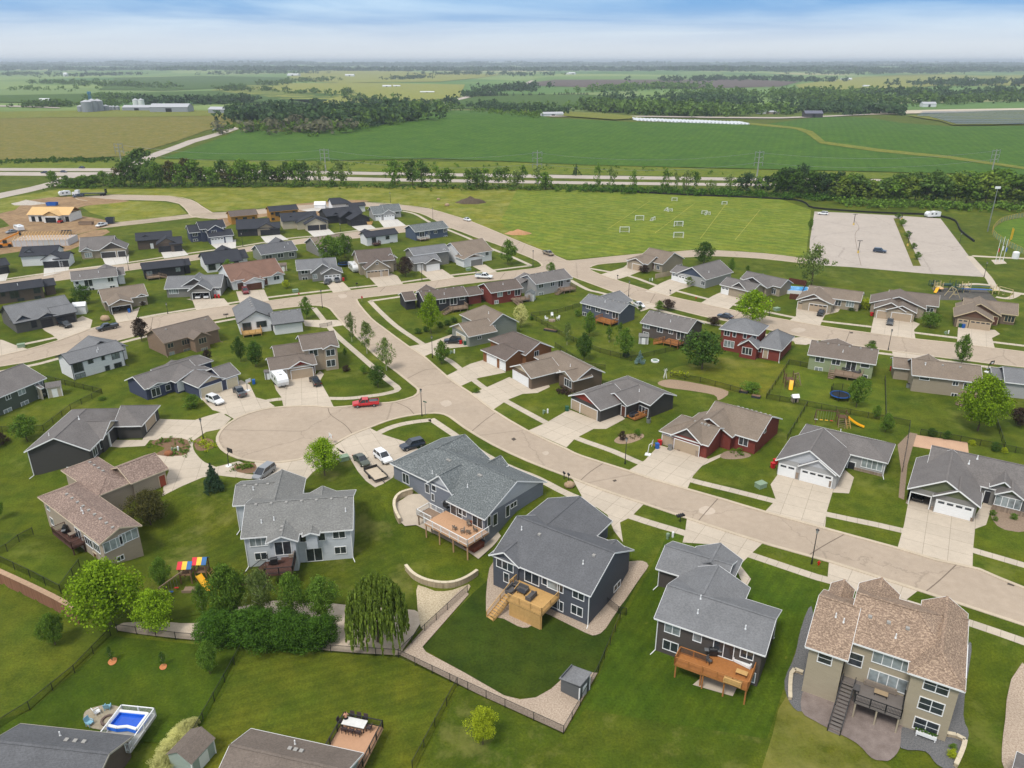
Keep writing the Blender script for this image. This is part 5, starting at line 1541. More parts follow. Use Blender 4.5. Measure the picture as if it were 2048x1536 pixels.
h.op('0S G 1574,940 2.6 2.1 white; 1S G 1632,957 4.9 2.1 white; 2S w4 1744,929 3.2 1.6 p; 2S d 1702,935 1.1 2.1 black; 0S p 1594,951 0.4 1.0; 1S p 1668,970 0.3 1.0; 2S p 1738,946 4.4 0.8')
h.vents(2,0,-1,0.3,0.7,0.3,[(0.3,0.6)]); h.gutter(2, 'SE')
h = hAA = house('grey house with green gables, one garage door open, at the right edge', ((1815,978),(1961,1014)),2.9, 'grey', 'ash')
h.near((1893,961),(1815,977),2.9,0.42,12,acc=GRN)
h.near((1919,980),(1962,1014),2.9,0.42,5,acc=GRN)
h.block('xgg', (1850,946),(2150,1017),('r', 2020,925),3.0,0.45)
h.near((2025,980),(1990,987),2.9,0.45,5,acc=GRN)
h.near((2010,963),(1979,972),3.4,0.45,4,acc=GRN)
h.op('0S o 1839,1002 2.8 2.2; 1S G 1906,1024 4.9 2.2 white; 3S w4 2016,1005 3.4 1.6 p; 3S p 2016,1022 4.4 0.8; 2S d 1976,995 1.1 2.1 black; 0S p 1864,1019 0.4 1.0; 1S p 1944,1042 0.3 1.0')
h.vents(0,0,1,0,1,0.3,[(0.5,-0.7),(0.4,-0.5)])

# ---- inside the block,backs to the viewer
h = hBB = house('blue-grey house with dark roof and cedar deck, nearest the crossroads', ((1160,605),(1240,626)),3.6, 'bluegrey', 'dark2', foot=-0.6)
h.block('xgg', (1160,605),(1240,626),(1276,614),3.6,0.45)
h.far((1240,581),(1266,601),3.0,0.5,8)
h.op('0S w2 1177,613 1.5 1.2; 0S w2 1196,619 1.5 1.2; 0S w1 1215,624 0.8 0.8; 0S s 1231,629 1.9 2.0; 0S w2 1169,628 1.2 0.9')
b0=h.blocks[0]
deck(h, b0['wx1'] - 5.6, b0['wx1'] - 0.4, b0['wy0'] - 3.0, b0['wy0'],1.0, WOOD, WOOD, 0, 'SWE')
h.vents(0,7,1,0.1,0.9,0.35,[(0.5,0.4)])
h = hCC = house('grey-brown house with a small shed and cedar deck with stair behind', ((1280,645),(1375,666)),3.6, 'taupe', 'ash', foot=-0.6)
h.block('xgg', (1280,645),(1375,666),(1410,647),3.6,0.45)
h.op('0S w2 1293,652 1.7 1.2 p; 0S w2 1320,659 1.5 1.3; 0S w2 1342,663 1.1 1.1; 0S s 1361,671 1.9 2.1; 0E w1 1381,665 1.0 0.6; 0S w2 1292,668 1.4 0.9')
b0=h.blocks[0]
dk = deck(h, b0['wx1'] - 4.6, b0['wx1'] - 0.4, b0['wy0'] - 3.2, b0['wy0'],1.0, WOOD, WOODDARK, 0, 'SE')
stairs(dk, (b0['wx1'] - 4.6, b0['wy0'] - 2.4,1.0),(b0['wx1'] - 7.0, b0['wy0'] - 3.4,0.05),1.2, WOOD)
h.vents(0,7,1,0.1,0.9,0.4,[(0.55,0.5)])
h = hDD = house('dark red two-storey house with grey hip roof', ((1438,657),(1517,671)),5.4, 'red', 'grey')
h.roof = R['dark2']
h.block('xhh', (1438,657),(1517,671),(1544,652),5.4,0.5)
h.block('xhh', (1512,692),(1564,701),(1591,673),3.0,0.5)
h.near((1498,679),(1476,690),3.0,0.5,4)
h.op('0S w2 1454,666 1.3 1.2; 0S w1 1469,669 0.7 1.1; 0S w1 1490,672 0.7 1.1; 0S w1 1511,676 0.8 1.1; 0S w3 1458,688 2.4 1.6 p; 2S w3 1494,702 2.2 1.6; 1S d 1531,708 1.0 2.1 tan; 1S w1 1518,699 0.6 1.0')
h.gutter(1, 'SE'); h.vents(1,4,-1,0.2,0.8,0.5)
h = hEE = house('light green house with brown roof and a shaded deck, play set behind', ((1623,711),(1750,730)),3.6, 'sage', 'taupe', foot=-0.6)
h.block('xgg', (1615,709),(1752,730),('r', 1700,691),3.6,0.42)
h.far((1675,677),(1705,690),3.0,0.5,7)
h.op('0S w2 1640,718 1.8 1.3; 0S w2 1672,724 1.7 1.2; 0S s 1702,732 2.0 2.1; 0S w1 1730,731 1.7 0.9; 0S w2 1637,739 1.6 1.0 p; 0S w2 1726,754 1.7 1.0')
b0 = h.blocks[0]; u0 = h.hit(0, 'S', 1685,740)[0]
dk = deck(h, u0 - 1.4, u0 + 4.2, b0['wy0'] - 3.4, b0['wy0'],1.0, WOODGREY, WOODGREY, 0, 'SE')
stairs(dk, (u0 - 2.0, b0['wy0'] - 0.8,1.0),(u0 - 2.0, b0['wy0'] - 4.2,0.05),1.1, WOODGREY)
h.vents(0,6,1,0.1,0.9,0.4,[(0.5,0.5)])
h = hFF = house('tan house with brown roof and a plain rear wall, stair at its corner', ((1826,750),(1965,766)),3.8, 'putty', 'tan', foot=-0.6)
h.block('xgg', (1824,750),(1966,766),('r', 1900,725),3.8,0.45)
h.block('xgg', (1786,735),(1835,738),6.5,2.8,0.42)
h.far((1857,708),(1880,722),3.0,0.5,7)
h.op('0S w1 1849,757 1.8 0.6; 0S w2 1911,767 1.0 0.8; 0S w2 1935,772 1.4 1.2; 0S w2 1908,790 1.0 0.7')
b0 = h.blocks[0]; u0 = h.hit(0, 'S', 1935,783)[0]
dk = deck(h, u0 - 1.0, u0 + 2.4, b0['wy0'] - 2.2, b0['wy0'],1.3, WOODGREY, WOODGREY, 0, 'E')
stairs(dk, (u0 - 0.4, b0['wy0'] - 2.2,1.3),(u0 - 2.2, b0['wy0'] - 5.2,0.05),1.1, WOODGREY)
h.vents(0,3,1,0.2,0.7,1.0,[(0.2,0.3)])
h = hGG = house('light grey house cut by the right edge, beyond the large maple', ((1990,758),(2060,766)),3.2, 'lightgrey', 'dark2')
h.block('xgg', (2010,764),(2140,779),('r', 2060,739),3.4,0.45)
h.block('xgg', (1984,756),(2030,760),6,2.8,0.45)

# ---- upper right row,fronts to the viewer
h = house('tan-brown house with side garage at the crossroads, purple tree in front', ((1251,519),(1287,527)),2.8, 'putty', 'tan')
h.block('xhg', (1251,519),(1296,529),('r', 1268,504),2.8,0.45)
h.block('xgg', (1275,518),(1322,530),(1384,520),3.0,0.48)
h.near((1272,516),(1288,528),2.8,0.45,5,acc=TAUP)
h.op('0S g 1259,526 2.4 2.1 tan; 2S g 1275,531 4.2 2.1 tan; 1E w2 1374,529 1.4 1.3; 1S w2 1316,535 1.2 1.2; 1S d 1306,532 1.0 2.1 brown')
h = house('white house with grey roof and a large blue-panelled gable', ((1340,543),(1412,560)),2.9, 'lightgrey', 'ash')
h.near((1384,534),(1412,560),2.9,0.45,(1471,545),acc=NVY)
h.block('xgg', (1340,543),(1372,550),('r', 1357,530),2.8,0.45)
h.op('1S G 1347,554 2.4 2.1 white; 0S G 1368,561 4.6 2.1 white; 0S w2 1406,566 1.3 1.2')
h.vents(0,0,-1,0,1,0.3,[(0.3,0.6)])
h = house('grey-roofed beige house with a blue pool and brown fence beside it', ((1439,569),(1495,582)),2.8, 'putty', 'ash')
h.block('xgg', (1439,569),(1505,584),('r', 1447,552),2.8,0.45)
h.near((1479,564),(1462,573),2.8,0.45,5,acc=CHAR)
h.block('xgg', (1480,557),(1556,577),(1581,565),3.0,0.48)
h.near((1500,556),(1535,576),2.9,0.45,6,acc=CHAR)
h.op('0S G 1447,579 2.4 2.1 white; 1S G 1477,585 4.6 2.1 white; 2S w3 1546,582 1.8 1.5; 3S d 1520,580 1.0 2.1 white')
h = house('tan house with brown gables, black car outside and yellow shrub at its corner', ((1592,599),(1667,609)),2.8, 'putty', 'tan')
h.near((1628,588),(1592,599),2.8,0.42,9,acc=TAUP)
h.near((1636,595),(1667,609),2.8,0.42,5,acc=TAUP)
h.block('xgg', (1612,590),(1722,604),('r', 1697,580),2.9,0.45)
h.op('0S G 1602,608 2.4 2.1 tan; 1S G 1636,615 4.7 2.1 tan; 2S w3 1700,608 2.0 1.5 p; 2S w2 1676,606 1.5 1.4')
h = house('tan house with taupe gables and a grey car on its driveway', ((1748,616),(1833,626)),2.8, 'putty', 'taupe')
h.near((1783,605),(1748,616),2.8,0.42,9,acc=TAUP)
h.near((1805,611),(1834,626),2.8,0.42,5,acc=TAUP)
h.near((1799,593),(1853,618),2.9,0.45,9,acc=TAUP)
h.block('xgg', (1775,602),(1878,615),('r', 1860,588),2.9,0.45)
h.op('0S g 1764,629 2.5 2.1 tan; 1S g 1802,636 4.8 2.1 tan; 3S w2 1860,620 1.6 1.0')
h = house('dark brown house with tan gables and bins by its garage, at the right', ((1908,633),(1990,643)),2.8, 'mocha', 'tan', trim=plain('cream_trim', srgb(196,178,146),0.6, var=0.04))
h.near((1952,621),(1908,633),2.8,0.45,9,acc=BRN)
h.near((1962,607),(2003,632),2.9,0.45,8,acc=BRN)
h.block('xgg', (1925,618),(2037,632),('r', 2015,605),2.9,0.45)
h.op('0S G 1925,646 2.3 2.1 tan; 0S G 1960,652 4.6 2.1 tan; 2S w3 2020,638 2.2 1.6; 1S d 1995,642 1.0 2.1 brown')

# ---- houses cut by the lower edge
h = hH1 = house('dark-roofed house at the lower left with a white-railed deck and small pool', ((41,1447),(267,1471)),2.6, 'darkbrown', 'dark', base=-2.5, foot=-0.6, trim=plain('pale_trim', srgb(168,162,150),0.6, var=0.04))
h.block('xgg', (41,1447),(267,1471),('R', 206,1506),2.6,0.42)
h.block('ygg', (90,1475),(135,1480),-9,2.4,0.42)
h.vents(0,3,-1,0.55,0.7,1.5,[(0.45,0.6)])
h = hH2 = house('brown-roofed house at the lower edge with a tan deck and dining table', ((502,1457),(727,1506)),2.6, 'mint', 'taupe', base=-2.5, foot=-0.6)
h.block('xgg', (502,1457),(727,1506),('R', 458,1489),2.6,0.42)
h.vents(0,3,-1,0.45,0.55,1.5,[(0.45,0.7)])
h = hH3 = house('grey-roofed house corner at the lower right edge', ((2032,1500),(2075,1520)),2.6, 'slate', 'ash', base=-2.5, foot=-0.6)
h.block('xgg', (2034,1503),(2200,1570),-9,2.6,0.42)
# ================================================================== trees and shrubs
def leaf_mat(name,dark,light,trans=0.3):
  m=bpy.data.materials.new(name); m.use_nodes=True
  nt=m.node_tree; nt.nodes.clear()
  out = nt.nodes.new('ShaderNodeOutputMaterial')
  g = nt.nodes.new('ShaderNodeNewGeometry')
  oi = nt.nodes.new('ShaderNodeObjectInfo')
  f=noise_tex(nt,pos(nt,(1,1,1),obj=True),3.0,2)
  add = N(nt, 'ShaderNodeMath', operation='MULTIPLY_ADD'); add.inputs[1].default_value = 0.55
  nt.links.new(g.outputs['Random Per Island'], add.inputs[0])
  fs = N(nt, 'ShaderNodeMath', operation='MULTIPLY'); fs.inputs[1].default_value = 0.5
  nt.links.new(f,fs.inputs[0]); nt.links.new(fs.outputs[0],add.inputs[2])
  col=ramp(nt,add.outputs[0],[(0.12,dark),(0.5,tuple((a+b)/2 for a,b in zip(dark,light))),(0.92,light)])
  hv = N(nt, 'ShaderNodeHueSaturation')
  mr = N(nt, 'ShaderNodeMapRange'); mr.inputs['To Min'].default_value = 0.85; mr.inputs['To Max'].default_value = 1.18
  nt.links.new(oi.outputs['Random'], mr.inputs['Value']); nt.links.new(mr.outputs[0], hv.inputs['Value'])
  nt.links.new(col, hv.inputs['Color'])
  d = nt.nodes.new('ShaderNodeBsdfDiffuse'); t = nt.nodes.new('ShaderNodeBsdfTranslucent')
  nt.links.new(hv.outputs[0], d.inputs['Color']); nt.links.new(hv.outputs[0], t.inputs['Color'])
  mx = nt.nodes.new('ShaderNodeMixShader'); mx.inputs[0].default_value = trans
  nt.links.new(d.outputs[0],mx.inputs[1]); nt.links.new(t.outputs[0],mx.inputs[2])
  nt.links.new(mx.outputs[0], out.inputs['Surface'])
  return m
ORD = lambda n: '%d%s' % (n, 'th' if 10 < n % 100 < 14 else {1: 'st', 2: 'nd', 3: 'rd'}.get(n % 10, 'th'))
LEAF = {k: leaf_mat("leaves_" + k,sc(srgb(*a),1.45),sc(srgb(*b),1.55)) for k,(a,b) in dict(
  bright=((60,84,16),(134,160,40)),green=((46,68,22),(100,126,48)),dark=((32,52,20),(76,100,42)),yellow=((84,100,24),(164,172,44)),
  purple=((40,32,28),(72,60,50)),olive=((50,50,28),(86,84,46)),birch=((60,78,36),(118,132,72)),spruce=((36,56,38),(70,92,66)),blue=((72,94,92),(118,140,136)),
  willow=((58,74,24),(112,128,52)),pale=((140,140,84),(190,188,128)),far=((48,70,32),(92,114,54)),fardark=((38,56,36),(68,88,54)),bare=((78,80,60),(112,110,86)),hedge=((36,60,20),(74,104,36))).items()}
BARK = plain('bark', srgb(92,78,64),0.9, var=0.25, scale=6)
BARK_B = plain('birch_bark', srgb(186,180,168),0.8, var=0.15, scale=8)
def leaf_quads(mb,c,n,rad,size,rng,zs=1.0,droop=0.0):
  for _ in range(n):
    while True:
      d=Vector((rng.uniform(-1,1),rng.uniform(-1,1),rng.uniform(-1,1)))
      if d.length<1: break
    p=Vector(c)+Vector((d.x*rad,d.y*rad,d.z*rad*0.8*zs))
    nrm=(d.normalized()*0.7+Vector((rng.gauss(0,0.5),rng.gauss(0,0.5),rng.gauss(0.35,0.5)))).normalized()
    u=nrm.cross(Vector((rng.gauss(0,1),rng.gauss(0,1),rng.gauss(0,1))))
    if u.length<1e-4: continue
    u.normalize(); w=nrm.cross(u)
    s=size*rng.uniform(0.6,1.3)
    if droop:
      w=Vector((0.15*rng.gauss(0,1),0.15*rng.gauss(0,1),-1)).normalized(); u=w.cross(nrm)
      if u.length<1e-3: continue
      u.normalize()
      mb.quad(tuple(p-u*s*0.22),tuple(p+u*s*0.22),tuple(p+u*s*0.12+w*s*droop),tuple(p-u*s*0.12+w*s*droop))
    else:
      mb.quad(tuple(p-u*s*0.5),tuple(p+w*s*0.42),tuple(p+u*s*0.5),tuple(p-w*s*0.42))
def crown_shape(kind,t):
  """half width of the crown at height fraction t (0 bottom,1 top)"""
  if kind == 'round': return math.sqrt(max(0.0,1 - (2 * t - 0.92) ** 2 / 1.05)) * (0.9 + 0.1 * t)
  if kind == 'oval': return max(0.0, math.sin(math.pi * min(1, t * 0.92 + 0.06))) ** 0.7
  if kind == 'cone': return (1 - t) * 0.96 + 0.04
  return max(0.0,math.sin(math.pi*min(1,t ** 0.7*0.97+0.02))) ** 0.8
def make_crown(seed, kind='round', clumps=90, per=34, size=0.055, z0=0.2, fill=0.72, crad=0.13, droop=0.0):
  """unit tree: height 1,width 1"""
  rng=random.Random(seed)
  mb=MB()
  for i in range(clumps):
    t = rng.random() ** (0.85 if kind != 'cone' else 1.3)
    a=rng.uniform(0,2*math.pi)
    r=0.5*crown_shape(kind,t)*(fill+(1-fill)*rng.random()) if rng.random()<0.75 else 0.5*crown_shape(kind,t)*rng.random()*fill
    lump=1+0.2*math.sin(3*a+seed+4*t)+0.14*math.sin(5*a+2*seed+9*t)
    r=max(0.0,r*lump-crad*0.35)
    z=z0+(1-z0)*(0.04+0.94*t)
    k = crad * (rng.uniform(0.7,1.25)) * (1 if kind != 'cone' else (1.1 - 0.75 * t))
    leaf_quads(mb, (r * math.cos(a), r * math.sin(a), z), per, k, size * (1 if kind != 'cone' else 1.15 - 0.5 * t), rng, droop=droop)
  return mb
def make_trunk(seed,z0,limbs=6,r=0.022,top=0.75):
  rng=random.Random(seed*7+1)
  mb=MB()
  pts=[Vector((0,0,-0.02))]
  for i in range(4):
    pts.append(Vector((rng.gauss(0,0.008),rng.gauss(0,0.008),(i+1)*top/4)))
  for i in range(4): mb.cyl(pts[i],pts[i+1],r*(1-i*0.2),r*(1-(i+1)*0.2),n=7,caps=False)
  for i in range(limbs):
    z=z0+(top-z0)*(0.1+0.8*i/limbs)
    a=i*2.4+rng.random()
    b=Vector((math.cos(a)*0.28,math.sin(a)*0.28,z+0.16))
    mb.cyl((0,0,z),b,r*0.45,r*0.12,n=5,caps=False)
  return mb
CROWNS,TRUNKS={}, {}
def crown_mesh(kind,leaf,var,lod):
  k=(kind,leaf,var,lod)
  if k not in CROWNS:
    cl,per,size={0: (230,46,0.034),1: (120,30,0.05),2: (46,17,0.092)}[lod]
    z0 = {'round': 0.18, 'oval': 0.2, 'cone': 0.03, 'shrub': 0.0, 'birch': 0.2, 'poplar': 0.12}[kind]
    crad=0.125 if lod<2 else 0.15
    fill=0.7
    if kind == 'birch': cl = int(cl * 0.55); crad *= 0.9; fill = 0.55
    if kind == 'poplar': cl = int(cl * 0.5); fill = 0.5
    shp = {'birch': 'oval', 'poplar': 'oval', 'shrub': 'round'}.get(kind, kind)
    if kind == 'cone': cl = int(cl * 1.1); crad = 0.09
    CROWNS[k] = make_crown(11 * var + len(kind), shp, cl, per, size, z0, fill, crad).mesh('crown', LEAF[leaf])
  return CROWNS[k]
def trunk_mesh(kind,var,bark):
  k=(kind,var,bark.name)
  if k not in TRUNKS:
    TRUNKS[k] = make_trunk(var, {'cone': 0.1}.get(kind, 0.25),0 if kind == 'cone' else 7,0.02 if kind != 'cone' else 0.016,0.78 if kind != 'cone' else 0.9).mesh('trunk', bark)
  return TRUNKS[k]
_tn=[0]
def top_height(base,top_py):
  """height of something standing at base whose top is seen at row top_py"""
  k=(768-top_py)/FPX
  # sight plane: z = CAM_H + y * (k*CP - SP) / (CP + k*SP)
  return CAM_H+base.y*(k*CP-SP)/(CP+k*SP)-base.z
def tree(kind, leaf, base, top, width, label, name='tree', lod=1, group=None, cat='tree', at=None):
  b=at or P(*base)
  hgt=top_height(b,top) if at is None else top
  scale=FPX/math.sqrt(b.x ** 2+b.y ** 2+(CAM_H-b.z) ** 2)
  wid=width/scale if at is None else width
  _tn[0]+=1
  var=_tn[0] % 3
  rng=random.Random(_tn[0])
  t=thing(name,label,cat,(b.x,b.y,b.z-0.03),rng.uniform(0,6.28),group)
  t.scale=(wid,wid*rng.uniform(0.92,1.08),hgt)
  link('crown', crown_mesh(kind, leaf, var, lod), t)
  if kind != 'shrub': link('trunk', trunk_mesh(kind, var, BARK_B if kind == 'birch' else BARK), t)
  return t
def shrub(leaf,base,top,width,label,lod=1,group=None,at=None):
  return tree('shrub', leaf, base, top, width, label, 'shrub', lod, group, 'shrub', at)
T=tree
# ---- foreground
T('round', 'bright', (650,951),879,60, 'bright green maple standing by the turning circle', lod=0)
T('cone', 'spruce', (428,980),925,42, 'dark spruce on the lawn below the turning circle', 'spruce_tree', lod=0)
T('round', 'olive', (302,1050),985,68, 'brown-leaved ornamental tree at the tan house corner', lod=0)
T('round', 'bright', (222,1252),1131,122, 'large yellow-green tree at the end of the brick wall', lod=0)
T('round', 'bright', (314,1262),1186,76, 'smaller yellow-green tree beside the largest one', lod=0)
T('oval', 'green', (111,1291),1231,40, 'small round tree alone on the lower left lawn', lod=0)
T('oval', 'green', (421,1349),1285,36, 'slim young tree with pale trunk in the fenced yard', lod=0)
T('oval', 'yellow', (966,1490),1419,50, 'yellow-leaved young tree on the lawn at the bottom', lod=0)
T('birch', 'green', (408,1236),1170,34, 'leftmost of the dark trees behind the shrub bank', lod=0)
T('oval', 'green', (462,1240),1136,74, 'broadest dark tree behind the shrub bank', lod=0)
T('birch', 'birch', (527,1238),1142,56, 'thin pale-stemmed tree in the middle of the shrub bank row', lod=0)
T('oval', 'green', (588,1240),1150,52, 'narrow dark tree right of the pale-stemmed one', lod=0)
T('oval', 'green', (647,1240),1158,60, 'rightmost tree of the shrub bank row, next to the sand', lod=0)
for i,(x,y,w,tp) in enumerate([(422,1282,50,1240),(455,1285,58,1234),(492,1288,60,1232),(530,1290,60,1236),(566,1294,58,1240),(602,1296,60,1244),(634,1292,52,1246),(655,1280,44,1240),(440,1264,50,1226),(510,1268,56,1226),(580,1272,56,1230)]):
  shrub('hedge', (x, y), tp - 8, w * 1.25, 'dense green shrub, %s from the left in the %s of the bank' % (ORD(i + 1 if i < 8 else i - 7), 'front row' if i < 8 else 'back row'),0, 'shrubs of the bank behind the fence')
for i,(x,y,w,tp) in enumerate([(382,1458,30,1440),(368,1470,34,1448),(355,1486,36,1462),(344,1504,38,1478),(334,1522,38,1496),(326,1540,38,1512)]):
  shrub('pale', (x, y), tp, w, 'pale feathery grass clump, %s from the top of the row by the shed' % ORD(i + 1),0, 'ornamental grass clumps by the shed')
def willow():
  b=P(757,1284)
  t = thing('willow_tree', 'weeping willow with hanging branches on the sandy patch', 'tree', b, 0.4)
  hgt=top_height(b,1150); t.scale=(7.2,7.2,hgt)
  rng=random.Random(5); mb=MB()
  for i in range(360):
    a=rng.uniform(0,6.283); r=0.5*math.sqrt(rng.random())
    top=0.62+0.34*(1-(r/0.5) ** 2)+rng.uniform(-0.06,0.04)
    ln=rng.uniform(0.25,0.6)*(0.4+r)
    n=int(9+ln*20)
    ox,oy=r*math.cos(a),r*math.sin(a)
    for k in range(n):
      f=k/n
      p=Vector((ox*(1+0.12*f),oy*(1+0.12*f),max(0.03,top-ln*f)))
      leaf_quads(mb,p,3,0.018,0.06,rng,droop=0.9)
  for i in range(40):
    a=rng.uniform(0,6.283); r=rng.uniform(0,0.36)
    leaf_quads(mb,(r*math.cos(a),r*math.sin(a),0.9-r*r*1.6),22,0.07,0.05,rng,droop=0.6)
  mb.build('crown', LEAF['willow'], t)
  make_trunk(3,0.3,8,0.04,0.7).build('trunk', BARK, t)
willow()
# ---- along the streets and in the yards
T('round', 'dark', (1404,738),664,84, 'large dark green tree in the middle back yard')
T('round', 'bright', (1955,862),756,82, 'large bright maple in the right-hand back yard', lod=0)
T('round', 'bright', (1503,648),582,64, 'bright maple by the street beyond the red hip-roofed house')
T('poplar', 'birch', (1622,572),491,60, 'tall thin poplar between the car park and the houses')
T('round', 'dark', (1407,529),486,42, 'dark round tree beside the park road')
T('oval', 'green', (1016,530),482,32, 'street tree on the corner by the white tan-roofed house')
T('oval', 'green', (1102,548),525,20, 'small tree behind the light grey house at the crossroads')
T('oval', 'bright', (862,668),591,42, 'tall bright maple beside the junction lawn')
T('oval', 'green', (883,727),684,36, 'street tree by the black car driveway')
T('birch', 'birch', (704,683),625,24, 'uppermost of three thin birches along the verge')
T('birch', 'birch', (734,707),645,38, 'middle of three thin birches along the verge')
T('birch', 'birch', (773,741),677,40, 'lowest of three thin birches along the verge')
T('round', 'dark', (756,775),731,36, 'round dark tree by the stone seat on the corner lawn')
T('oval', 'green', (728,748),730,15, 'tiny tree on the corner lawn of the beige house')
T('oval', 'green', (690,712),696,9, 'sapling beside the beige two-storey house')
T('round', 'dark', (512,734),684,36, 'dark tree in the yard left of the beige two-storey house')
T('oval', 'dark', (482,724),676,24, 'narrow dark tree beside the white farmhouse deck')
T('oval', 'purple', (284,682),638,31, 'purple-leaved tree by the brown two-level house')
T('round', 'dark', (168,608),571,34, 'dark round tree between the white and tan houses')
T('oval', 'green', (460,556),521,24, 'young tree behind the house with a rusty brown roof')
T('round', 'green', (662,530),473,52, 'larger of two trees hiding the tan-roofed house')
T('round', 'green', (690,516),469,36, 'smaller of two trees hiding the tan-roofed house')
T('round', 'purple', (811,553),515,36, 'purple-brown tree in front of the grey split-level house')
T('round', 'yellow', (573,577),560,17, 'small yellow-green tree on the lawn by the rusty-roofed house')
T('oval', 'green', (614,638),595,23, 'street tree beside the white farmhouse')
T('oval', 'pale', (1042,656),610,29, 'creamy-leaved tree behind the pale tan-roofed house')
T('oval', 'green', (1178,673),625,28, 'tree in front of the blue-grey house deck')
T('oval', 'dark', (1168,721),668,34, 'dark tree lowest in the middle back yards')
T('oval', 'green', (1250,715),659,32, 'tree left of the blue spruce')
T('birch', 'birch', (1134,690),645,20, 'thin sapling by the raised beds in the middle yard')
T('birch', 'green', (1218,685),650,17, 'sapling under the blue-grey house deck, left one')
T('birch', 'green', (1240,678),646,18, 'sapling under the blue-grey house deck, right one')
T('cone', 'blue', (1279,727),700,22, 'small blue spruce in the middle back yard', 'spruce_tree')
T('cone', 'spruce', (1252,713),688,16, 'small dark spruce left of the blue one', 'spruce_tree')
T('round', 'green', (1318,622),602,19, 'round green shrub-tree behind the grey-brown house')
T('round', 'purple', (1336,620),599,27, 'purple shrub-tree behind the grey-brown house')
T('round', 'purple', (1288,546),531,22, 'purple ornamental tree at the crossroads house')
T('birch', 'birch', (1378,573),554,20, 'thin shrub-tree before the blue-gabled house')
T('oval', 'green', (1922,730),672,31, 'slim street tree beyond the tan plain-walled house')
T('round', 'green', (1860,655),625,35, 'round street tree on the lawn right of the grey car')
T('oval', 'green', (1712,815),757,37, 'tree beside the trampoline')
T('oval', 'green', (1770,864),828,28, 'young tree near the long swing set')
T('oval', 'green', (1752,838),812,16, 'sapling along the fence above the swing set')
T('round', 'purple', (2034,852),818,38, 'purple bush-tree at the right edge')
T('round', 'purple', (1427,651),634,26, 'purple tree behind the red hip-roofed house')
T('oval', 'green', (55,882),832,40, 'young tree in a mulch ring on the left lawn')
T('round', 'purple', (2,893),866,30, 'purple tree at the left edge')
T('round', 'purple', (417,729),700,19, 'purple bush-tree beside the navy house')
T('oval', 'green', (0,1040),990,20, 'green tree at the left edge below the charcoal house')
T('oval', 'green', (1462,549),517,12, 'small spruce-like tree behind the blue-gabled house')
T('oval', 'green', (1495,543),531,10, 'young tree on the park lawn')
T('oval', 'green', (328,1180),1118,34, 'small tree between the tan house and the play set', lod=0)
T('oval', 'green', (1620,460),438,10, 'thin tree on the left rim of the car park')
for x, y, tp, l in [(1797,437,427, 'farthest tree on the car park island'),(1804,452,438, 'second farthest tree on the car park island'),(1814,477,462, 'middle tree on the car park island'),(1826,497,486, 'pale thin tree on the car park island'),(1834,519,504, 'nearest tree on the car park island')]:
  T('oval', 'green', (x, y), tp, 13, l)
# saplings in mulch rings
for x, y, l in [(224,1324, 'left sapling in an orange mulch ring'),(327,1333, 'right sapling in an orange mulch ring')]:
  t = T('birch', 'dark', (x, y), y - 30,14, l, lod=1)
for pts in ([(216,1327),(224,1318),(234,1318),(232,1328),(222,1333)],[(319,1337),(325,1330),(334,1331),(332,1339),(324,1342)]):
  patch('mulch_ring', pts, ground_mat('orange_mulch', srgb(176,112,70), srgb(196,132,88),4,10),0.04,3)
# ---- shrubs
SH = [('green', 205,800,793,14, 'shrub by the left wall of the navy house'),('green', 386,815,790,34, 'leafy shrub before the navy house porch'),('purple', 693,742,731,18, 'round purple bush at the beige two-storey house'),
   ('yellow', 1731,617,597,24, 'bright yellow shrub beside the tan brown-gabled house'),('dark', 1703,621,615,16, 'dark low shrub by the yellow one'),('green', 1500,783,765,40, 'spreading shrub in the middle yard'),
   ('dark', 1863,872,856,18, 'first dark shrub behind the sports pad'),('dark', 1892,878,862,16, 'second dark shrub behind the sports pad'),('yellow', 1944,890,880,12, 'first yellow shrub behind the green-gabled house'),('dark', 1990,902,884,18, 'round dark shrub behind the green-gabled house'),('yellow', 2008,905,895,12, 'second yellow shrub behind the green-gabled house'),
   ('green', 1741,698,688,22, 'low shrub at the light green house front'),('green', 1736,770,760,16, 'round shrub at the light green house corner'),('green', 1275,870,858,18, 'green shrub in the round front bed'),('purple', 1245,880,862,16, 'brown shrub in the round front bed'),
   ('dark', 145,606,596,16, 'dark shrub beside the tan house with a boulder'),('purple', 286,611,603,10, 'dark bush at the tan house with a boulder'),('dark', 836,667,656,16, 'left shrub of the hedge below the bright maple'),('dark', 852,663,652,15, 'second shrub of the hedge below the bright maple'),('dark', 880,655,644,18, 'third shrub of the hedge below the bright maple'),('dark', 896,650,640,18, 'fourth shrub of the hedge below the bright maple'),('dark', 908,645,634,16, 'last shrub of the hedge below the bright maple'),('green', 902,668,656,18, 'shrub by the side garage of the pale house'),
   ('purple', 1000,662,646,26, 'brown bush against the pale house wall'),('dark', 1063,640,632,10, 'dark shrub right of the creamy tree'),('green', 1155,632,620,16, 'shrub left of the blue-grey house'),('dark', 1280,620,610,10, 'shrub right of the blue-grey house'),
   ('olive', 520,955,946,0.1, ''),('yellow', 1902,1515,1500,18, 'yellow shrub in the stone planter'),('green', 1905,1500,1488,14, 'green shrub in the stone planter'),('green', 952,785,776,16, 'shrub beside the rust-brown house driveway'),('red', 0,0,0,0, ''),
   ('green', 1985,1030,1020,12, 'first shrub by the stone front at the right edge'),('green', 1990,1041,1033,10, 'second shrub by the stone front at the right edge'),('green', 2027,1038,1027,13, 'third shrub by the stone front at the right edge'),('dark', 1745,690,681,14, 'dark shrub before the light green house')]
for lf,x,y,tp,w,l in SH:
  if l: shrub(lf,(x,y),tp,w,l)
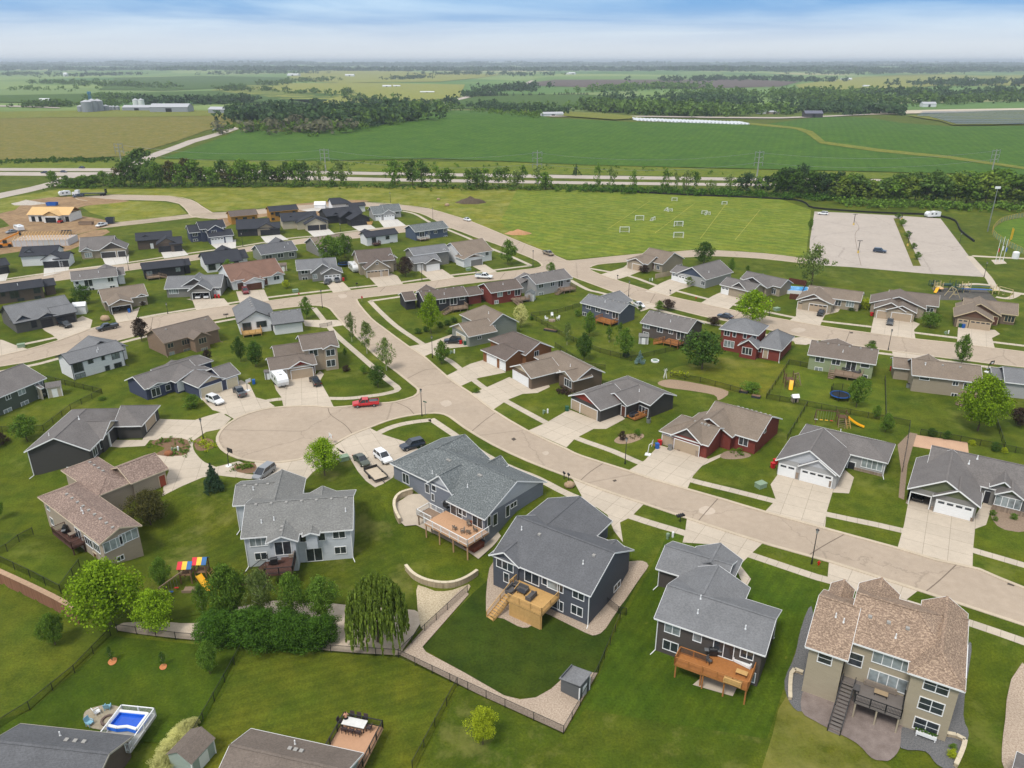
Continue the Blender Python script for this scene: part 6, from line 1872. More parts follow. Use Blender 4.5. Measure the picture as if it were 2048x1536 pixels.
# ---- the belt of trees along the highway
rng=random.Random(42)
BELT = 'trees of the belt along the highway'
BELT_TREES=[]
def belt(x0,x1,yb,top,step,wmin,wmax,leaves,kinds,lab):
  x=x0
  while x<x1:
    f=(x-x0)/(x1-x0)
    y=yb[0]+(yb[1]-yb[0])*f+rng.uniform(-2.5,2.5)
    tp=top[0]+(top[1]-top[0])*f+rng.uniform(-9,10)
    w=rng.uniform(wmin,wmax)
    k,lf=rng.choice(kinds),rng.choice(leaves)
    BELT_TREES.append((x,k,lf,T(k,lf,(x,y),tp,w,lab,lod=2,group=BELT)))
    x+=step*rng.uniform(0.6,1.4)
LB = 'tree of the long belt between the highway and the open fields'
belt(108,250,(374,372),(352,346),15,22,30,['green', 'far'],['round', 'oval'], LB)
belt(250,620,(372,370),(326,330),15,30,44,['green', 'far', 'olive'],['round', 'oval'], LB)
T('round', 'far', (285,352),299,58, 'tallest tree of the belt, by the road junction', lod=2, group=BELT)
belt(640,700,(370,372),(326,334),26,30,40,['green', 'birch'],['oval', 'poplar'], LB)
belt(790,900,(372,374),(322,334),26,30,46,['green', 'far', 'birch'],['round', 'poplar'], LB)
belt(935,1110,(375,378),(330,338),22,26,40,['birch', 'far', 'green'],['birch', 'round'], LB)
belt(1195,1280,(380,382),(338,350),34,16,30,['birch', 'green'],['poplar', 'birch'], LB)
belt(1330,1470,(382,386),(344,350),28,16,30,['birch', 'green'],['poplar', 'birch'], LB)
belt(1475,1600,(388,392),(352,346),18,26,44,['green', 'dark', 'fardark'],['round', 'oval', 'poplar'], LB)
belt(1560,1680,(392,396),(336,346),16,34,48,['fardark', 'dark'],['round'], LB)
belt(1680,2060,(402,412),(358,356),17,44,62,['green', 'far', 'green', 'willow'],['round', 'oval'], LB)
belt(1780,2060,(385,388),(348,346),22,44,60,['green', 'far'],['round'], LB)
T('cone', 'fardark', (1152,352),327,18, 'lone dark tree beyond the highway', lod=2)
def thicket(name,px,n,hgt,leaf,seed,label,size=0.09,spread=1.0,wide=1.0):
  """low growth that reads as one mass: brush,a far wood"""
  r=random.Random(seed); mb=MB()
  pts=[P(*p) for p in px]
  for i in range(n):
    f=r.random()*(len(pts)-1); k=int(f); p=pts[k].lerp(pts[k+1],f-k)
    hh=hgt*r.uniform(0.5,1.1)
    o=Vector((r.gauss(0,spread),r.gauss(0,spread),0))
    q=p+o
    zz=H(q.x,q.y)
    cw=hh*0.8*wide
    for c in range(5):
      leaf_quads(mb,(q.x+r.gauss(0,cw*0.5),q.y+r.gauss(0,cw*0.5),zz+hh*r.uniform(0.2,0.85)),9,cw*0.42,hh*0.32*min(2.5,wide),r,zs=1/wide)
  o=mb.build(name,LEAF[leaf])
  return tag(o, label, kind='stuff')
thicket('brush', [(100,376),(400,373),(700,374),(950,378),(1150,380),(1300,383)],420,2.6, 'green', 1, '', spread=3)
thicket('brush', [(1150,381),(1300,384),(1500,392),(1700,402)],260,3.2, 'hedge', 2, '', spread=4)
thicket('brush', [(1690,410),(1850,414),(2060,420)],160,3.4, 'green', 9, '', spread=4)
thicket('brush', [(0,326),(120,322),(240,322)],160,2.4, 'hedge', 3, '', spread=6)
thicket('brush', [(640,330),(760,326),(900,330),(1100,338),(1300,342),(1500,348)],60,2.2, 'green', 12, '', spread=8)
BELT_TREES.sort(key=lambda q: q[0])
for i,(x,k,lf,o) in enumerate(BELT_TREES):
  o['label'] = '%s %s tree, %s from the left in the highway tree belt' % ({'round': 'rounded', 'oval': 'upright', 'poplar': 'thin', 'birch': 'sparse'}[k], {'willow': 'yellow-green', 'dark': 'dark green', 'fardark': 'dark green', 'far': 'green', 'olive': 'brownish', 'birch': 'pale green', 'bright': 'bright green'}.get(lf, lf), ORD(i + 1))
# ================================================================== vehicles
TYRE = plain('tyre_rubber', srgb(34,34,35),0.8, var=0.1)
RIM = plain('alloy_rim', srgb(150,152,155),0.35,0.5,0.7, var=0.06)
CARGLASS = glass_mat('car_glass', srgb(36,42,48))
LAMPW = plain('headlamp_lens', srgb(214,216,214),0.2,0.6, var=0.03)
LAMPR = plain('tail_lamp_lens', srgb(150,26,22),0.25,0.6, var=0.05)
def paint(name,c):
  m = plain('paint_' + name, srgb(*c),0.28,0.6, var=0.03)
  m.node_tree.nodes['Principled BSDF'].inputs['Coat Weight'].default_value = 0.5
  return m
PAINT={k: paint(k,c) for k,c in dict(red=(186,20,24),white=(226,228,230),black=(28,30,33),grey=(72,74,76),silver=(128,132,136),olive=(66,74,62),navy=(40,50,66),tan=(134,120,98),maroon=(116,18,28),blue=(40,84,132)).items()}
SHAPES={  # length,width,body stations (x,z low,z belt,half width),cabin stations (x,z top,half width top)
  'sedan': (4.7,1.82,[(-2.35,.45,.82,.74),(-2.1,.28,.95,.86),(-1.2,.25,.96,.91),(0.3,.25,.94,.91),(1.5,.25,.86,.90),(2.1,.3,.76,.84),(2.35,.42,.66,.7)],[(-1.75,.96,.72),(-0.95,1.42,.62),(0.15,1.46,.64),(1.05,.93,.74)]),
  'suv': (4.9,1.95,[(-2.45,.5,.95,.82),(-2.3,.36,1.08,.92),(-1.2,.32,1.1,.97),(0.4,.32,1.08,.97),(1.6,.32,1.02,.95),(2.25,.36,.92,.9),(2.45,.5,.8,.78)],[(-2.32,1.09,.82),(-2.0,1.70,.70),(0.25,1.76,.73),(1.1,1.08,.82)]),
  'van': (5.0,1.98,[(-2.5,.45,.98,.84),(-2.35,.32,1.08,.94),(-1.2,.3,1.1,.98),(0.8,.3,1.08,.98),(1.8,.3,.98,.95),(2.35,.34,.86,.88),(2.5,.46,.76,.76)],[(-2.38,1.09,.84),(-2.2,1.72,.74),(0.5,1.78,.76),(1.7,1.05,.84)]),
  'pickup': (5.7,2.0,[(-2.85,.55,1.0,.9),(-2.8,.5,1.08,.97),(-0.6,.48,1.1,.99),(0.6,.46,1.1,.99),(1.6,.46,1.08,.98),(2.6,.48,1.0,.94),(2.85,.55,.9,.86)],[(-0.72,1.10,.86),(-0.5,1.78,.74),(0.75,1.82,.76),(1.5,1.09,.86)])}
VM={}
def vehicle_parts(kind):
  if kind in VM: return VM[kind]
  L,Wd,body,cab=SHAPES[kind]
  mb=MB()
  secs=[]
  for x,zl,zb,w in body:
    secs.append([(x,-w*.9,zl),(x,-w,zl+.18),(x,-w*.985,(zl+zb)/2+.05),(x,-w*.9,zb),(x,w*.9,zb),(x,w*.985,(zl+zb)/2+.05),(x,w,zl+.18),(x,w*.9,zl)])
  for a,b in zip(secs,secs[1:]):
    for i in range(8):
      j=(i+1) % 8
      mb.quad(a[i],b[i],b[j],a[j])
  mb.poly(secs[0]); mb.poly(list(reversed(secs[-1])))
  gl,rf=MB(),MB()
  zb=lambda x: next((p[2]+(q[2]-p[2])*(x-p[0])/(q[0]-p[0]) for p,q in zip(body,body[1:]) if p[0] <= x <= q[0]),body[0][2])
  wb=.87*max(s[3] for s in body)
  (x0,_,_),(x1,z1,w1),(x2,z2,w2),(x3,_,_)=cab
  A=[(x0,-wb,zb(x0)-.02),(x3,-wb,zb(x3)-.02),(x3,wb,zb(x3)-.02),(x0,wb,zb(x0)-.02)]
  Tt=[(x1,-w1,z1),(x2,-w2,z2),(x2,w2,z2),(x1,w1,z1)]
  for i in range(4):
    j=(i+1) % 4
    gl.quad(A[i],A[j],Tt[j],Tt[i])
  rf.quad(*[(p[0],p[1]*1.02,p[2]+.012) for p in Tt]); rf.quad(*[(p[0],p[1]*1.02,p[2]-.05) for p in reversed(Tt)])
  for i in range(4):
    j=(i+1) % 4
    p,q=Tt[i],Tt[j]
    rf.quad((p[0],p[1]*1.02,p[2]-.05),(q[0],q[1]*1.02,q[2]-.05),(q[0],q[1]*1.02,q[2]+.012),(p[0],p[1]*1.02,p[2]+.012))
  for i in range(4): rf.bar(Vector(A[i]),Vector(Tt[i]),.09)
  for s in (-1,1):
    k=.45
    xm=x1+(x2-x1)*k
    rf.bar((xm,s*(wb+.005),zb(xm)),(xm,s*(w1+.01),z1),.07)
    mb.box(x3-.35,x3-.2,s*(wb+.2)-.1,s*(wb+.2)+.1,zb(x3)+.05,zb(x3)+.2)
  if kind == 'pickup':
    mb.box(-2.75,-0.75,-.92,-.82,1.05,1.30); mb.box(-2.75,-0.75,.82,.92,1.05,1.30); mb.box(-2.82,-2.74,-.92,.92,1.0,1.30)
    gl.box(-2.72,-0.78,-.81,.81,1.07,1.24)
  wr = .36 if kind in ('pickup', 'suv') else .32
  tyre=MB().cyl((0,-.11,0),(0,.11,0),wr,n=16)
  rim=MB().cyl((0,-.125,0),(0,.125,0),wr*.62,n=12)
  f,r=body[-1],body[0]
  hl=MB().box(-.06,.06,-.2,.2,-.07,.07);
  VM[kind] = dict(L=L, W=Wd, body=mb, glass=gl, roof=rf, tyre=tyre.mesh('tyre', TYRE), rim=rim.mesh('rim', RIM), head=hl.mesh('headlight', LAMPW), tail=hl.mesh('tail_light', LAMPR), wr=wr,
          wx=(-L*.30,L*.315),fx=L/2-.12,rx=-L/2+.05,fz=f[2]-.08,rz=r[2]-.06,m={})
  return VM[kind]
def vehicle(kind, col, front, rear, label, cat='car', name=None, scale=0.94, z=0.0):
  d=vehicle_parts(kind)
  f,r=P(*front),P(*rear)
  c=(f+r)/2
  t = thing(name or {'pickup': 'pickup_truck', 'suv': 'parked_car', 'sedan': 'parked_car', 'van': 'parked_car'}[kind], label, cat, (c.x, c.y, c.z + 0.03 + z), math.atan2(f.y - r.y, f.x - r.x))
  t.scale=(scale,)*3
  pm=PAINT[col]
  if col not in d['m']:
    d['m'][col] = (d['body'].mesh('body', pm, merge=True), d['roof'].mesh('roof', pm))
  if 'glass' not in d['m']: d['m']['glass'] = d['glass'].mesh('windows', CARGLASS)
  b = link('body', d['m'][col][0], t); link('roof', d['m'][col][1], t); link('windows', d['m']['glass'], t)
  for x in d['wx']:
    for s in (-1,1):
      w = link('wheel', d['tyre'], t, (x, s * (d['W'] / 2 - .12), d['wr'])); link('rim', d['rim'], w)
  for s in (-1,1):
    link('headlight', d['head'], t, (d['fx'], s * d['W'] * .34, d['fz'])); link('tail_light', d['tail'], t, (d['rx'], s * d['W'] * .36, d['rz']))
  return t
V=vehicle
V('pickup', 'red', (706,814),(758,810), 'red pickup truck parked on the turning circle street', 'truck')
V('suv', 'white', (446,812),(416,799), 'white SUV on the navy house driveway')
V('pickup', 'grey', (468,776),(492,802), 'dark grey pickup on the navy house driveway', 'truck', scale=0.9)
V('pickup', 'black', (622,757),(640,778), 'black pickup on the beige two-storey house driveway', 'truck', scale=0.85)
V('pickup', 'black', (197,663),(234,655), 'black pickup parked on the middle street', 'truck')
V('suv', 'black', (141,657),(121,650), 'black SUV on the wide driveway at the left')
V('suv', 'maroon', (494,592),(488,580), 'dark red SUV before the brown garage doors')
V('sedan', 'grey', (652,571),(660,562), 'left grey car before the grey gabled house')
V('sedan', 'grey', (677,568),(671,558), 'right grey car before the grey gabled house')
V('pickup', 'white', (986,558),(950,556), 'white pickup parked on the middle street', 'truck', scale=1.0)
V('sedan', 'white', (940,443),(929,440), 'white car parked at the far bend')
V('pickup', 'tan', (1105,513),(1088,507), 'tan pickup driving near the crossroads', 'truck')
V('suv', 'silver', (345,495),(356,504), 'silver SUV on the new white driveway')
V('van', 'silver', (514,962),(543,940), 'silver van half hidden behind the pale blue house')
V('sedan', 'olive', (735,936),(712,915), 'olive car with a rusty bonnet beside the utility trailer')
V('suv', 'white', (780,931),(753,909), 'white SUV beside the slate-blue house garage')
V('suv', 'navy', (812,899),(838,892), 'dark blue SUV at the slate-blue house garage')
V('suv', 'black', (896,686),(917,686), 'black car beside the pale house garage')
V('sedan', 'black', (1638,634),(1645,625), 'black car on the driveway with a green shrub bed')
V('sedan', 'grey', (1778,654),(1781,641), 'grey car on the taupe-gabled house driveway')
V('sedan', 'navy', (1440,634),(1460,638), 'dark car parked on the street behind the red hip-roofed house')
V('suv', 'white', (1635,429),(1656,430), 'white SUV alone in the far corner of the car park')
V('suv', 'navy', (1768,506),(1750,504), 'dark SUV in the middle of the car park')
V('sedan', 'white', (1283,616),(1273,611), 'white car behind the blue-grey house')
V('sedan', 'white', (413,597),(414,592), 'white car in the right bay of the open garage', scale=0.9, z=0.0)
V('sedan', 'white', (396,597.5),(397,592.5), 'white car in the left bay of the open garage', scale=0.9)
V('sedan', 'navy', (82,348),(97,347.5), 'nearest dark car at the highway junction')
V('sedan', 'navy', (135,346.5),(121,346), 'middle dark car at the highway junction')
V('sedan', 'navy', (158,337.5),(170,337), 'farthest dark car at the highway junction')
V('pickup', 'white', (192,456),(215,450), 'white pickup at the building site', 'truck')
V('pickup', 'navy', (145,396),(168,393), 'dark pickup beside the flatbed truck', 'truck')
V('sedan', 'silver', (12,468),(34,464), 'pale car at the left edge of the building site')
V('pickup', 'silver', (424,265),(444,260), 'grey truck far off on the country road', 'truck', scale=1.6)
def camper(front,rear,label,w=2.4,h=2.6,L=6.2):
  f,r=P(*front),P(*rear); c=(f+r)/2
  t = thing('camper_trailer', label, 'camper', (c.x, c.y, 0.03), math.atan2(f.y - r.y, f.x - r.x))
  prof=[(-L/2,.5),(-L/2,h-.25),(-L/2+.3,h),(L/2-.9,h),(L/2-.1,h-.7),(L/2,1.3),(L/2-.25,.5)]
  mb=MB()
  mb.poly([(x,-w/2,z) for x,z in prof]); mb.poly([(x,w/2,z) for x,z in reversed(prof)])
  for i in range(len(prof)):
    a,b=prof[i],prof[(i+1) % len(prof)]
    mb.quad((a[0],w/2,a[1]),(b[0],w/2,b[1]),(b[0],-w/2,b[1]),(a[0],-w/2,a[1]))
  mb.build('body', PAINT['white'], t, merge=True)
  for s in (-1,1):
    for x in (-.9,1.0): MB().box(x - .4, x + .4, s * w / 2 - .02, s * w / 2 + .02,1.4,2.0).build('window', CARGLASS, t)
    for x in (-.5,.3): MB().cyl((x, s * (w / 2 - .25),.33),(x, s * (w / 2 - .02),.33),.33, n=14).build('wheel', TYRE, t)
  MB().box(-.6,.2,-.4,.4, h, h + .25).build('air_conditioner', WHITE, t)
  MB().box(-2.2,-1.7,-.25,.25, h, h + .1).build('roof_vent', VENT, t); MB().box(1.3,1.8,-.25,.25, h, h + .1).build('roof_vent', VENT, t)
  MB().bar((L / 2 - .3,.5,.55),(L / 2 + 1.0,0,.5),.1).bar((L / 2 - .3,-.5,.55),(L / 2 + 1.0,0,.5),.1).build('hitch', BLACK, t)
  return t
camper((574,783),(546,752), 'white camper trailer beside the beige two-storey garage')
camper((721,553),(697,531), 'white camper trailer beside the tall tan-gabled house', L=7)
camper((1848,435),(1880,434), 'white enclosed trailer at the far end of the car park', L=6.5)
camper((120,393),(140,391), 'white box trailer on the building site', L=5.5)
camper((32,458),(46,464), 'white boat-like trailer at the left of the building site', L=6, h=2.2)
def utility_trailer():
  c=P(752,953); a,b=P(738,940),P(765,966)
  t = thing('utility_trailer', 'flat utility trailer with pale deck beside the olive car', 'trailer', (c.x, c.y, c.z), math.atan2(b.y - a.y, b.x - a.x))
  mb = MB().box(-2.1,2.1,-1.2,1.2,.48,.56); mb.build('deck', plain('trailer_boards', srgb(186,172,152),.8, var=.1), t)
  f=MB()
  for y in (-1.25,1.25): f.bar((-2.1,y,.62),(2.1,y,.62),.08,.22); f.bar((-2.1,y,.9),(2.1,y,.9),.05)
  f.bar((-2.15,-1.25,.8),(-2.15,1.25,.8),.08,.5); f.bar((2.15,-1.25,.6),(2.15,1.25,.6),.08,.2); f.bar((2.1,0,.5),(3.4,0,.45),.1)
  f.build('frame', BLACK, t)
  for s in (-1,1): MB().cyl((0, s * 1.1,.33),(0, s * 1.32,.33),.33, n=14).build('wheel', TYRE, t)
utility_trailer()
def flatbed():
  a,b=P(152,392),P(214,391); c=(a+b)/2
  t = thing('flatbed_truck', 'white-cabbed flatbed truck parked on the new loop road', 'truck', (c.x, c.y, 0.02), math.atan2(a.y - b.y, a.x - b.x))
  L=(a-b).length
  mb = MB().box(L / 2 - 2.0, L / 2 - .2,-1.2,1.2,.7,3.0).box(L / 2 - .2, L / 2 + 1.4,-1.0,1.0,.7,2.0); mb.build('cab', PAINT['white'], t)
  MB().box(L / 2 - 1.2, L / 2 - .17,-1.05,1.05,2.0,2.8).build('windows', CARGLASS, t)
  MB().box(-L / 2, L / 2 - 2.6,-1.25,1.25,1.1,1.4).build('flatbed', BLACK, t)
  MB().box(-L / 2,-L / 2 + .4,-1.1,1.1,1.4,3.4).build('loader_ramp', BLACK, t)
  for x in (-L/2+1.2,-L/2+2.6,L/2-3.4,L/2+.6):
    for s in (-1,1): MB().cyl((x, s * .95,.5),(x, s * 1.25,.5),.5, n=14).build('wheel', TYRE, t)
flatbed()
V('suv', 'black', (1834,1003),(1838,985), 'dark car inside the open garage at the right edge', scale=0.88)
V('sedan', 'silver', (234,622),(237,617), 'pale car in the left bay of the tan open garage', scale=0.88)
# ================================================================== fences
def net_mat(name,c,cover):
  m=bpy.data.materials.new(name); m.use_nodes=True
  nt=m.node_tree; nt.nodes.clear()
  out = nt.nodes.new('ShaderNodeOutputMaterial'); d = nt.nodes.new('ShaderNodeBsdfDiffuse'); d.inputs['Color'].default_value = (*c, 1)
  t = nt.nodes.new('ShaderNodeBsdfTransparent'); mx = nt.nodes.new('ShaderNodeMixShader')
  f=noise_tex(nt,pos(nt),2.0,2)
  mr = N(nt, 'ShaderNodeMapRange'); mr.inputs['To Min'].default_value = cover * 0.8; mr.inputs['To Max'].default_value = cover * 1.2
  nt.links.new(f, mr.inputs['Value']); nt.links.new(mr.outputs[0], mx.inputs[0])
  nt.links.new(t.outputs[0], mx.inputs[1]); nt.links.new(d.outputs[0], mx.inputs[2]); nt.links.new(mx.outputs[0], out.inputs['Surface'])
  return m
NET = net_mat('chain_link', srgb(24,28,24),0.34)
NETG = net_mat('galvanised_link', srgb(170,172,170),0.3)
def fence(px, label, h=1.25, gap=3.0, net=NET, post=BLACK, name='chain_link_fence', smooth_n=0, cat='fence'):
  pts=[P(*p) for p in px]
  if smooth_n: pts=catmull(pts,smooth_n)
  o=pts[0].copy()
  t=thing(name,label,cat,o)
  pm = cached(('fpost', h, post.name), lambda: MB().cyl((0,0,-0.25),(0,0, h + 0.06),0.045, n=6).mesh('post', post))
  nets,rail=MB(),MB()
  stops=[]
  for a,b in zip(pts,pts[1:]):
    L=(b-a).length; n=max(1,round(L/gap))
    for i in range(n): stops.append(a.lerp(b,i/n))
  stops.append(pts[-1])
  for p in stops: p.z=H(p.x,p.y)
  stops=[p-o for p in stops]
  for p in stops: link('post', pm, t, p)
  for a,b in zip(stops,stops[1:]):
    up=Vector((0,0,h))
    nets.quad(tuple(a+Vector((0,0,0.04))),tuple(b+Vector((0,0,0.04))),tuple(b+up),tuple(a+up))
    rail.bar(a+up,b+up,0.045)
  nets.build('mesh_panel', net, t, merge=True); rail.build('top_rail', post, t, merge=True)
  return t
fence([(-30,1113),(0,1125),(60,1153),(122,1185)], 'black chain-link fence on top of the brick wall')
fence([(122,1185),(146,1152),(160,1134)], 'short black fence between the brick wall and the tan house')
fence([(-20,1118),(15,1103),(39,1084),(67,1069)], 'short black fence beside the tan house deck')
fence([(235,1264),(352,1280),(512,1294),(575,1297),(662,1306),(797,1315)], 'black chain-link fence below the sand strip')
fence([(222,1272),(150,1347),(60,1420),(0,1457),(-60,1490)], 'black fence slanting down the lower left lawns')
fence([(487,1297),(450,1365),(407,1442),(375,1500)], 'black fence between the two lower left yards')
fence([(797,1315),(900,1364),(1010,1415),(1127,1469)], 'black fence along the outer edge of the rock border')
fence([(1127,1469),(1160,1412),(1196,1346),(1220,1290),(1240,1240)], 'black fence right of the rock border shed')
fence([(915,1372),(870,1455),(825,1540)], 'black fence running down to the bottom edge of the picture')
fence([(797,1315),(850,1264),(895,1222),(935,1186)], 'black fence beside the pale rock drain')
fence([(1205,1203),(1236,1228),(1252,1232)], 'short black fence at the dark slate house side')
fence([(1062,634),(1115,627),(1160,614)], 'black fence behind the red and blue-grey houses')
fence([(1062,636),(1130,676),(1200,706),(1262,722)], 'black fence running down the middle back yards')
fence([(1262,722),(1330,706),(1400,690)], 'black fence left of the large dark tree')
fence([(1110,694),(1170,735),(1210,740)], 'black fence behind the rust-brown house', post=BLACK)
fence([(1340,755),(1400,765),(1460,781),(1480,787)], 'black fence behind the curved flower bed')
fence([(1577,729),(1556,762),(1532,798)], 'black fence left of the wooden play tower')
fence([(1532,798),(1614,813),(1700,830),(1771,843),(1819,853)], 'black fence above the long swing set')
fence([(1614,813),(1594,846),(1574,880)], 'black fence beside the red tan-roofed house yard')
fence([(1577,729),(1600,733),(1622,738)], 'short black fence at the light green house corner')
fence([(1769,761),(1770,800),(1771,843)], 'black fence right of the trampoline')
fence([(1819,853),(1812,900),(1804,944)], 'black fence left of the sports pad')
fence([(1987,835),(1998,868),(2008,897)], 'black fence right of the large bright maple')
fence([(1840,870),(1920,884),(2000,900),(2060,912)], 'black fence behind the sports pad')
fence([(95,762),(150,775),(205,788)], 'black fence below the dark green house, upper run')
fence([(205,788),(142,820),(88,862)], 'black fence left of the charcoal house')
fence([(88,862),(40,866),(-30,862)], 'black fence reaching the left edge')
fence([(640,655),(655,653),(664,650)], 'short fence beside the white farmhouse driveway', h=1.0)
SILT = plain('silt_fabric', srgb(28,30,30),0.8, var=0.15)
def silt(px,label,h=0.8):
  pts=catmull([P(*p) for p in px],3); o=pts[0].copy()
  t = thing('silt_fence', label, 'fence', o)
  mb=MB()
  for a,b in zip(pts,pts[1:]):
    mb.bar(a-o+Vector((0,0,h/2)),b-o+Vector((0,0,h/2)),0.35,h)
  mb.build('fabric', SILT, t, merge=True)
  sm = cached('stake', lambda: MB().box(-.03,.03,-.03,.03,-.2, h + .2).mesh('stake', WOODGREY))
  for p in pts[::2]: link('stake', sm, t, p - o)
silt([(1200,381),(1360,390),(1460,394),(1525,397),(1590,401),(1612,408),(1627,417),(1712,424),(1790,428),(1850,430),(1881,434),(1910,443),(1921,463),(1948,484)], 'black silt fence curving round the sports field and car park')
fence([(2060,432),(2010,442),(1990,455),(1985,470),(2010,490),(2060,515)], 'grey outfield fence with a yellow top at the right edge', h=2.2, net=NETG, post=plain('yellow_cap', srgb(196,160,40),.6), smooth_n=3, name='outfield_fence')
BROWNF = plain('brown_vinyl', srgb(92,52,40),.7, var=.1)
def board_fence(px,label,h,mat,step=0.9):
  pts=[P(*p) for p in px]; o=pts[0].copy()
  t = thing('board_fence', label, 'fence', o)
  for a,b in zip(pts,pts[1:]):
    L=(b-a).length; n=max(1,round(L/step))
    for i in range(n):
      p,q=a.lerp(b,i/n)-o,a.lerp(b,(i+0.97)/n)-o
      MB().bar(p + Vector((0,0, h / 2)), q + Vector((0,0, h / 2)),0.08, h).build('panel', mat, t)
board_fence([(1577,566),(1612,572),(1600,600),(1578,598)], 'brown board fence round the blue pool', 1.7, BROWNF)
board_fence([(1310,557),(1332,553),(1352,548)], 'pale board screen beside the crossroads house', 1.5, plain('pale_board', srgb(172,156,134),.8))
# ================================================================== masonry
def low_wall(px, h, w, mat, label, name='retaining_wall', smooth_n=4, cap=None, base=None):
  pts=catmull([P(*p) for p in px],smooth_n) if smooth_n else [P(*p) for p in px]
  o = pts[0].copy(); t = thing(name, label, 'wall', o)
  zt=max(p.z for p in pts)+h if base is None else base
  L=[0.0]
  for a,b in zip(pts,pts[1:]): L.append(L[-1]+(b-a).length)
  def at(s):
    for k in range(len(pts)-1):
      if s <= L[k+1]: return pts[k].lerp(pts[k+1],(s-L[k])/max(1e-6,L[k+1]-L[k]))-o
    return pts[-1]-o
  rows=max(2,round(h/0.22)); rng=random.Random(len(px))
  for r in range(rows):
    s=0.45*(r % 2)*0.5
    z0=-0.1+(h+0.1)*r/rows; z1=-0.1+(h+0.1)*(r+1)/rows
    step=0.9
    while s<L[-1]:
      a,b=at(s),at(min(L[-1],s+step-0.02))
      j=rng.uniform(-0.015,0.015)
      MB().bar(a + Vector((0,0,(z0 + z1) / 2)), b + Vector((0,0,(z0 + z1) / 2)), w + j, (z1 - z0) - 0.012).build('block', mat, t)
      s+=step
  cb=MB()
  n=max(2,int(L[-1]/1.0))
  for i in range(n):
    a,b=at(L[-1]*i/n),at(L[-1]*(i+0.97)/n)
    MB().bar(a + Vector((0,0, h + 0.045)), b + Vector((0,0, h + 0.045)), w + 0.1,0.09).build('cap_stone', cap or mat, t)
  return t
TANB = ground_mat('tan_block', srgb(158,142,118), srgb(184,168,142),3,8)
CAPB = ground_mat('pale_cap', srgb(192,180,156), srgb(206,194,170),2,8)
low_wall([(812,1140),(826,1156),(848,1168),(878,1175),(908,1174),(934,1164),(955,1150)],0.9,0.35, TANB, 'curved tan block wall above the pale rocks', cap=CAPB)
low_wall([(826,988),(800,996),(789,1012),(791,1030),(800,1048)],1.0,0.35, TANB, 'curved tan block wall beside the basement garage', cap=CAPB)
BRICK = ground_mat('red_block', srgb(118,82,62), srgb(146,106,84),4,10)
low_wall([(-40,1146),(0,1164),(60,1192),(122,1223),(164,1248)],2.1,0.6, BRICK, 'long red-brown block wall at the left', smooth_n=2, cap=ground_mat('tan_cap', srgb(160,132,108), srgb(176,148,122),2,8))
low_wall(F5([(255,850),(180,830),(160,930),(160,1040)]),0.5,0.35, TANB, 'stone planter wall left of the tan three-level house', 'planter_wall', cap=CAPB)
low_wall(F5([(1305,1300),(1440,1335),(1430,1420),(1380,1535)]),0.5,0.35, TANB, 'stone planter wall right of the tan three-level house', 'planter_wall', cap=CAPB)
def boulder(px,r,label,c=(176,150,122)):
  p=P(*px); rng=random.Random(int(px[0]))
  t=MB().ball((0,0,r*.45),r,r*.8,r*.7,12,8)
  t.v=[(x+rng.gauss(0,r*.05),y+rng.gauss(0,r*.05),max(-.05,z+rng.gauss(0,r*.04))) for x,y,z in t.v]
  o = t.build('boulder', ground_mat('granite_%d' % c[0], srgb(*sc3(c, .85)), srgb(*c),3,8), None, p, smooth_shade=True)
  return tag(o, label, 'rock')
def sc3(c,k): return tuple(v*k for v in c)
boulder((1139,974),.9, 'pale boulder by the mailboxes and pavement'); boulder((211,641),1.3, 'pink boulder on the tan house lawn'); boulder((894,412),1.2, 'pale boulder by the far bend'); boulder((877,400),.9, 'grey boulder in the far meadow'); boulder((338,910),.8, 'reddish boulder in the bed by the tan garage', (150,100,70))
def heap(px,r,h,mat,label):
  p=P(*px); mb=MB(); rng=random.Random(int(px[0])); n=18
  rings=[]
  for k in range(5):
    f=k/4
    rings.append([(r*(1-f)*(1+.25*math.sin(3*a+k))*math.cos(a),r*.6*(1-f)*(1+.2*math.cos(2*a))*math.sin(a),h*f ** .8+rng.uniform(-.1,.1)*h*(0<k)) for a in [6.283*i/n for i in range(n)]])
  for a,b in zip(rings,rings[1:]):
    for i in range(n): mb.quad(a[i],a[(i+1) % n],b[(i+1) % n],b[i])
  o = mb.build('soil_heap', mat, None, p, merge=True, smooth_shade=True)
  return tag(o, label, 'heap')
heap((941,406),7,3.2, ground_mat('dark_soil', srgb(78,68,56), srgb(96,84,68),1,5), 'heap of dark soil in the far meadow')
heap((1036,468),5,2.0, ground_mat('orange_soil', srgb(168,126,90), srgb(184,142,106),1,5), 'heap of orange soil beside the bend')
heap((55,408),8,2.0, ground_mat('pale_rubble', srgb(166,158,148), srgb(186,178,168),1,5), 'heap of pale gravel on the building site')
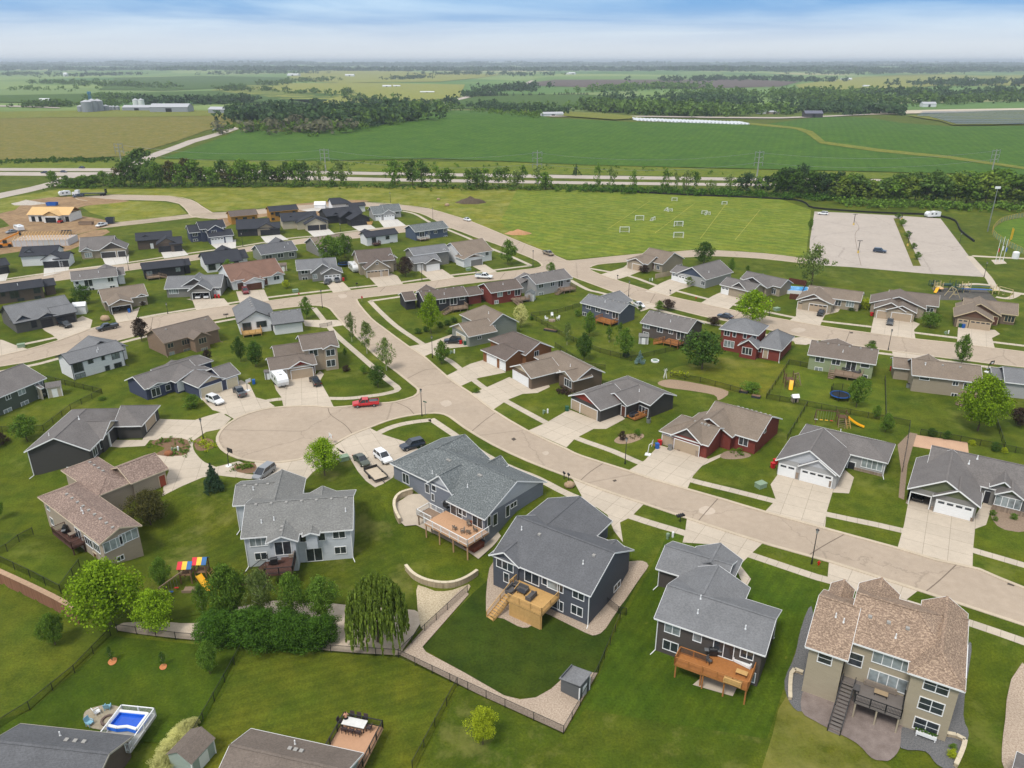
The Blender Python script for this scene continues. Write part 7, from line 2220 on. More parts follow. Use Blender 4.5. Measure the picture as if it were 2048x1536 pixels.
# ================================================================== street furniture
LANT = plain('lantern_glass', srgb(150,150,146),.3,.5)
def lamp(base,top,label):
  p=P(*base); h=top_height(p,top)
  t = thing('street_lamp', label, 'street lamp', p, 0, 'street lamps')
  mb=MB().cyl((0,0,-.1),(0,0,.7),.14,.1,n=10).cyl((0,0,.7),(0,0,h-.75),.08,.055,n=8)
  mb.build('pole', BLACK, t)
  l = MB().cyl((0,0, h - .75),(0,0, h - .25),.14,.2, n=8).build('lantern', LANT, t)
  MB().cyl((0,0, h - .25),(0,0, h - .02),.27,.05, n=8).build('cap', BLACK, t)
for b, tp, l in [((1623,1128),1057, 'street lamp before the tan three-level house'),((1250,928),875, 'street lamp between the near-black and red houses'),((844,832),777, 'street lamp at the turning circle mouth'),((407,878),836, 'street lamp in a flower bed by the turning circle'),((1776,701),658, 'street lamp behind the light green house'),((865,716),671, 'street lamp beside the black car driveway'),
        ((645,616),579, 'street lamp at the T-junction corner'),((336,628),605, 'street lamp before the house with the open garage'),((258,541),511, 'street lamp between the new driveways at the left'),((1066,534),500, 'street lamp at the crossroads by a street tree'),((1257,593),561, 'street lamp on the street below the blue-gabled house'),((844,560),527, 'street lamp before the grey split-level house'),((1968,554),523, 'lamp at the near right corner of the car park'),((866,440),415, 'lamp at the far bend'),((681,463),446, 'lamp among the new black houses'),((486,493),465, 'lamp beside the navy two-storey house'),((781,405),384, 'pole far behind the light grey house'),((1919,487),465, 'lamp at the right rim of the car park'),((1538,632),597, 'lamp beside the bright street maple')]:
  lamp(b,tp,l)
def lot_lamp(base,top,label):
  p=P(*base); h=top_height(p,top)
  t = thing('parking_lamp', label, 'lamp', p)
  MB().cyl((0,0,0),(0,0,.9),.35,.3, n=10).build('concrete_base', plain('yellow_base', srgb(206,176,92),.7), t)
  MB().box(-.09,.09,-.09,.09,.9, h).build('pole', BLACK, t)
  for s in (-1,1): MB().box(s * .2 - .0, s * .2 + s * .7,-.2,.2, h - .15, h).build('lamp_head', BLACK, t)
lot_lamp((1707,450),428, 'twin-headed lamp far in the left half of the car park'); lot_lamp((1716,506),481, 'twin-headed lamp near the dark SUV in the car park'); lot_lamp((1815,492),465, 'twin-headed lamp on the car park island'); lot_lamp((1803,440),427, 'twin-headed lamp at the far end of the island')
p=P(1975,463); hh=top_height(p,373)
t = thing('floodlight_mast', 'tall floodlight mast beside the ball field', 'lamp', p)
MB().cyl((0,0,0),(0,0, hh),.22,.12, n=10).build('pole', STEEL, t); MB().box(-1.0,1.0,-.25,.25, hh - .9, hh).build('floodlight', WHITE, t)
def pylon(base,top,label):
  p=P(*base); h=top_height(p,top)
  t = thing('power_pole', label, 'pole', p)
  MB().cyl((0,0,-.3),(0,0, h),.45,.22, n=10).build('pole', plain('pole_grey', srgb(140,142,138),.7), t)
  for i,z in enumerate((.93,.76,.58)):
    for s in (-1,1): MB().bar((0,0, h * z),(s * 2.6, s * .5, h * z + .5),.25).cyl((s * 2.6, s * .5, h * z + .5),(s * 2.6, s * .5, h * z - 1.6),.18, n=6).build('cross_arm', STEEL, t)
  return p,h
PY = [pylon((652,344),297, 'power pole beyond the highway, left of centre'), pylon((1074,368),301, 'power pole beside the highway at the centre'), pylon((1513,360),301, 'power pole beyond the highway, right of centre'), pylon((1982,350),298, 'power pole at the right in the crop field'), pylon((243,326),286, 'power pole by the road junction')]
def wire(a,b,z,label):
  (p,h1),(q,h2)=a,b
  t=MB(); n=14
  f=lambda k: Vector((p.x+(q.x-p.x)*k,p.y+(q.y-p.y)*k,(p.z+h1*z)*(1-k)+(q.z+h2*z)*k-16*k*(1-k)))
  for i in range(n): t.bar(f(i/n),f((i+1)/n),.10)
  tag(t.build('power_line', STEEL, merge=True), label, 'cable')
for z, w in ((.93, 'top'),(.6, 'lower')):
  wire(PY[4], PY[0], z, w + ' power line left of the second pole'); wire(PY[0], PY[1], z, w + ' power line between the two middle poles'); wire(PY[1], PY[2], z, w + ' power line right of the central pole'); wire(PY[2], PY[3], z, w + ' power line over the right crop field')
def mailbox(px,n,label):
  p = P(*px); t = thing('mailbox_post', label, 'mailbox', p, 0.4)
  MB().box(-.05,.05,-.05,.05,-.1,1.05).box(-.3 * n / 2,.3 * n / 2,-.04,.04,.95,1.05).build('post', BLACK, t)
  for i in range(n):
    x=(i-(n-1)/2)*.34
    MB().box(x - .13, x + .13,-.28,.28,1.05,1.25).cyl((x, -.28,1.25),(x, .28,1.25),.13, n=10).build('mailbox', BLACK, t)
mailbox((1128,958),1, 'left black mailbox near the pale boulder'); mailbox((1137,961),1, 'right black mailbox near the pale boulder'); mailbox((1360,1044),4, 'post with four black mailboxes'); mailbox((1235,558),1, 'mailbox on the crossroads house verge'); mailbox((1340,588),1, 'mailbox below the blue-gabled house'); mailbox((714,574),2, 'pair of dark mailboxes on the middle street'); mailbox((453,637),4, 'row of mailboxes left of the white farmhouse'); mailbox((952,549),1, 'mailbox near the white pickup')
def hydrant(px,label):
  p = P(*px); t = thing('fire_hydrant', label, 'hydrant', p)
  MB().cyl((0,0,-.05),(0,0,.55),.12, n=10).cyl((0,0,.55),(0,0,.75),.14,.05, n=10).build('barrel', PAINT['red'], t)
  MB().cyl((-.24,0,.45),(.24,0,.45),.07, n=8).build('outlet', PAINT['red'], t)
hydrant((1637,1130), 'red hydrant by the lamp before the tan three-level house'); hydrant((598,590), 'red hydrant on the middle street verge'); hydrant((1392,598), 'red hydrant on the upper right verge')
GREENBOX = plain('utility_green', srgb(126,146,122),.5, var=.06)
def utility(px,label,kind=0):
  p = P(*px); t = thing('utility_cabinet', label, 'utility box', p, .5)
  if kind: MB().box(-.8,.8,-.6,.6,-.1,.75).box(-.85,.85,-.65,.65,.75,.85).build('cabinet', GREENBOX, t)
  else:
    for x in (-.5,.5): MB().cyl((x, 0,-.1),(x, 0,.85),.17, n=10).ball((x, 0,.85),.17,.17,.1,10,4).build('pedestal', GREENBOX if x < 0 else WHITE, t)
    MB().box(-.2,.2,.3,.7,-.1,.5).build('junction_box', GREENBOX, t)
for q, l, k in [((1091,827), 'green pedestals on the tan-and-mocha house lawn', 0),((1521,974), 'green transformer box left of the white garage doors', 1),((351,903), 'pale cabinet in the bed by the turning circle', 0),((905,707), 'pedestals beside the black car driveway', 0),((591,584), 'cabinet before the rusty-roofed house', 1),((1302,562), 'pedestals by the crossroads house', 0),((1553,621), 'green box on the upper right verge', 1),((1894,668), 'pedestals left of the dark brown house', 0),((937,541), 'cabinet by the white tan-roofed house', 1),((1340,1076), 'white pedestals before the dark slate house', 0),((688,920), 'cabinet under the bright maple', 1),((1520,972), '', 0),((43,694), 'white cabinet by the left driveway', 1)]:
  if l: utility(q,l,k)
def bin_(px,col,label):
  p = P(*px); t = thing('waste_bin', label, 'bin', p, .3)
  b=MB(); b.poly([(-.26,-.28,.05),(.26,-.28,.05),(.3,-.33,.95),(-.3,-.33,.95)]); b.poly([(.26,.28,.05),(-.26,.28,.05),(-.3,.33,.95),(.3,.33,.95)]); b.poly([(.26,-.28,.05),(.26,.28,.05),(.3,.33,.95),(.3,-.33,.95)]); b.poly([(-.26,.28,.05),(-.26,-.28,.05),(-.3,-.33,.95),(-.3,.33,.95)])
  b.build('body', col, t, merge=True); MB().box(-.33,.33,-.36,.38,.95,1.05).build('lid', col, t)
  for s in (-1,1): MB().cyl((s * .3 - .04,.3,.12),(s * .3 + .04,.3,.12),.12, n=10).build('wheel', TYRE, t)
REDP, BLUEP, GREENP = plain('red_plastic', srgb(190,36,40),.5), plain('blue_plastic', srgb(36,92,170),.5), plain('green_plastic', srgb(40,92,72),.5)
for q, c, l in [((1545,936), REDP, 'front red bin beside the white-gabled house'),((1550,929), REDP, 'rear red bin beside the white-gabled house'),((1314,897), BLUEP, 'blue bin at the red house garage'),((1319,890), REDP, 'red bin at the red house garage'),((1340,900), STEEL, 'grey bin between the tan garage doors'),((1449,588), REDP, 'red bin by the pool house garage'),((1743,632), REDP, 'red bin beside the taupe-gabled house'),((921,688), REDP, 'red-lidded bin by the pale house garage'),((930,690), GREENP, 'green bin by the pale house garage'),((1134,822), GREENP, 'green bin at the near-black house garage'),((687,562), REDP, 'red bin by the grey gabled house'),((431,596), REDP, 'left red bin before the white single door'),((438,596), REDP, 'right red bin before the white single door'),((935,533), REDP, 'red bin by the white tan-roofed house'),((1920,655), GREENP, 'green bin by the dark brown house garage'),((1926,656), BLUEP, 'dark bin by the dark brown house garage'),((1783,742), REDP, 'red bin beside the plain-walled tan house'),((259,625), BLUEP, 'teal bin by the tan open garage'),((118,529), GREENP, 'green bin before the white raised-entry house'),((508,768), BLUEP, 'blue bin behind the dark grey pickup')]:
  bin_(q,c,l)
def hoop(base,top,label,col=None,rz=0.0):
  p=P(*base); h=top_height(p,top); col=col or BLACK
  t = thing('basketball_hoop', label, 'basketball hoop', p, rz)
  MB().box(-.45,.45,-.4,.6,0,.18).build('base', WHITE, t)
  MB().bar((0,.2,.1),(0,0, h - .8),.1).bar((0,0, h - .8),(0,-.5, h - .4),.08).build('pole', col, t)
  MB().box(-.65,.65,-.56,-.52, h - .85, h).build('backboard', col if col is BLACK else LAMPW, t)
  MB().box(-.32,.32,-.575,-.562, h - .7, h - .3).build('target_square', WHITE, t)
  r=MB()
  for i in range(10):
    a,b=6.283*i/10,6.283*(i+1)/10
    r.bar((.23*math.cos(a),-.82+.23*math.sin(a),h-.7),(.23*math.cos(b),-.82+.23*math.sin(b),h-.7),.03)
  r.build('rim', plain('hoop_orange', srgb(190,90,40),.5), t)
hoop((459,932),899, 'black basketball hoop by the turning circle', None, 2.6); hoop((657,890),869, 'pale basketball hoop behind the bright maple', STEEL, 2.2); hoop((1297,910),881, 'white basketball hoop left of the red house garage', WHITE, 1.2); hoop((1975,745),720, 'dark basketball hoop behind the plain-walled tan house', None, .4); hoop((496,782),757, 'pale basketball hoop behind the dark grey pickup', STEEL, 1.0)
def sign(base,top,label,octagon=True):
  p=P(*base); h=top_height(p,top)
  t = thing('traffic_sign' if octagon else 'street_sign', label, 'sign', p, 2.5)
  MB().cyl((0,0,-.1),(0,0, h),.05, n=6).build('pole', STEEL, t)
  if octagon:
    MB().cyl((0,-.08, h - .4),(0,-.05, h - .4),.42, n=8).build('sign_plate', PAINT['red'], t)
    MB().box(-.28,.28,-.09,-.083, h - .48, h - .32).build('lettering_band', WHITE, t)
  else: MB().box(-.45,.45,-.02,.02, h - .3, h - .05).build('sign_plate', GREENP, t)
sign((724,603),592, 'red stop sign at the T-junction'); sign((851,830),802, 'street name sign at the turning circle mouth', False)
# ================================================================== sports and play
def goal(px,label,rz=0.0,w=2.6,h=1.5):
  p = P(*px); t = thing('soccer_goal', label, 'soccer goal', p, rz, 'soccer goals on the sports field')
  m=MB()
  for s in (-1,1):
    m.bar((s*w/2,0,0),(s*w/2,0,h),.16); m.bar((s*w/2,0,h),(s*w/2,.6,h),.1); m.bar((s*w/2,.6,h),(s*w/2,1.5,0),.1); m.bar((s*w/2,0,.04),(s*w/2,1.5,.04),.1)
  m.bar((-w/2,0,h),(w/2,0,h),.16); m.bar((-w/2,1.5,.04),(w/2,1.5,.04),.1)
  m.build('frame', WHITE, t)
  n=MB(); n.quad((-w/2,.6,h),(w/2,.6,h),(w/2,1.5,.05),(-w/2,1.5,.05))
  for s in (-1,1): n.quad((s*w/2,0,0),(s*w/2,1.5,0),(s*w/2,.6,h),(s*w/2,0,h))
  n.build('net', NETG, t)
for x, y, rz, l, w in [(1349,402,0, 'soccer goal farthest up the field', 2.6),(1449,409,0, 'soccer goal farthest right on the field', 2.4),(1341,423,.4, 'front goal of the tilted pair', 2),(1335,421,1.2, 'rear tilted goal of the pair', 2),(1409,428,0, 'left goal of the middle pair', 2.4),(1416,430,.3, 'right goal of the middle pair', 2.2),(1279,441,0, 'wide soccer goal left of the tilted one', 3.6),(1308,441,1.0, 'soccer goal turned sideways', 2.4),(1357,453,0, 'front goal of the overlapping pair', 3.6),(1360,450,0, 'rear goal of the overlapping pair', 2.6),(1249,465,0, 'soccer goal nearest the bend', 3.8),(1357,476,0, 'soccer goal nearest the park road', 3.8)]:
  goal((x,y),l,rz,w,w*.6)
YEL = plain('yellow_slide', srgb(226,170,20),.45,.5, var=.05)
STR = [plain('red_canvas', srgb(206,56,66),.7), plain('yellow_canvas', srgb(232,190,72),.7), plain('blue_canvas', srgb(58,106,160),.7)]
def slide(t,a,b,w=.55):
  a,b=Vector(a),Vector(b); mb=MB(); n=6
  f=lambda k: a.lerp(b,k)-Vector((0,0,.25*math.sin(math.pi*k)))
  for i in range(n): mb.bar(f(i/n),f((i+1)/n),w,.06)
  d=(b-a); sd=Vector((-d.y,d.x,0)).normalized()*(w/2)
  for s in (-1,1):
    for i in range(n): mb.bar(f(i/n)+sd*s+Vector((0,0,.1)),f((i+1)/n)+sd*s+Vector((0,0,.1)),.06,.22)
  mb.build('slide', YEL, t)
def tower(t,x,y,w,zd,zt,roof=True,wood=WOODGREY):
  mb=MB()
  for i in (-1,1):
    for j in (-1,1): mb.box(x+i*w/2-.07,x+i*w/2+.07,y+j*w/2-.07,y+j*w/2+.07,0,zt)
  for z in (zd+.5,zd+.9):
    for i in (-1,1): mb.bar((x+i*w/2,y-w/2,z),(x+i*w/2,y+w/2,z),.07)
    mb.bar((x-w/2,y+w/2,z),(x+w/2,y+w/2,z),.07)
  mb.build('tower_frame', wood, t)
  MB().box(x - w / 2, x + w / 2, y - w / 2, y + w / 2, zd - .08, zd).build('platform', wood, t)
  if roof:
    ww=w+.5
    for k in range(3):
      x0=x-ww/2+ww*k/3; x1=x0+ww/3
      mb=MB()
      for s in (-1,1): mb.bar(((x0+x1)/2,y,zt+.55),((x0+x1)/2,y+s*w*.62,zt-.12),ww/3-.01,.05)
      mb.build('canopy_stripe', STR[k], t)
def swings(t,a,b,z,seats,wood=WOODGREY,splay=1.1,ends=(False,True)):
  a,b=Vector((*a,0)),Vector((*b,0)); mb=MB().bar(a+Vector((0,0,z)),b+Vector((0,0,z)),.13)
  d=(b-a).normalized(); sd=Vector((-d.y,d.x,0))
  for e,p in zip(ends,(a,b)):
    if e:
      for s in (-1,1): mb.bar(p+Vector((0,0,z)),p+sd*s*splay,.11)
      mb.bar(p+sd*splay*.55+Vector((0,0,z*.45)),p-sd*splay*.55+Vector((0,0,z*.45)),.08)
  mb.build('swing_beam', wood, t)
  for f,m in seats:
    p=a.lerp(b,f); s=MB()
    for q in (-.22,.22): s.bar(p+d*q+Vector((0,0,z)),p+d*q+Vector((0,0,.5)),.03)
    so = s.build('swing_chains', STEEL, t)
    MB().box(p.x - .28, p.x + .28, p.y - .12, p.y + .12,.45,.52).build('swing_seat', m, so)
def ladder(t,a,b,w,wood):
  a,b=Vector(a),Vector(b); d=b-a; sd=Vector((-d.y,d.x,0)).normalized()*(w/2); mb=MB()
  for s in (-1,1): mb.bar(a+sd*s,b+sd*s,.07)
  for i in range(1,6): mb.bar(a.lerp(b,i/6)-sd,a.lerp(b,i/6)+sd,.05)
  mb.build('ladder', wood, t)
p=P(385,1172)
t = thing('play_set', 'wooden play set with two striped canopies and an orange-yellow slide', 'play set', p, 0.05)
tower(t, -.9,1.2,1.5,1.5,2.7, True, plain('play_wood', srgb(122,96,72),.8, var=.12)); tower(t, 1.0,1.7,1.5,1.5,3.0, True, plain('play_wood', srgb(122,96,72),.8, var=.12))
slide(t,(.9,.4,1.5),(3.0,-1.4,.15),.8); swings(t,(-1.0,.6),(-3.0,-3.2),2.3,[(.4,REDP),(.62,BLUEP),(.85,REDP)],WOODGREY,1.7)
ladder(t, (2.0,1.6,1.5),(3.0,1.2,0),.8, WOODPALE); MB().box(-.9,.9,-1.6,-.2,-.1,.09).box(-.9,.9,-1.65,-1.58,-.1,.5).build('sandbox', WOODGREY, t)
p=P(1578,772)
t = thing('play_tower', 'wooden play tower with a short yellow slide behind the light green house', 'play set', p, -.1)
DKW = plain('dark_play_wood', srgb(92,68,50),.8, var=.15)
tower(t,0,.6,1.9,1.5,3.0,False,DKW); slide(t,(.3,-.4,1.5),(-.3,-2.6,.15),.75); ladder(t,(-.7,-.4,1.5),(-1.1,-2.2,0),.8,DKW); swings(t,(.9,.6),(2.0,1.4),2.6,[],WOODGREY); ladder(t,(1.0,.5,1.5),(1.9,-.6,0),.7,DKW)
p=P(1675,847)
t = thing('swing_set', 'long swing set with a rope wall tower and yellow slide', 'play set', p, -.18)
tower(t,.6,0,1.7,1.6,2.7,False,DKW); slide(t,(1.6,-.2,1.6),(4.6,-1.2,.15),.6); swings(t,(-.4,0),(-4.2,.2),2.5,[(.2,REDP),(.45,YEL),(.7,YEL),(.95,WHITE)],DKW); ladder(t,(.5,-.8,1.6),(.3,-2.2,0),1.2,WOODGREY); ladder(t,(1.4,-.8,1.6),(1.7,-2.0,0),.7,WOODPALE)
p=P(1589,803)
t = thing('playhouse', 'tiny white-roofed playhouse below the wooden play tower', 'playhouse', p, .1)
MB().box(-.6,.6,-.5,.5,0,1.1).build('walls', plain('playhouse_tan', srgb(160,148,128),.7), t)
m = MB(); m.quad((-.75,-.65,1.05),(.75,-.65,1.05),(.75,0,1.7),(-.75,0,1.7)); m.quad((.75,.65,1.05),(-.75,.65,1.05),(-.75,0,1.7),(.75,0,1.7)); m.tri((-.72,-.6,1.08),(-.72,0,1.65),(-.72,.6,1.08)); m.tri((.72,.6,1.08),(.72,0,1.65),(.72,-.6,1.08)); m.build('roof', WHITE, t)
MB().box(-.2,.2,-.52,-.5,0,.8).build('doorway', VOID, t)  # solid dark slab: the shade inside the entrance is painted on
def trampoline(px,r,label,h=1.0):
  p = P(*px); t = thing('trampoline', label, 'trampoline', p)
  MB().cyl((0,0,.85),(0,0,.92), r * .86, n=28).build('mat', BLACK, t)
  m=MB(); n=28
  for i in range(n):
    a,b=6.283*i/n,6.283*(i+1)/n
    m.bar((r*.93*math.cos(a),r*.93*math.sin(a),.92),(r*.93*math.cos(b),r*.93*math.sin(b),.92),r*.16,.12)
  m.build('safety_pad', BLUEP, t, merge=True)
  for i in range(6):
    a = 6.283 * i / 6; MB().cyl((r * math.cos(a), r * math.sin(a),0),(r * math.cos(a), r * math.sin(a),2.7),.05, n=6).build('pole', BLACK, t)
  m=MB()
  for i in range(n):
    a,b=6.283*i/n,6.283*(i+1)/n
    m.quad((r*math.cos(a),r*math.sin(a),.95),(r*math.cos(b),r*math.sin(b),.95),(r*math.cos(b),r*math.sin(b),2.65),(r*math.cos(a),r*math.sin(a),2.65))
  m.build('safety_net', NET, t, merge=True)
trampoline((1679,797),2.0, 'blue-rimmed trampoline with black safety net, front of the light green house'); trampoline((688,532),2.0, 'blue-rimmed trampoline beside the white camper')
# the public playground
PG = plain('playground_green', srgb(58,80,70),.6); PT = plain('playground_tan', srgb(190,172,128),.6)
def pg(px,label,fn,rz=-.05):
  t = thing('playground_structure', label, 'play structure', P(*px), rz); fn(t)
def pg1(t):
  tower(t,-3,0,1.8,1.4,3.0,False,PT); tower(t,1.5,0,1.8,1.4,3.2,False,PG); tower(t,5.0,-.5,1.8,1.4,3.0,False,PT)
  MB().cyl((-2,0,2.0),(.6,0,2.0),.5, n=12).build('crawl_tube', PG, t); slide(t, (-3.5,-.8,1.4),(-5,-2.8,.2),.8)
  MB().bar((2.4,0,1.4),(4.1,-.4,1.4),.9,.1).build('bridge', PT, t)
def pg2(t):
  tower(t,-5,0,1.6,1.2,2.6,False,PG); tower(t,5,-1,1.8,1.2,2.6,False,PT)
  MB().bar((-4.2,0,1.2),(4.2,-1,1.2),.9,.1).bar((-4.2,.45,2.0),(4.2,-.55,2.0),.06).build('long_bridge', BLUEP, t)
  swings(t,(5.6,-2.0),(7.5,-6.0),2.6,[(.4,PT)],PT,1.0)
def pg3(t): swings(t,(0,0),(0,3),2.8,[(.4,BLACK)],PT,1.6,(True,True))
pg((1895,582), 'green-and-tan playground towers with a crawl tube', pg1); pg((1950,585), 'playground bridge between two low towers', pg2); pg((1909,597), 'tan swing frame on the playground', pg3)
for q, l in [((1864,572), 'leftmost low climbing panel of the playground'),((1872,572), 'second low climbing panel of the playground')]:
  t = thing('climbing_panel', l, 'play structure', P(*q)); tower(t, 0,0,1.5,.8,1.7, False, PG)
t = thing('spinner', 'round tan spinner on the playground', 'play structure', P(1880,583)); MB().cyl((0,0,0),(0,0,.9),.2,.35, n=10).build('stem', PG, t); MB().ball((0,0,1.0),.95,.95,.4,14,6).build('bowl', plain('spinner_tan', srgb(206,168,128),.6), t, smooth_shade=True)
t = thing('flagpole_group', 'white flagpoles on a square pad by the ball field', 'flagpole', P(1998,524))
for x,h in ((-1.6,8),(0,9),(1.6,8)):
  MB().cyl((x, x * .3,0),(x, x * .3, h),.09,.06, n=8).build('pole', WHITE, t)
  MB().box(x + .05, x + .5, x * .3 - .02, x * .3 + .02, h * .45, h * .62).build('flag', [REDP, WHITE, BLUEP][int(x / 1.6) + 1], t)
t = thing('ball_field_post', 'yellow foul pole at the outfield fence', 'pole', P(2017,492)); MB().cyl((0,0,0),(0,0,7),.14, n=8).build('pole', plain('yellow_cap', srgb(196,160,40),.6), t); MB().box(.1,.7,-.03,.03,2.4,6.6).build('wing', plain('yellow_cap', srgb(196,160,40),.6), t)
t = thing('storage_tank', 'small white tank by the park path', 'tank', P(2030,517)); MB().cyl((0,0,0),(0,0,2.2),1.1, n=14).ball((0,0,2.2),1.1,1.1,.4,14,4).build('tank', WHITE, t)
for q in ((1995,591),(2003,592)):
  pass
# ================================================================== sheds,pools,patio things
def shed(px, w, d, h, wall, roof, label, rz, kind='g', name='garden_shed'):
  p = P(*px); t = thing(name, label, 'shed', p, rz)
  MB().box(-w / 2, w / 2,-d / 2, d / 2,-.1, h).build('walls', wall, t)
  o=.18
  if kind == 'g':
    m=MB(); r=h+d*.32
    m.quad((-w / 2 - o, -d / 2 - o, h - .05),(w / 2 + o, -d / 2 - o, h - .05),(w / 2 + o, 0, r),(-w / 2 - o, 0, r)); m.quad((w / 2 + o, d / 2 + o, h - .05),(-w / 2 - o, d / 2 + o, h - .05),(-w / 2 - o, 0, r),(w / 2 + o, 0, r)); m.build('roof', roof, t)
    for s in (-1,1): MB().tri((s * w / 2,-d / 2, h),(s * w / 2, d / 2, h),(s * w / 2,0, r - .08)).build('gable', wall, t)
  else:
    MB().box(-w / 2 - o, w / 2 + o, -d / 2 - o, d / 2 + o, 0,.1).build('roof', roof, t, (0,0, h + .25)).rotation_euler = (-.14,0,0)
    MB().box(-w / 2, w / 2, d / 2 - .1, d / 2, h, h + .5).build('back_board', wall, t)
  MB().box(-w * .2, w * .2,-d / 2 - .03,-d / 2,0, h * .8).build('door', WHITE, t)
  MB().box(-w / 2 - .05,-w / 2 + .08,-d / 2 - .05,-d / 2 + .08,0, h).box(w / 2 - .08, w / 2 + .05,-d / 2 - .05,-d / 2 + .08,0, h).build('corner_trim', WHITE, t)
  return t
shed((1150,1382),2.3,2.5,2.0, siding('shed_grey', srgb(96,98,100)), R['dark2'], 'grey garden shed with slanting roof on the rock border', .95, 's')
shed((1287,686),2.2,1.8,2.0, W['lightgrey'], R['grey'], 'light grey shed behind the grey-brown house', -.2)
shed((1060,600),2.4,2.6,2.2, W['lightgrey'], R['slate'], 'grey gabled shed between the red and light grey houses', 1.3)
shed((567,541),2.2,2.2,2.0, W['putty'], R['taupe'], 'beige garden shed left of the grey gabled house', .3)
shed((112,790),2.6,2.4,2.3, W['cream'], R['ash'], 'cream shed at the end of the dark green house', .5)
shed((163,626),3.0,2.6,2.4, PAINT['white'], PAINT['white'], 'white cargo trailer beside the large charcoal-walled house', .3, 'g', 'cargo_trailer')
shed((641,416),5.0,4,1.9, W['white'], WHITE, 'small white garage behind the new black houses', .1)
shed((388,1522),3.2,3.0,2.1, W['mint'], R['taupe'], 'mint shed with brown roof at the lower edge', 1.2)
shed((538,757),1.4,1.2,1.8, W['grey'], R['ash'], 'grey box shed left of the white camper by the beige house', .2)
WATER = glass_mat('pool_water', srgb(70,150,205),.08)
t = thing('swimming_pool', 'above-ground pool with bright blue water by the brown fence', 'pool', P(1590,584),-.2)
MB().box(-4,4,-2.6,2.6,0,1.1).build('pool_wall', WHITE, t); MB().box(-3.8,3.8,-2.4,2.4,1.05,1.13).build('water', WATER, t)
h=hH1; b0=h.blocks[0]; zd=1.5
q1,q2,q3=h.px(246,1423,zd),h.px(311,1430,zd),h.px(268,1503,zd)
dk = deck(h, q1.x, q2.x, b0['wy1'], q1.y, zd, GREYDECK, WHITE, -.1, 'WE', floor=plain('pale_decking', srgb(158,156,150),.7), posts=False); railing(dk, (q1.x, q1.y, zd),(q2.x, q1.y, zd), WHITE)
deck(h, b0['wx1'], q2.x, q3.y, b0['wy1'], zd, GREYDECK, WHITE, -.1, 'SE', floor=plain('pale_decking', srgb(158,156,150),.7), posts=False)
def on_house(h,x,y,z): return Vector((h.o.x+x*h.c-y*h.s,h.o.y+x*h.s+y*h.c,h.o.z+z))
t = thing('paddling_pool', 'inflatable blue-and-white paddling pool on the white-railed deck', 'pool', on_house(h, (q1.x + q2.x) / 2 - .3, q1.y - 1.5, zd), h.th)
PB = plain('pool_vinyl_blue', srgb(36,104,206),.35,.5)
for z,m in ((.15,PB),(.4,PB),(.62,WHITE)):
  r=MB(); c=[(-1.7,-1.0),(-.5,-1.15),(.5,-.9),(1.7,-1.1),(1.75,1.0),(-1.6,1.0)]
  for i in range(6): r.cyl((*c[i],z),(*c[(i+1) % 6],z),.16,n=8)
  r.build('inflated_ring', m, t)
MB().box(-1.6,1.6,-.9,.9,.25,.3).build('water', plain('pool_floor', srgb(30,84,190),.1,.6), t)
# deck and dining set of the brown-roofed house,with the person on it
h=hH2; b0=h.blocks[0]; zd=1.5
q1,q2=h.px(689,1439,zd),h.px(766,1454,zd)
DKT = plain('salmon_decking', srgb(184,144,114),.7, var=.06, scale=3)
dk = deck(h, q1.x, q2.x, b0['wy1'] - .2,(q1.y + q2.y) / 2, zd, WOODPALE, BLACK, -.1, 'WE', floor=DKT); yF = (q1.y + q2.y) / 2
railing(dk, (q1.x, yF, zd),(q2.x, yF, zd), BLACK); deck(h, b0['wx1'], q2.x, b0['wy1'] - 5, b0['wy1'] - .2, zd, WOODPALE, BLACK, -.1, 'E', floor=DKT)
tb = thing('dining_table', 'long white-topped dining table on the tan deck', 'table', on_house(h, *h.px(710,1455, zd).xy, zd), h.th)
MB().box(-1.3,1.3,-.55,.55,.70,.76).build('table_top', plain('pale_top', srgb(206,206,202),.4), tb)
for i in (-1,1):
  for j in (-1,1): MB().box(i * 1.2 - .04, i * 1.2 + .04, j * .45 - .04, j * .45 + .04,0,.7).build('leg', BLACK, tb)
def chair(loc,rz,label,seat=None,frame=BLACK,s=1.0,group=None):
  t = thing('patio_chair', label, 'chair', loc, rz, group); t.scale = (s,) * 3
  seat=seat or BLACK
  MB().box(-.25,.25,-.25,.25,.40,.46).build('seat', seat, t); MB().bar((0,.25,.44),(0,.36,.98),.5,.05).build('backrest', seat, t)
  for i in (-1,1):
    MB().bar((i * .25,-.22,.62),(i * .25,.3,.62),.05).build('armrest', frame, t)
    for j in (-1,1): MB().box(i * .23 - .025, i * .23 + .025, j * .22 - .025, j * .22 + .025,0,.62 if j < 0 else .44).build('leg', frame, t)
c=h.px(710,1455,zd)
DC = plain('dark_mesh', srgb(70,58,60),.7)
for k, (dx, dy, r, l) in enumerate([(-.8,.85, math.pi, 'far left dining chair on the tan deck'),(0,.85, math.pi, 'far middle dining chair on the tan deck'),(.8,.85, math.pi, 'far right dining chair on the tan deck'),(-.8,-.85,0, 'near left dining chair on the tan deck'),(0,-.85,0, 'near middle dining chair on the tan deck'),(.8,-.85,0, 'near right dining chair on the tan deck'),(-1.65,0,-math.pi / 2, 'dining chair at the left end of the table'),(1.65,0, math.pi / 2, 'dining chair at the right end of the table')]):
  chair(on_house(h,c.x+dx,c.y+dy,zd),h.th+r+math.pi,l,DC)
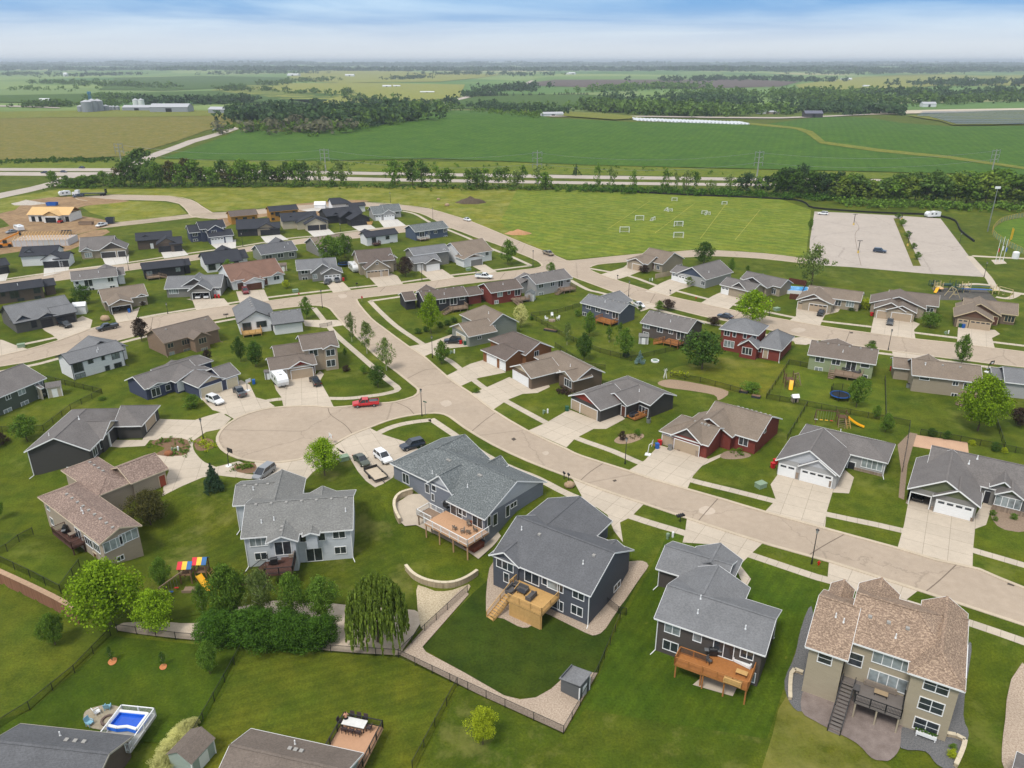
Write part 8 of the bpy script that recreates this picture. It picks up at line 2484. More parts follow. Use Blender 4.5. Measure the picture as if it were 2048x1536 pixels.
def person(loc,rz,label):
  t = thing('person', label, 'person', loc, rz)
  V_=[(0,0,.95),(0,0,1.12),(0,0,1.32),(0,0,1.46),(0,0,1.53),(0,-.02,1.60),(0,-.01,1.70),
     (.1,0,.9),(.12,0,.5),(.12,.03,.09),(.13,-.12,.04),(-.1,0,.9),(-.12,.02,.5),(-.12,.04,.09),(-.13,-.11,.04),
     (.19,0,1.42),(.27,-.06,1.16),(.14,-.30,1.24),(.09,-.38,1.27),(-.19,0,1.42),(-.27,-.06,1.16),(-.14,-.30,1.24),(-.09,-.38,1.27)]
  E_=[(0,1),(1,2),(2,3),(3,4),(4,5),(5,6),(0,7),(7,8),(8,9),(9,10),(0,11),(11,12),(12,13),(13,14),(3,15),(15,16),(16,17),(17,18),(3,19),(19,20),(20,21),(21,22)]
  Rr=[(.15,.11),(.14,.10),(.17,.12),(.13,.09),(.055,.055),(.085,.10),(.07,.08),(.095,.095),(.065,.065),(.042,.042),(.04,.035),(.095,.095),(.065,.065),(.042,.042),(.04,.035),(.065,.06),(.045,.045),(.034,.034),(.035,.03),(.065,.06),(.045,.045),(.034,.034),(.035,.03)]
  me = bpy.data.meshes.new('body'); me.from_pydata(V_, E_, [])
  o = link('body', me, t)
  sk = o.modifiers.new('skin', 'SKIN'); sk.use_smooth_shade = True
  if not me.skin_vertices:
    try: me.attributes.new('x', 'FLOAT', 'POINT')
    except Exception: pass
  bm=bmesh.new(); bm.from_mesh(me)
  lay=bm.verts.layers.skin.verify()
  bm.verts.ensure_lookup_table()
  for i,v in enumerate(bm.verts):
    v[lay].radius=Rr[i]; v[lay].use_root=(i==0)
  bm.to_mesh(me); bm.free()
  o.modifiers.new('sub', 'SUBSURF').levels = 2
  o.modifiers['sub'].render_levels = 2
  me.materials.append(plain('skin', srgb(196,144,116),.6, var=.05))
  for s in (-1,1):
    f=MB()
    for k in range(4): f.cyl((s*.09+(k-1.5)*.02,-.40,1.275),(s*.09+(k-1.5)*.022-s*.03,-.47+.006*abs(k-1.3),1.27),.010,.008,n=6)
    f.cyl((s*.06,-.38,1.28),(s*.02,-.42,1.30),.011,.009,n=6)
    f.build('fingers', plain('skin', srgb(196,144,116),.6, var=.05), o)
  m=MB()
  m.cyl((0,0,.80),(0,0,1.06),.19,.165,n=16,caps=False)
  for s in (-1,1): m.cyl((s*.105,0,.58),(s*.10,0,.92),.125,.125,n=12)
  m.build('shorts', plain('black_cloth', srgb(24,24,28),.9), t)
  MB().ball((0,.012,1.675),.095,.108,.105,14,8, z0=-.2).build('hair', plain('dark_hair', srgb(62,46,36),.8), t, smooth_shade=True)
  fc=MB()
  fc.ball((0,-.108,1.635),.014,.02,.024,8,5)
  fc.build('nose', plain('skin', srgb(196,144,116),.6, var=.05), t)
  for s in (-1,1): MB().ball((s * .034,-.098,1.655),.012,.008,.008,8,5).build('eye', BLACK, t); MB().ball((s * .098,0,1.645),.012,.022,.032,8,5).build('ear', plain('skin', srgb(196,144,116),.6, var=.05), t)
  MB().box(-.025,.025,-.106,-.1,1.595,1.603).build('mouth', plain('lip', srgb(150,90,80),.6), t)
  return t
c=h.px(686,1441,zd)
person(on_house(h, q1.x + .5, yF - .55, zd), h.th + math.pi + .5, 'shirtless person in black shorts standing at the tan deck corner')
# deck furniture
def sofa(loc,rz,label,w,mat,frame=None):
  t = thing('outdoor_sofa', label, 'sofa', loc, rz)
  MB().box(-w / 2, w / 2,-.4,.4,.1,.42).build('seat', mat, t); MB().box(-w / 2, w / 2,.28,.45,.42,.85).build('backrest', mat, t)
  for s in (-1,1): MB().box(s * w / 2 - .09, s * w / 2 + .09,-.4,.45,.1,.6).build('armrest', mat, t)
def grill(loc,rz,label):
  t = thing('grill', label, 'grill', loc, rz)
  MB().box(-.5,.5,-.3,.3,.2,.85).build('cart', BLACK, t); MB().cyl((-.45,0,.9),(.45,0,.9),.3, n=12).build('lid', BLACK, t)
  for s in (-1,1): MB().box(s * .75 - .25, s * .75 + .25,-.28,.28,.8,.85).build('side_shelf', STEEL, t)
def table(loc,rz,label,w,d,z,mat):
  t = thing('patio_table', label, 'table', loc, rz); MB().box(-w / 2, w / 2,-d / 2, d / 2, z - .06, z).build('table_top', mat, t)
  for i in (-1,1):
    for j in (-1,1): MB().box(i * (w / 2 - .08) - .03, i * (w / 2 - .08) + .03, j * (d / 2 - .08) - .03, j * (d / 2 - .08) + .03,0, z - .06).build('leg', BLACK, t)
GC = plain('grey_cushion', srgb(86,84,84),.9); LC = plain('taupe_cushion', srgb(136,124,112),.9)
def put_on(h,px,z,fn, *a):
  q=h.px(*px,z); return fn(on_house(h,q.x,q.y,z),h.th+a[0], *a[1:])
put_on(hF, (1760,1376),.1, sofa, math.pi, 'long taupe sofa on the grey balcony', 3.2, LC); put_on(hF, (1761,1391),.1, table, 0, 'low table before the taupe sofa', 1.4,.7,.45, plain('sand_top', srgb(160,140,112),.6)); put_on(hF, (1712,1381),.1, table, 0, 'small dark side table on the grey balcony', .7,1.0,.5, GC)
put_on(hD, (1040,1180),.1, sofa, 0, 'rear grey sofa on the new timber deck', 2.2, GC); put_on(hD, (1023,1183),.1, sofa, 1.57, 'left grey sofa on the new timber deck', 1.6, GC); put_on(hD, (1044,1187),.1, table, 0, 'low dark fire table on the new timber deck', 1.2,.7,.45, DARKTRIM); put_on(hD, (1062,1196),.1, sofa, -1.57, 'right grey sofa on the new timber deck', 1.4, GC); put_on(hD, (1085,1175),.1, grill, 0, 'covered grill on the new timber deck')
put_on(hE, (1485,1328),0, sofa, -.2, 'white-covered sofa on the orange cedar deck', 2.0, WHITE); put_on(hE, (1483,1350),0, table, 0, 'wooden coffee table on the orange cedar deck', 1.3,.7,.45, WOODPALE); put_on(hE, (1465,1367),0, sofa, math.pi, 'wood-framed bench at the front of the orange cedar deck', 1.8, WOODPALE); put_on(hE, (1425,1311),0, grill, .4, 'black grill on the orange cedar deck')
chair(on_house(hE, hE.px(1418,1327,0).x, hE.px(1418,1327,0).y, 0),.6, 'grey chair by the grill on the orange cedar deck', GC)
BC = plain('brown_cushion', srgb(146,88,62),.9)
put_on(hC, (893,1016),.15, grill, 0, 'steel grill at the house wall of the white-railed deck'); put_on(hC, (920,1030),.15, sofa, 0, 'brown outdoor sofa under the white-railed deck roof edge', 2.0, BC); put_on(hC, (945,1042),.15, sofa, -.8, 'second brown outdoor sofa on the white-railed deck', 1.6, BC)
for q, r, l in [((938,1052),.5, 'grey mesh chair in the middle of the white-railed deck'),((951,1063),1.5, 'rightmost mesh chair on the white-railed deck'),((937,1068),3.0, 'front mesh chair on the white-railed deck'),((925,1066),-1.2, 'red-brown chair at the white-railed deck front'),((910,1060),2.5, 'pale chair at the white railing')]:
  z=.15; w=hC.px(*q,z); chair(on_house(hC,w.x,w.y,z),r,l,LC)
t = thing('hot_tub', 'red-brown hot tub under the white-railed deck', 'hot tub', P(948,1096), hC.th)
MB().box(-1.1,1.1,-1.1,1.1,0,.85).build('cabinet', plain('hot_tub_wood', srgb(112,58,44),.7), t); MB().box(-1.15,1.15,-1.15,1.15,.85,.97).build('cover', plain('hot_tub_cover', srgb(126,76,60),.8), t)
put_on(hB, (549,1129),.05, grill, .1, 'black grill on the dark brown deck'); put_on(hB, (585,1110),.05, sofa, -1.57, 'pale bench on the dark brown deck', 1.4, LC)
put_on(hA, (131,1065),.2, grill, 1.0, 'large black grill on the tan house deck'); put_on(hA, (146,1074),.2, table, 0, 'pale table on the tan house deck', 1.0,.8,.7, LC)
put_on(hEE, (1690,741),1.0, table, 0, 'dark round-cornered table on the light green house deck', 1.4,1.2,.72, DARKTRIM); put_on(hEE, (1712,745),1.0, sofa, -.3, 'grey bench on the light green house deck', 1.6, GC)
put_on(hX, (1268,832),.55, sofa, 0, 'dark wicker sofa on the cedar front porch', 1.8, DARKTRIM)
# fire pit terrace of the lower-left house,chairs in the middle yard
t = thing('fire_pit', 'round fire pit on the paved circle', 'fire pit', P(218,1444)); r = MB()
for i in range(14):
  a, b = 6.283 * i / 14,6.283 * (i + 1) / 14; MB().bar((.7 * math.cos(a),.7 * math.sin(a),.2),(.7 * math.cos(b),.7 * math.sin(b),.2),.22,.4).build('block', plain('pit_block', srgb(104,88,82),.9, var=.15), t)
MB().cyl((0,0,0),(0,0,.12),.6, n=14).build('ash_bed', plain('ash', srgb(120,112,96),.9), t)
LB_ = plain('pale_blue_paint', srgb(132,176,196),.6)
chair(P(196,1430),2.4, 'white lawn chair on the paved circle', WHITE, WHITE, 1.2); chair(P(217,1420),3.3, 'blue lawn chair at the far side of the paved circle', LB_, LB_, 1.2); chair(P(181,1452),1.2, 'blue lawn chair at the near left of the paved circle', LB_, LB_, 1.2)
for q, r, l in [((1093,641),1.0, 'left pale lawn chair by the middle yard fire pit'),((1104,634),0, 'rear pale lawn chair by the middle yard fire pit'),((1116,640),-1.0, 'right pale lawn chair by the middle yard fire pit')]:
  chair(P(*q),r,l,WHITE,WHITE,1.3)
t = thing('fire_pit', 'stone fire pit between the pale lawn chairs', 'fire pit', P(1104,642)); MB().cyl((0,0,0),(0,0,.4),1.0,.9, n=14).build('ring', STONE, t)
for q, l, w in [((1101,662), 'dark raised planter in the middle yard', 3.6),((1487,785), 'left raised planter below the spreading shrub', 1.8),((1512,795), 'right raised planter below the spreading shrub', 1.8)]:
  t = thing('raised_planter', l, 'planter', P(*q),-.5); MB().box(-w / 2, w / 2,-.5,.5,0,.45).build('box', DARKTRIM, t); MB().box(-w / 2 + .08, w / 2 - .08,-.42,.42,.4,.48).build('soil', MULCH, t)
t = thing('kiddie_pool', 'small white paddling ring on the middle lawn', 'pool', P(1310,723)); MB().cyl((0,0,0),(0,0,.35),.95, n=20).build('wall', WHITE, t); MB().cyl((0,0,.3),(0,0,.36),.7, n=20).build('water', plain('grass_water', srgb(96,120,96),.15,.6), t)
t = thing('garden_windmill', 'little white garden windmill by the flower bed', 'ornament', P(1330,756))
m=MB()
for a in range(4): m.bar((.45*math.cos(a*1.57+.8),.45*math.sin(a*1.57+.8),0),(0,0,1.9),.07)
m.build('tower', WHITE, t); m = MB()
for a in range(6): m.bar((0,-.1,1.95),(.45*math.cos(a*1.047),-.1,1.95+.45*math.sin(a*1.047)),.14,.03)
m.build('blades', WHITE, t)
for q, l in [((1642,1374), 'grey air-conditioning unit at the tan three-level house'),((1507,718), 'air-conditioning unit at the red hip-roofed house'),((1816,775), 'air-conditioning unit at the plain-walled tan house'),((1297,845), 'air-conditioning unit at the near-black house')]:
  t = thing('air_conditioner', l, 'air conditioner', P(*q)); MB().cyl((0,0,0),(0,0,.85),.42, n=14).build('casing', STEEL, t); MB().cyl((0,0,.85),(0,0,.89),.34, n=14).build('fan_grille', BLACK, t)
t = thing('planter_box', 'white raised planter with green leaves under the basement window', 'planter', P(1850,1478), hF.th); MB().box(-1.0,1.0,-.25,.25,.45,.85).build('trough', WHITE, t)
for s in (-1,1): MB().box(s * .9 - .05, s * .9 + .05,-.2,.2,0,.45).build('leg', WHITE, t)
m=MB(); rg=random.Random(3)
for i in range(8): leaf_quads(m,(-.9+i*.25,0,1.0),14,.22,.22,rg)
m.build('leaves', LEAF['hedge'], t)
# flower clumps in beds
def clumps(px_list,leaf,hgt,n,seed):
  thicket('flower_bed_plants', px_list, n, hgt, leaf, seed, '', spread=.8)
clumps([(310,890),(340,882),(372,886),(370,905),(340,908)], 'green', .6,60,4); clumps([(395,884),(420,886),(415,896)], 'yellow', .7,24,5); clumps([(478,936),(500,934)], 'green', .7,20,6); clumps([(1355,750),(1370,756)], 'yellow', .8,16,7); clumps([(1465,906),(1485,910)], 'green', .6,12,8); clumps([(1120,780),(1140,792)], 'purple', 1.0,16,10); clumps([(1240,876),(1275,872)], 'olive', .4,14,11)
# ================================================================== building site
t = thing('house_under_construction', 'house in pale new sheathing with open garages on the building site', 'house', P(110,440),-.02)
OSB, TYV = R['osb'], plain('house_wrap', srgb(214,212,208),.7)
MB().box(-9,9,-4,6,0,3.0).build('wall', TYV, t); MB().box(-1,6,-6.5,-4,0,3.0).build('garage_wall', TYV, t)
m = MB(); m.quad((-9.5,-4.5,3),(9.5,-4.5,3),(9.5,1,5.6),(-9.5,1,5.6)); m.quad((9.5,6.5,3),(-9.5,6.5,3),(-9.5,1,5.6),(9.5,1,5.6)); m.build('roof', OSB, t)
m = MB(); m.quad((-1.5,-7,3),(2.5,-7,5),(2.5,1,5),(-1.5,1,3)); m.quad((2.5,-7,5),(6.5,-7,3),(6.5,1,3),(2.5,1,5)); m.tri((-1,-6.51,3),(6,-6.51,3),(2.5,-6.51,4.8)); m.build('garage_roof', OSB, t)
for x, w in ((2.2,4.6),(8.0,1.6),(-4,1.4),(-7,1.6)): MB().box(x - w / 2, x + w / 2,-6.56 if 0 < x < 6 else -4.06,-6.5 if 0 < x < 6 else -4.0,.1,2.3).build('opening', VOID, t)  # dark slabs on the uncut wall, interior shade put into their colour
for s in (-1,1): MB().box(s * 9 - .02, s * 9 + .02,-4,6,3,3.4).build('gable_band', TYV, t)
t = thing('framed_house', 'bare timber roof trusses over pale foam walls on the building site', 'house', P(92,488),.1)
MB().box(-10,10,-4,5,0,2.4).build('wall', plain('foam_wall', srgb(190,188,190),.8), t)
for i in range(18):
  x=-9.5+i*19/17; m=MB()
  m.bar((x,-4.5,2.4),(x,5.5,2.4),.12).bar((x,-4.5,2.4),(x,.5,4.8),.12).bar((x,5.5,2.4),(x,.5,4.8),.12).bar((x,.5,2.4),(x,.5,4.8),.1).bar((x,-2,2.4),(x,-1,4.0),.1).bar((x,3,2.4),(x,2,4.0),.1)
  m.build('truss', R['osb'], t)
for i in range(10): MB().box(-9 + i * 2,-8.9 + i * 2,-4.06,-4,0,2.4).build('stud', R['osb'], t)
def box_thing(name,px,dims,mat,label,cat,rz=0.0,rim=True):
  p=P(*px); w,d,hh=dims; t=thing(name,label,cat,p,rz)
  m=MB(); m.poly([(-w/2+.3,-d/2,.1),(w/2-.3,-d/2,.1),(w/2,-d/2,hh),(-w/2,-d/2,hh)]); m.poly([(w/2-.3,d/2,.1),(-w/2+.3,d/2,.1),(-w/2,d/2,hh),(w/2,d/2,hh)]); m.poly([(w/2-.3,-d/2,.1),(w/2-.3,d/2,.1),(w/2,d/2,hh),(w/2,-d/2,hh)]); m.poly([(-w/2+.3,d/2,.1),(-w/2+.3,-d/2,.1),(-w/2,-d/2,hh),(-w/2,d/2,hh)]); m.poly([(-w/2,-d/2,hh*.7),(w/2,-d/2,hh*.7),(w/2,d/2,hh*.7),(-w/2,d/2,hh*.7)])
  m.build('container', mat, t); r = MB()
  for a,b in (((-w/2,-d/2),(w/2,-d/2)),((w/2,-d/2),(w/2,d/2)),((w/2,d/2),(-w/2,d/2)),((-w/2,d/2),(-w/2,-d/2))): r.bar((*a,hh),(*b,hh),.12)
  r.build('rim', mat, t)
box_thing('dumpster', (133,470),(4,2.2,1.7), PAINT['navy'], 'dark dumpster right of the timber trusses', 'dumpster', .3); box_thing('dumpster', (105,411),(5,2.4,1.5), BLUEP, 'blue dumpster on the building site', 'dumpster'); box_thing('dumpster', (222,447),(3.4,2.4,2.6), PAINT['navy'], 'dark blue container beside the white site pickup', 'dumpster', .2); box_thing('lumber_pile', (173,449),(6,2,1.2), WOODGREY, 'pile of lumber on the building site', 'lumber'); box_thing('pallet', (740,449),(2.4,1.6,1.3), WOODPALE, 'pallet of bricks by the all-black house', 'pallet')
t = thing('telehandler', 'orange telehandler with raised boom at the left edge', 'loader', P(12,494),.5)
ORG = plain('machine_orange', srgb(206,128,32),.5)
MB().box(-2.2,2.0,-1.1,1.1,.6,1.5).build('chassis', ORG, t); MB().box(-.6,.8,-1.0,.1,1.5,2.7).build('cab', CARGLASS, t); MB().bar((-2.0,.5,2.0),(5.5,.5,5.0),.5,.55).build('boom', ORG, t); MB().box(5.2,5.8,-.3,1.3,3.9,5.0).build('fork_carriage', BLACK, t)
for x in (-1.5,1.4):
  for s in (-1,1): MB().cyl((x, s * .9,.65),(x, s * 1.35,.65),.65, n=14).build('wheel', TYRE, t)
t = thing('skid_loader', 'small red loader before the sheathed house', 'loader', P(121,446),1.5); MB().box(-1,1,-.7,.7,.4,1.2).build('chassis', PAINT['red'], t); MB().box(-.5,.5,-.5,.5,1.2,2.0).build('cab', BLACK, t)
for x in (-.6,.6):
  for s in (-1,1): MB().cyl((x, s * .6,.4),(x, s * .85,.4),.4, n=12).build('wheel', TYRE, t)
# ================================================================== open country
FIELD_G = grass_mat('soy_field', srgb(56,96,36), srgb(70,110,42), stripe=(20,6,0.05))
FIELD_B = grass_mat('sparse_field', srgb(104,112,62), srgb(112,116,68), stripe=(80,9,0.05), dry=0.4, drycol=srgb(124,116,80))
FIELD_L = grass_mat('hay_field', srgb(102,118,58), srgb(112,128,64))
FIELD_P = grass_mat('pale_field', srgb(122,138,84), srgb(132,148,92))
FIELD_D = grass_mat('dark_field', srgb(62,96,50), srgb(72,104,56))
MEADOW = grass_mat('meadow', srgb(96,116,46), srgb(116,130,54), dry=0.5, drycol=srgb(140,138,78))
VERGE = grass_mat('verge', srgb(88,112,42), srgb(100,122,48))
PLOUGH = ground_mat('ploughed_field', srgb(84,72,66), srgb(96,84,76),0.05,0.3)
SOCCER = grass_mat('sports_grass', srgb(94,120,48), srgb(108,132,56), stripe=(-52,5.0,0.07), dry=0.3, drycol=srgb(122,132,62))
LINE = grass_mat('field_line', srgb(150,160,96), srgb(162,170,108))
for a,b in [((1400,478),(1452,408)),((1310,466),(1390,406)),((1215,458),(1300,402)),((1452,408),(1560,412)),((1400,478),(1300,470)),((1470,480),(1520,420))]:
  strip('field_line', [a, b],0.22, LINE, 0.02,0)
ROADF = ground_mat('highway_concrete', srgb(168,158,148), srgb(176,166,156),0.2,2)
patch('meadow', [(-300,420),(0,398),(120,378),(300,378),(700,372),(960,374),(1050,376),(1040,440),(1125,515),(1055,488),(940,441),(850,414),(730,402),(600,409),(470,421),(425,424),(385,398),(217,387),(120,392),(60,402),(0,436),(-300,450)], MEADOW, 0.004, step=9)
patch('infill_lot', [(195,404),(262,402),(330,404),(356,409),(374,427),(300,440),(240,444),(180,425),(165,415)], MEADOW, 0.008, step=9)
patch('sports_field', [(1035,377),(1150,379),(1350,388),(1480,393),(1560,398),(1622,420),(1612,512),(1590,513),(1525,505),(1427,499),(1387,499),(1250,509),(1150,518),(1133,519),(1090,500),(1040,478),(1000,445)], SOCCER, 0.006, step=9)
patch('highway', [(-300,336),(0,337.5),(240,338),(600,342.5),(800,346.5),(1193,352.5),(1500,356),(2400,364),(2400,370),(1500,361.5),(1193,358),(800,352),(600,349),(240,344),(0,343),(-300,342)], ROADF, 0.06)
patch('highway', [(-300,344),(0,345.5),(240,346),(600,353),(800,357),(1193,363.5),(1500,367),(2400,376),(2400,383),(1500,372.5),(1193,369),(800,363),(600,360),(240,354),(0,352.5),(-300,351)], ROADF, 0.06)
patch('country_road', [(205,344),(235,336),(270,322),(302,308),(375,282),(470,255),(478,258),(390,286),(312,315),(280,330),(262,346)], ROADF, 0.08)
patch('country_road', [(-300,440),(0,386),(60,374),(100,364),(128,352),(160,352),(118,370),(60,384),(0,397),(-300,462)], ROADF, 0.02)
patch('crop_field', [(322,318),(400,292),(480,261),(600,266),(690,258),(720,245),(800,229),(880,221.5),(960,221.5),(1010,226),(1100,237),(1260,245),(1400,247),(1520,251),(1640,234),(1740,236),(1800,247),(1900,254),(2600,250),(2600,372),(2048,352),(1700,344),(1400,336),(1180,331),(1000,323),(860,318),(640,322),(450,321)], FIELD_G, 0.35, step=14)
patch('sparse_field', [(-500,330),(-500,232),(0,228),(60,225),(200,224.5),(350,224),(460,226),(466,250),(410,262),(350,284),(300,300),(250,313),(120,319),(0,320)], FIELD_B, 0.35, step=14)
patch('hay_field', [(-300,229),(150,222),(350,220),(470,224),(480,232),(300,235),(100,236),(-300,242)], FIELD_L, 0.6, step=20)
patch('grass_track', [(1490,246),(1540,250),(1600,257),(1625,265),(1650,285),(1760,300),(1900,314),(2060,338),(2060,343),(1890,318),(1750,305),(1640,289),(1612,268),(1590,260),(1530,254),(1490,250)], FIELD_L, 0.55, step=14)
patch('verge', [(-500,336),(-500,322),(0,320),(200,318),(320,319),(640,322),(1000,324),(1400,338),(2048,353),(2600,372),(2600,372),(2048,359),(1500,355),(1193,351),(800,345),(600,341),(240,337),(0,336.5)], VERGE, 0.05, step=14)
def far_patch(name,px,mat,dz=1.2): patch(name,px,mat,dz,step=60)
far_patch('hay_field', [(1010,222),(1100,232),(1230,242),(1290,238),(1200,228),(1080,221),(1010,219)], FIELD_L)
far_patch('crop_field', [(900,219),(905,204),(990,188),(1150,190),(1230,192),(1190,215),(1050,220)], FIELD_D)
far_patch('pasture', [(-300,214),(0,206),(200,208),(330,200),(520,206),(620,212),(690,190),(520,180),(300,186),(0,192),(-300,196)], FIELD_D)
far_patch('crop_field', [(200,180),(230,156),(400,152),(600,156),(560,172),(330,182)], FIELD_D)
far_patch('pale_field', [(420,182),(520,168),(700,166),(930,170),(920,195),(760,212),(620,208),(520,192)], FIELD_P)
far_patch('pale_field', [(560,160),(620,142),(760,140),(860,146),(1000,150),(880,164),(680,166)], FIELD_P)
far_patch('ploughed_field', [(1060,166),(1110,160),(1360,160),(1460,158),(1600,164),(1560,174),(1380,178),(1200,176),(1070,172)], PLOUGH)
far_patch('pale_field', [(1590,170),(1720,154),(1900,149),(1960,152),(2300,150),(2300,172),(1880,172),(1740,182),(1600,178)], FIELD_P)
far_patch('hay_field', [(1700,158),(1800,150),(1890,149),(1860,152)], FIELD_L)
far_patch('solar_field', [(1815,233),(1900,226),(2000,223),(2120,221),(2120,247),(1980,251),(1905,252),(1880,243),(1850,239)], FIELD_L, 1.0)
sol=MB()
for i in range(13):
  y0=225.5+i*2.0
  x0=1822+max(0,8-i)*3 if i<5 else 1860+(i-5)*7
  a,b=P(x0,y0+2.0),P(2110,y0-3.0+i*0.4)
  for k in range(20):
    p,q=a.lerp(b,k/20),a.lerp(b,(k+0.96)/20)
    p.z,q.z=H(p.x,p.y)+2.2,H(q.x,q.y)+2.2
    sol.bar(p,q,5.0,0.3)
tag(sol.build('solar_panels', plain('solar_panel', srgb(74,84,100),.3,.5)), kind='stuff')
far_patch('gravel_road', [(1740,224),(1900,220),(2300,213),(2300,219),(1900,226),(1740,231)], ground_mat('pale_gravel', srgb(178,166,146), srgb(190,178,158),0.2,1),0.8)
far_patch('gravel_road', [(902,203),(940,190),(983,182),(992,183),(948,193),(912,204)], ROADF, 0.8)
far_patch('gravel_road', [(1042,170),(1062,161),(1068,161),(1052,171)], ROADF, 0.8)
far_patch('gravel_road', [(1100,233),(1300,233),(1560,236),(1740,229),(1740,231),(1560,238.5),(1300,235.5),(1100,235)], ROADF, 0.8)
far_patch('gravel_road', [(-100,211),(60,213),(120,216),(120,217.5),(60,215),(-100,213)], ROADF, 0.8)
# ---- far woods,hedges and farms
def wood(px, n, hgt, leaf, seed, spread=18, wide=1.0): thicket('wood', px, n, hgt, leaf, seed, '', spread=spread, wide=wide)
wood([(480,262),(540,265),(600,266),(650,264),(685,258)],14,13, 'bare', 21,12)
wood([(485,258),(560,262),(650,261),(690,254)],70,8, 'green', 22,14)
wood([(490,236),(560,240),(650,244),(700,246),(760,240),(800,230)],150,16, 'fardark', 23,20)
wood([(690,250),(740,246),(790,236),(840,226),(900,219)],110,14, 'far', 24,16)
wood([(490,225),(600,222),(760,216),(880,212)],90,15, 'fardark', 25,20)
wood([(960,217),(1010,222),(1060,226),(1120,230)],80,12, 'fardark', 26,14)
wood([(965,214),(1080,220)],40,11, 'far', 27,14)
wood([(955,224),(1000,229),(1080,236)],26,7, 'green', 28,8)
wood([(985,184),(1030,181),(1066,176)],70,17, 'fardark', 29,25)
wood([(936,194),(975,192)],30,14, 'fardark', 30,16)
wood([(1185,186),(1240,180),(1330,177),(1370,178)],120,17, 'far', 31,30)
wood([(1205,224),(1260,222),(1340,232),(1470,230)],190,17, 'far', 32,26)
wood([(1210,208),(1300,204),(1400,206),(1480,212)],90,17, 'fardark', 33,36)
wood([(1380,194),(1500,196),(1640,194),(1760,192)],130,18, 'far', 34,50)
wood([(1480,228),(1530,224),(1570,230)],50,13, 'far', 35,18)
wood([(1590,226),(1660,222),(1720,226),(1738,230)],110,16, 'fardark', 36,20)
wood([(1600,206),(1740,208),(1860,208),(2000,204),(2120,202)],170,17, 'far', 37,30)
wood([(1760,196),(1900,194),(2048,190),(2160,188)],130,18, 'fardark', 38,45)
wood([(1870,172),(1940,170),(2048,168),(2160,168)],130,22, 'fardark', 39,60)
wood([(62,213),(100,214),(140,213)],50,11, 'far', 40,16)
wood([(185,196),(225,198),(260,200)],60,12, 'far', 41,18)
wood([(215,212),(250,210)],26,10, 'far', 42,14)
wood([(290,206),(360,210),(440,206),(478,206)],120,14, 'fardark', 43,22)
wood([(76,168),(130,166),(190,170)],90,14, 'far', 44,40)
wood([(208,172),(260,172),(330,178)],80,15, 'far', 45,36)
wood([(0,180),(60,178),(170,182)],40,9, 'far', 46,40)
wood([(460,182),(500,180),(530,186)],50,14, 'far', 47,26)
wood([(530,172),(580,166),(650,160)],60,15, 'far', 48,40)
wood([(600,188),(640,186)],20,12, 'far', 49,20)
wood([(670,196),(690,188),(720,200),(760,204)],26,14, 'far', 50,16)
wood([(780,160),(850,156)],46,16, 'fardark', 51,40)
wood([(1340,164),(1460,160),(1560,160),(1640,164)],170,18, 'fardark', 52,60)
wood([(440,150),(520,146),(620,148)],90,18, 'fardark', 53,90)
wood([(0,152),(60,148),(100,150)],80,17, 'fardark', 54,80); wood([(130,154),(200,150),(270,150)],90,17, 'fardark', 55,80)
wood([(860,150),(960,148),(1080,152)],110,18, 'fardark', 56,90)
wood([(1640,150),(1760,146),(1880,148)],110,19, 'fardark', 57,100)
for k,(x0,x1,y,n) in enumerate([(-100,500,139,260),(450,1000,140,260),(950,1500,140,260),(1450,2150,141,330),(-100,800,132,260),(700,1500,132,260),(1400,2150,133,300),(-200,1100,127,260),(1000,2250,127,280)]):
  wood([(x0 + (x1 - x0) * q / 6, y + (2 if q % 2 else -1.5)) for q in range(7)], n, 34 if y < 130 else 24, 'fardark', 70 + k, 900 if y < 130 else 320 if y < 135 else 160,7 if y < 130 else 5 if y < 135 else 3)
CONE = 'dark conifers in a row across the far field'
for i,x in enumerate([935,942,969,975,981,988,1003,1009,1014,1027,1046,1058,1062,1079,1084,1088,1109,1118,1123,1128,1133,1138,1143,1148,1156,1162,1168,1174]):
  T('cone', 'fardark', (x, 194 - (x - 935) * .02),184,7, 'small dark conifer, %s from the left in the far row' % ORD(i + 1), 'conifer_tree', 2, CONE)
TIN = plain('barn_tin', srgb(150,154,160),.5,.4,.3, var=.06); TINW = plain('barn_white', srgb(206,208,210),.6, var=.05); TINR = plain('barn_roof', srgb(170,172,176),.5, var=.06)
def barn(x0, x1, y, hpx, depth, label, wall=TIN, roof=TINR, name='farm_building'):
  a,b=P(x0,y),P(x1,y); k=FPX/a.length
  c=(a+b)/2; L=(b-a).length; h=max(2.2,hpx/k)
  t = thing(name, label, 'farm building', (c.x, c.y, min(a.z, b.z) - .3), math.atan2(b.y - a.y, b.x - a.x))
  MB().box(-L / 2, L / 2,0, depth, -1, h * .62 + .3).build('wall', wall, t)
  m=MB(); e=h*.62+.3; r=h+.3
  m.quad((-L / 2 - .4,-.4, e),(L / 2 + .4,-.4, e),(L / 2 + .4, depth / 2, r),(-L / 2 - .4, depth / 2, r)); m.quad((L / 2 + .4, depth + .4, e),(-L / 2 - .4, depth + .4, e),(-L / 2 - .4, depth / 2, r),(L / 2 + .4, depth / 2, r)); m.build('roof', roof, t)
  for s in (-1,1): MB().tri((s * L / 2,0, e),(s * L / 2, depth, e),(s * L / 2, depth / 2, r)).build('gable', wall, t)
  MB().box(-L * .08, L * .08,-.05,0,0, e * .8).build('door', VOID, t)  # flat dark box, the shade inside the barn put into its colour
barn(300,376,225,14,22, 'long pale metal barn on the far left'); barn(245,302,222,9,18, 'low long shed joined to the metal barn'); barn(417,452,227,11,14, 'small metal barn right of the long one')
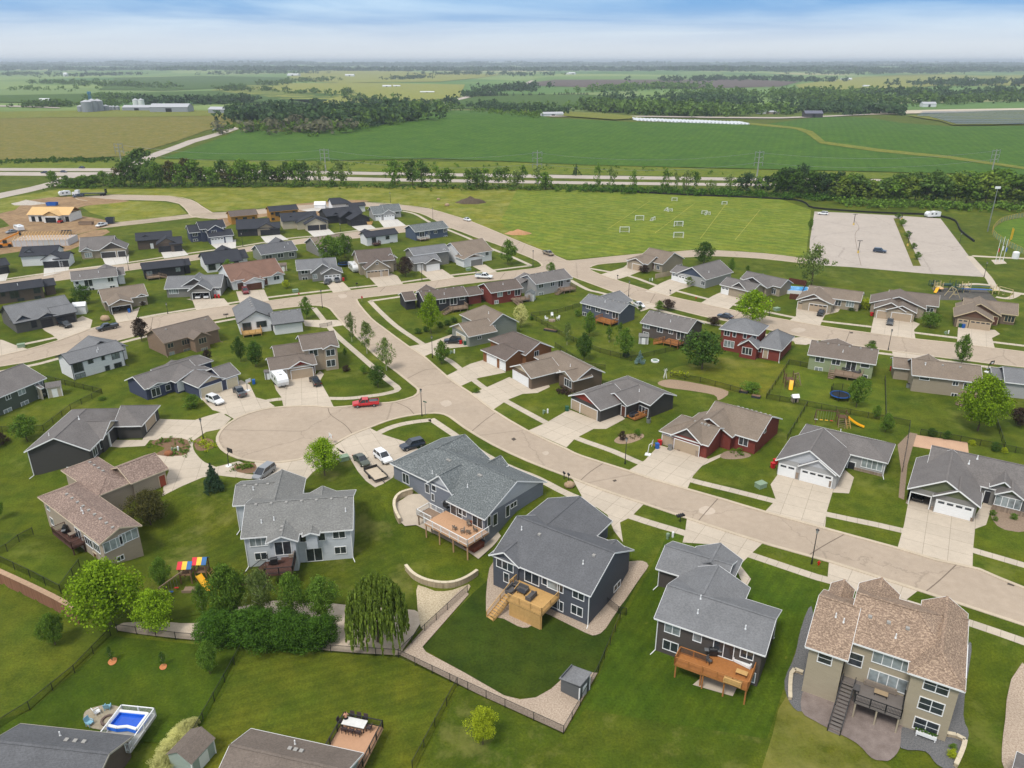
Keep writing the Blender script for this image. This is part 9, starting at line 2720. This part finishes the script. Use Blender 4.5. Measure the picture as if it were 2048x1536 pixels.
barn(1086,1127,233,8,10, 'pale farmhouse by the road across the crop field', TINW); barn(1610,1645,236,12,12, 'dark-roofed barn on the right', plain('dark_barn', srgb(62,60,62),.7), plain('dark_barn_roof', srgb(96,98,112),.5)); barn(1515,1532,228,7,9, 'small white house left of the dark-roofed barn', TINW); barn(1538,1558,229,6,9, 'low tan house left of the dark-roofed barn', plain('tan_barn', srgb(150,136,116),.8)); barn(1740,1760,215,7,10, 'white house with dark roof at the wood edge', TINW, R['dark']); barn(1845,1872,214,8,10, 'white house before the right-hand wood', TINW)
barn(78,98,209,9,10, 'white-roofed farmhouse among trees at the left', TINW, TINW); barn(840,868,186,3,14, 'long white shed in the far middle', TINW, TINW); barn(765,782,175,4,12, 'white farm shed right of centre far off', TINW, TINW); barn(786,800,174,3,12, 'second white farm shed far off', TINW, TINW); barn(1935,1955,168,8,16, 'white farm with a domed roof at the far right', TINW, TINW); barn(1660,1672,162,4,14, 'far white farm shed, left of three', TINW, TINW); barn(1683,1690,161,4,14, 'far white farm shed, middle of three', TINW, TINW); barn(1694,1704,161,4,14, 'far white farm shed, right of three', TINW, TINW); barn(574,596,152,4,22, 'pale shed beside a far wood', TINW, TINW); barn(127,134,153,6,14, 'bright white shed far left', TINW, TINW); barn(1140,1152,149,4,30, 'tiny white building near the horizon', TINW, TINW); barn(1728,1740,174,3,14, 'small white shed in the pale right field', TINW, TINW); barn(690,708,153,4,22, 'tiny pale building in the far middle', TINW, TINW)
def silo(x, y, wpx, hpx, label, mat=TIN, name='grain_bin'):
  p=P(x,y); k=FPX/p.length; r=wpx/k/2; h=hpx/k
  t = thing(name, label, 'grain bin', (p.x, p.y, p.z - .5))
  MB().cyl((0,0,-1),(0,0, h * .86), r, n=20).build('bin_wall', mat, t); MB().cyl((0,0, h * .86),(0,0, h + .4), r * 1.03, r * .1, n=20).build('bin_roof', TINR, t)
  for q in range(4): MB().cyl((0,0, h * .86 * (q + .5) / 4),(0,0, h * .86 * (q + .5) / 4 + .2), r * 1.012, n=20).build('stiffening_ring', mat, t)
silo(176,225,17,20, 'left large grain bin of the big group'); silo(188,224,15,21, 'middle large grain bin of the big group'); silo(199,223,15,20, 'right large grain bin of the big group'); silo(163,224,11,11, 'small grain bin left of the big group'); silo(213,222,10,10, 'small grain bin right of the big group'); silo(222,221,7,8, 'first of the little bins in a row'); silo(228,221,6,8, 'second of the little bins in a row'); silo(236,221,7,8, 'third of the little bins in a row')
silo(273,214,10,14, 'left white feed silo behind the barn', TINW, 'feed_silo'); silo(284,214,10,14, 'right white feed silo behind the barn', TINW, 'feed_silo')
p = P(185,222); t = thing('grain_elevator', 'tall blue grain elevator leg above the bins', 'grain elevator', p); hh = top_height(p, 183); BL = plain('elevator_blue', srgb(70,120,150),.6)
m=MB()
for i in (-1,1):
  for j in (-1,1): m.bar((i*1.6,j*1.6,0),(i*1.2,j*1.2,hh),.5)
for q in range(5): m.bar((-1.5,-1.5,hh*q/5),(1.4,-1.4,hh*(q+1)/5),.3)
m.build('tower_frame', BL, t); MB().box(-1.8,1.8,-1.8,1.8, hh - 3, hh).build('head_house', BL, t); MB().bar((0,0, hh * .6),(-12,0, hh * .35),.6).build('spout', BL, t)
ROWC = plain('row_cover', srgb(196,200,204),.6)
rm = MB(); rm.quad((-1.9,-15,.2),(0,-15,1.9),(0,15,1.9),(-1.9,15,.2)); rm.quad((0,-15,1.9),(1.9,-15,.2),(1.9,15,.2),(0,15,1.9)); rm.tri((-1.9,-15,.2),(1.9,-15,.2),(0,-15,1.9)); rme = rm.mesh('row_cover', ROWC)
for i in range(30):
  q=P(1272+i*7.4,240.5+i*.27)
  tag(link('row_cover', rme, None, q, .1), 'white row cover, %s from the left beyond the crop field' % ORD(i + 1), 'row cover', 'white row covers beyond the crop field')
# moist summer air over the whole place
def haze_box():
  mb=MB().box(GX[0]-20,GX[-1]+20,GY[0]-20,GY[-1]+20,-60.0,96.0)
  m = bpy.data.materials.new('haze_air'); m.use_nodes = True
  nt=m.node_tree; nt.nodes.clear()
  out = nt.nodes.new('ShaderNodeOutputMaterial')
  v = nt.nodes.new('ShaderNodeVolumePrincipled')
  v.inputs['Color'].default_value = (0.82,0.91,1.0,1)
  v.inputs['Density'].default_value = 0.000105
  v.inputs['Anisotropy'].default_value = 0.2
  nt.links.new(v.outputs[0], out.inputs['Volume'])
  o = mb.build('haze', m)
  return tag(o, kind='stuff')
haze_box()
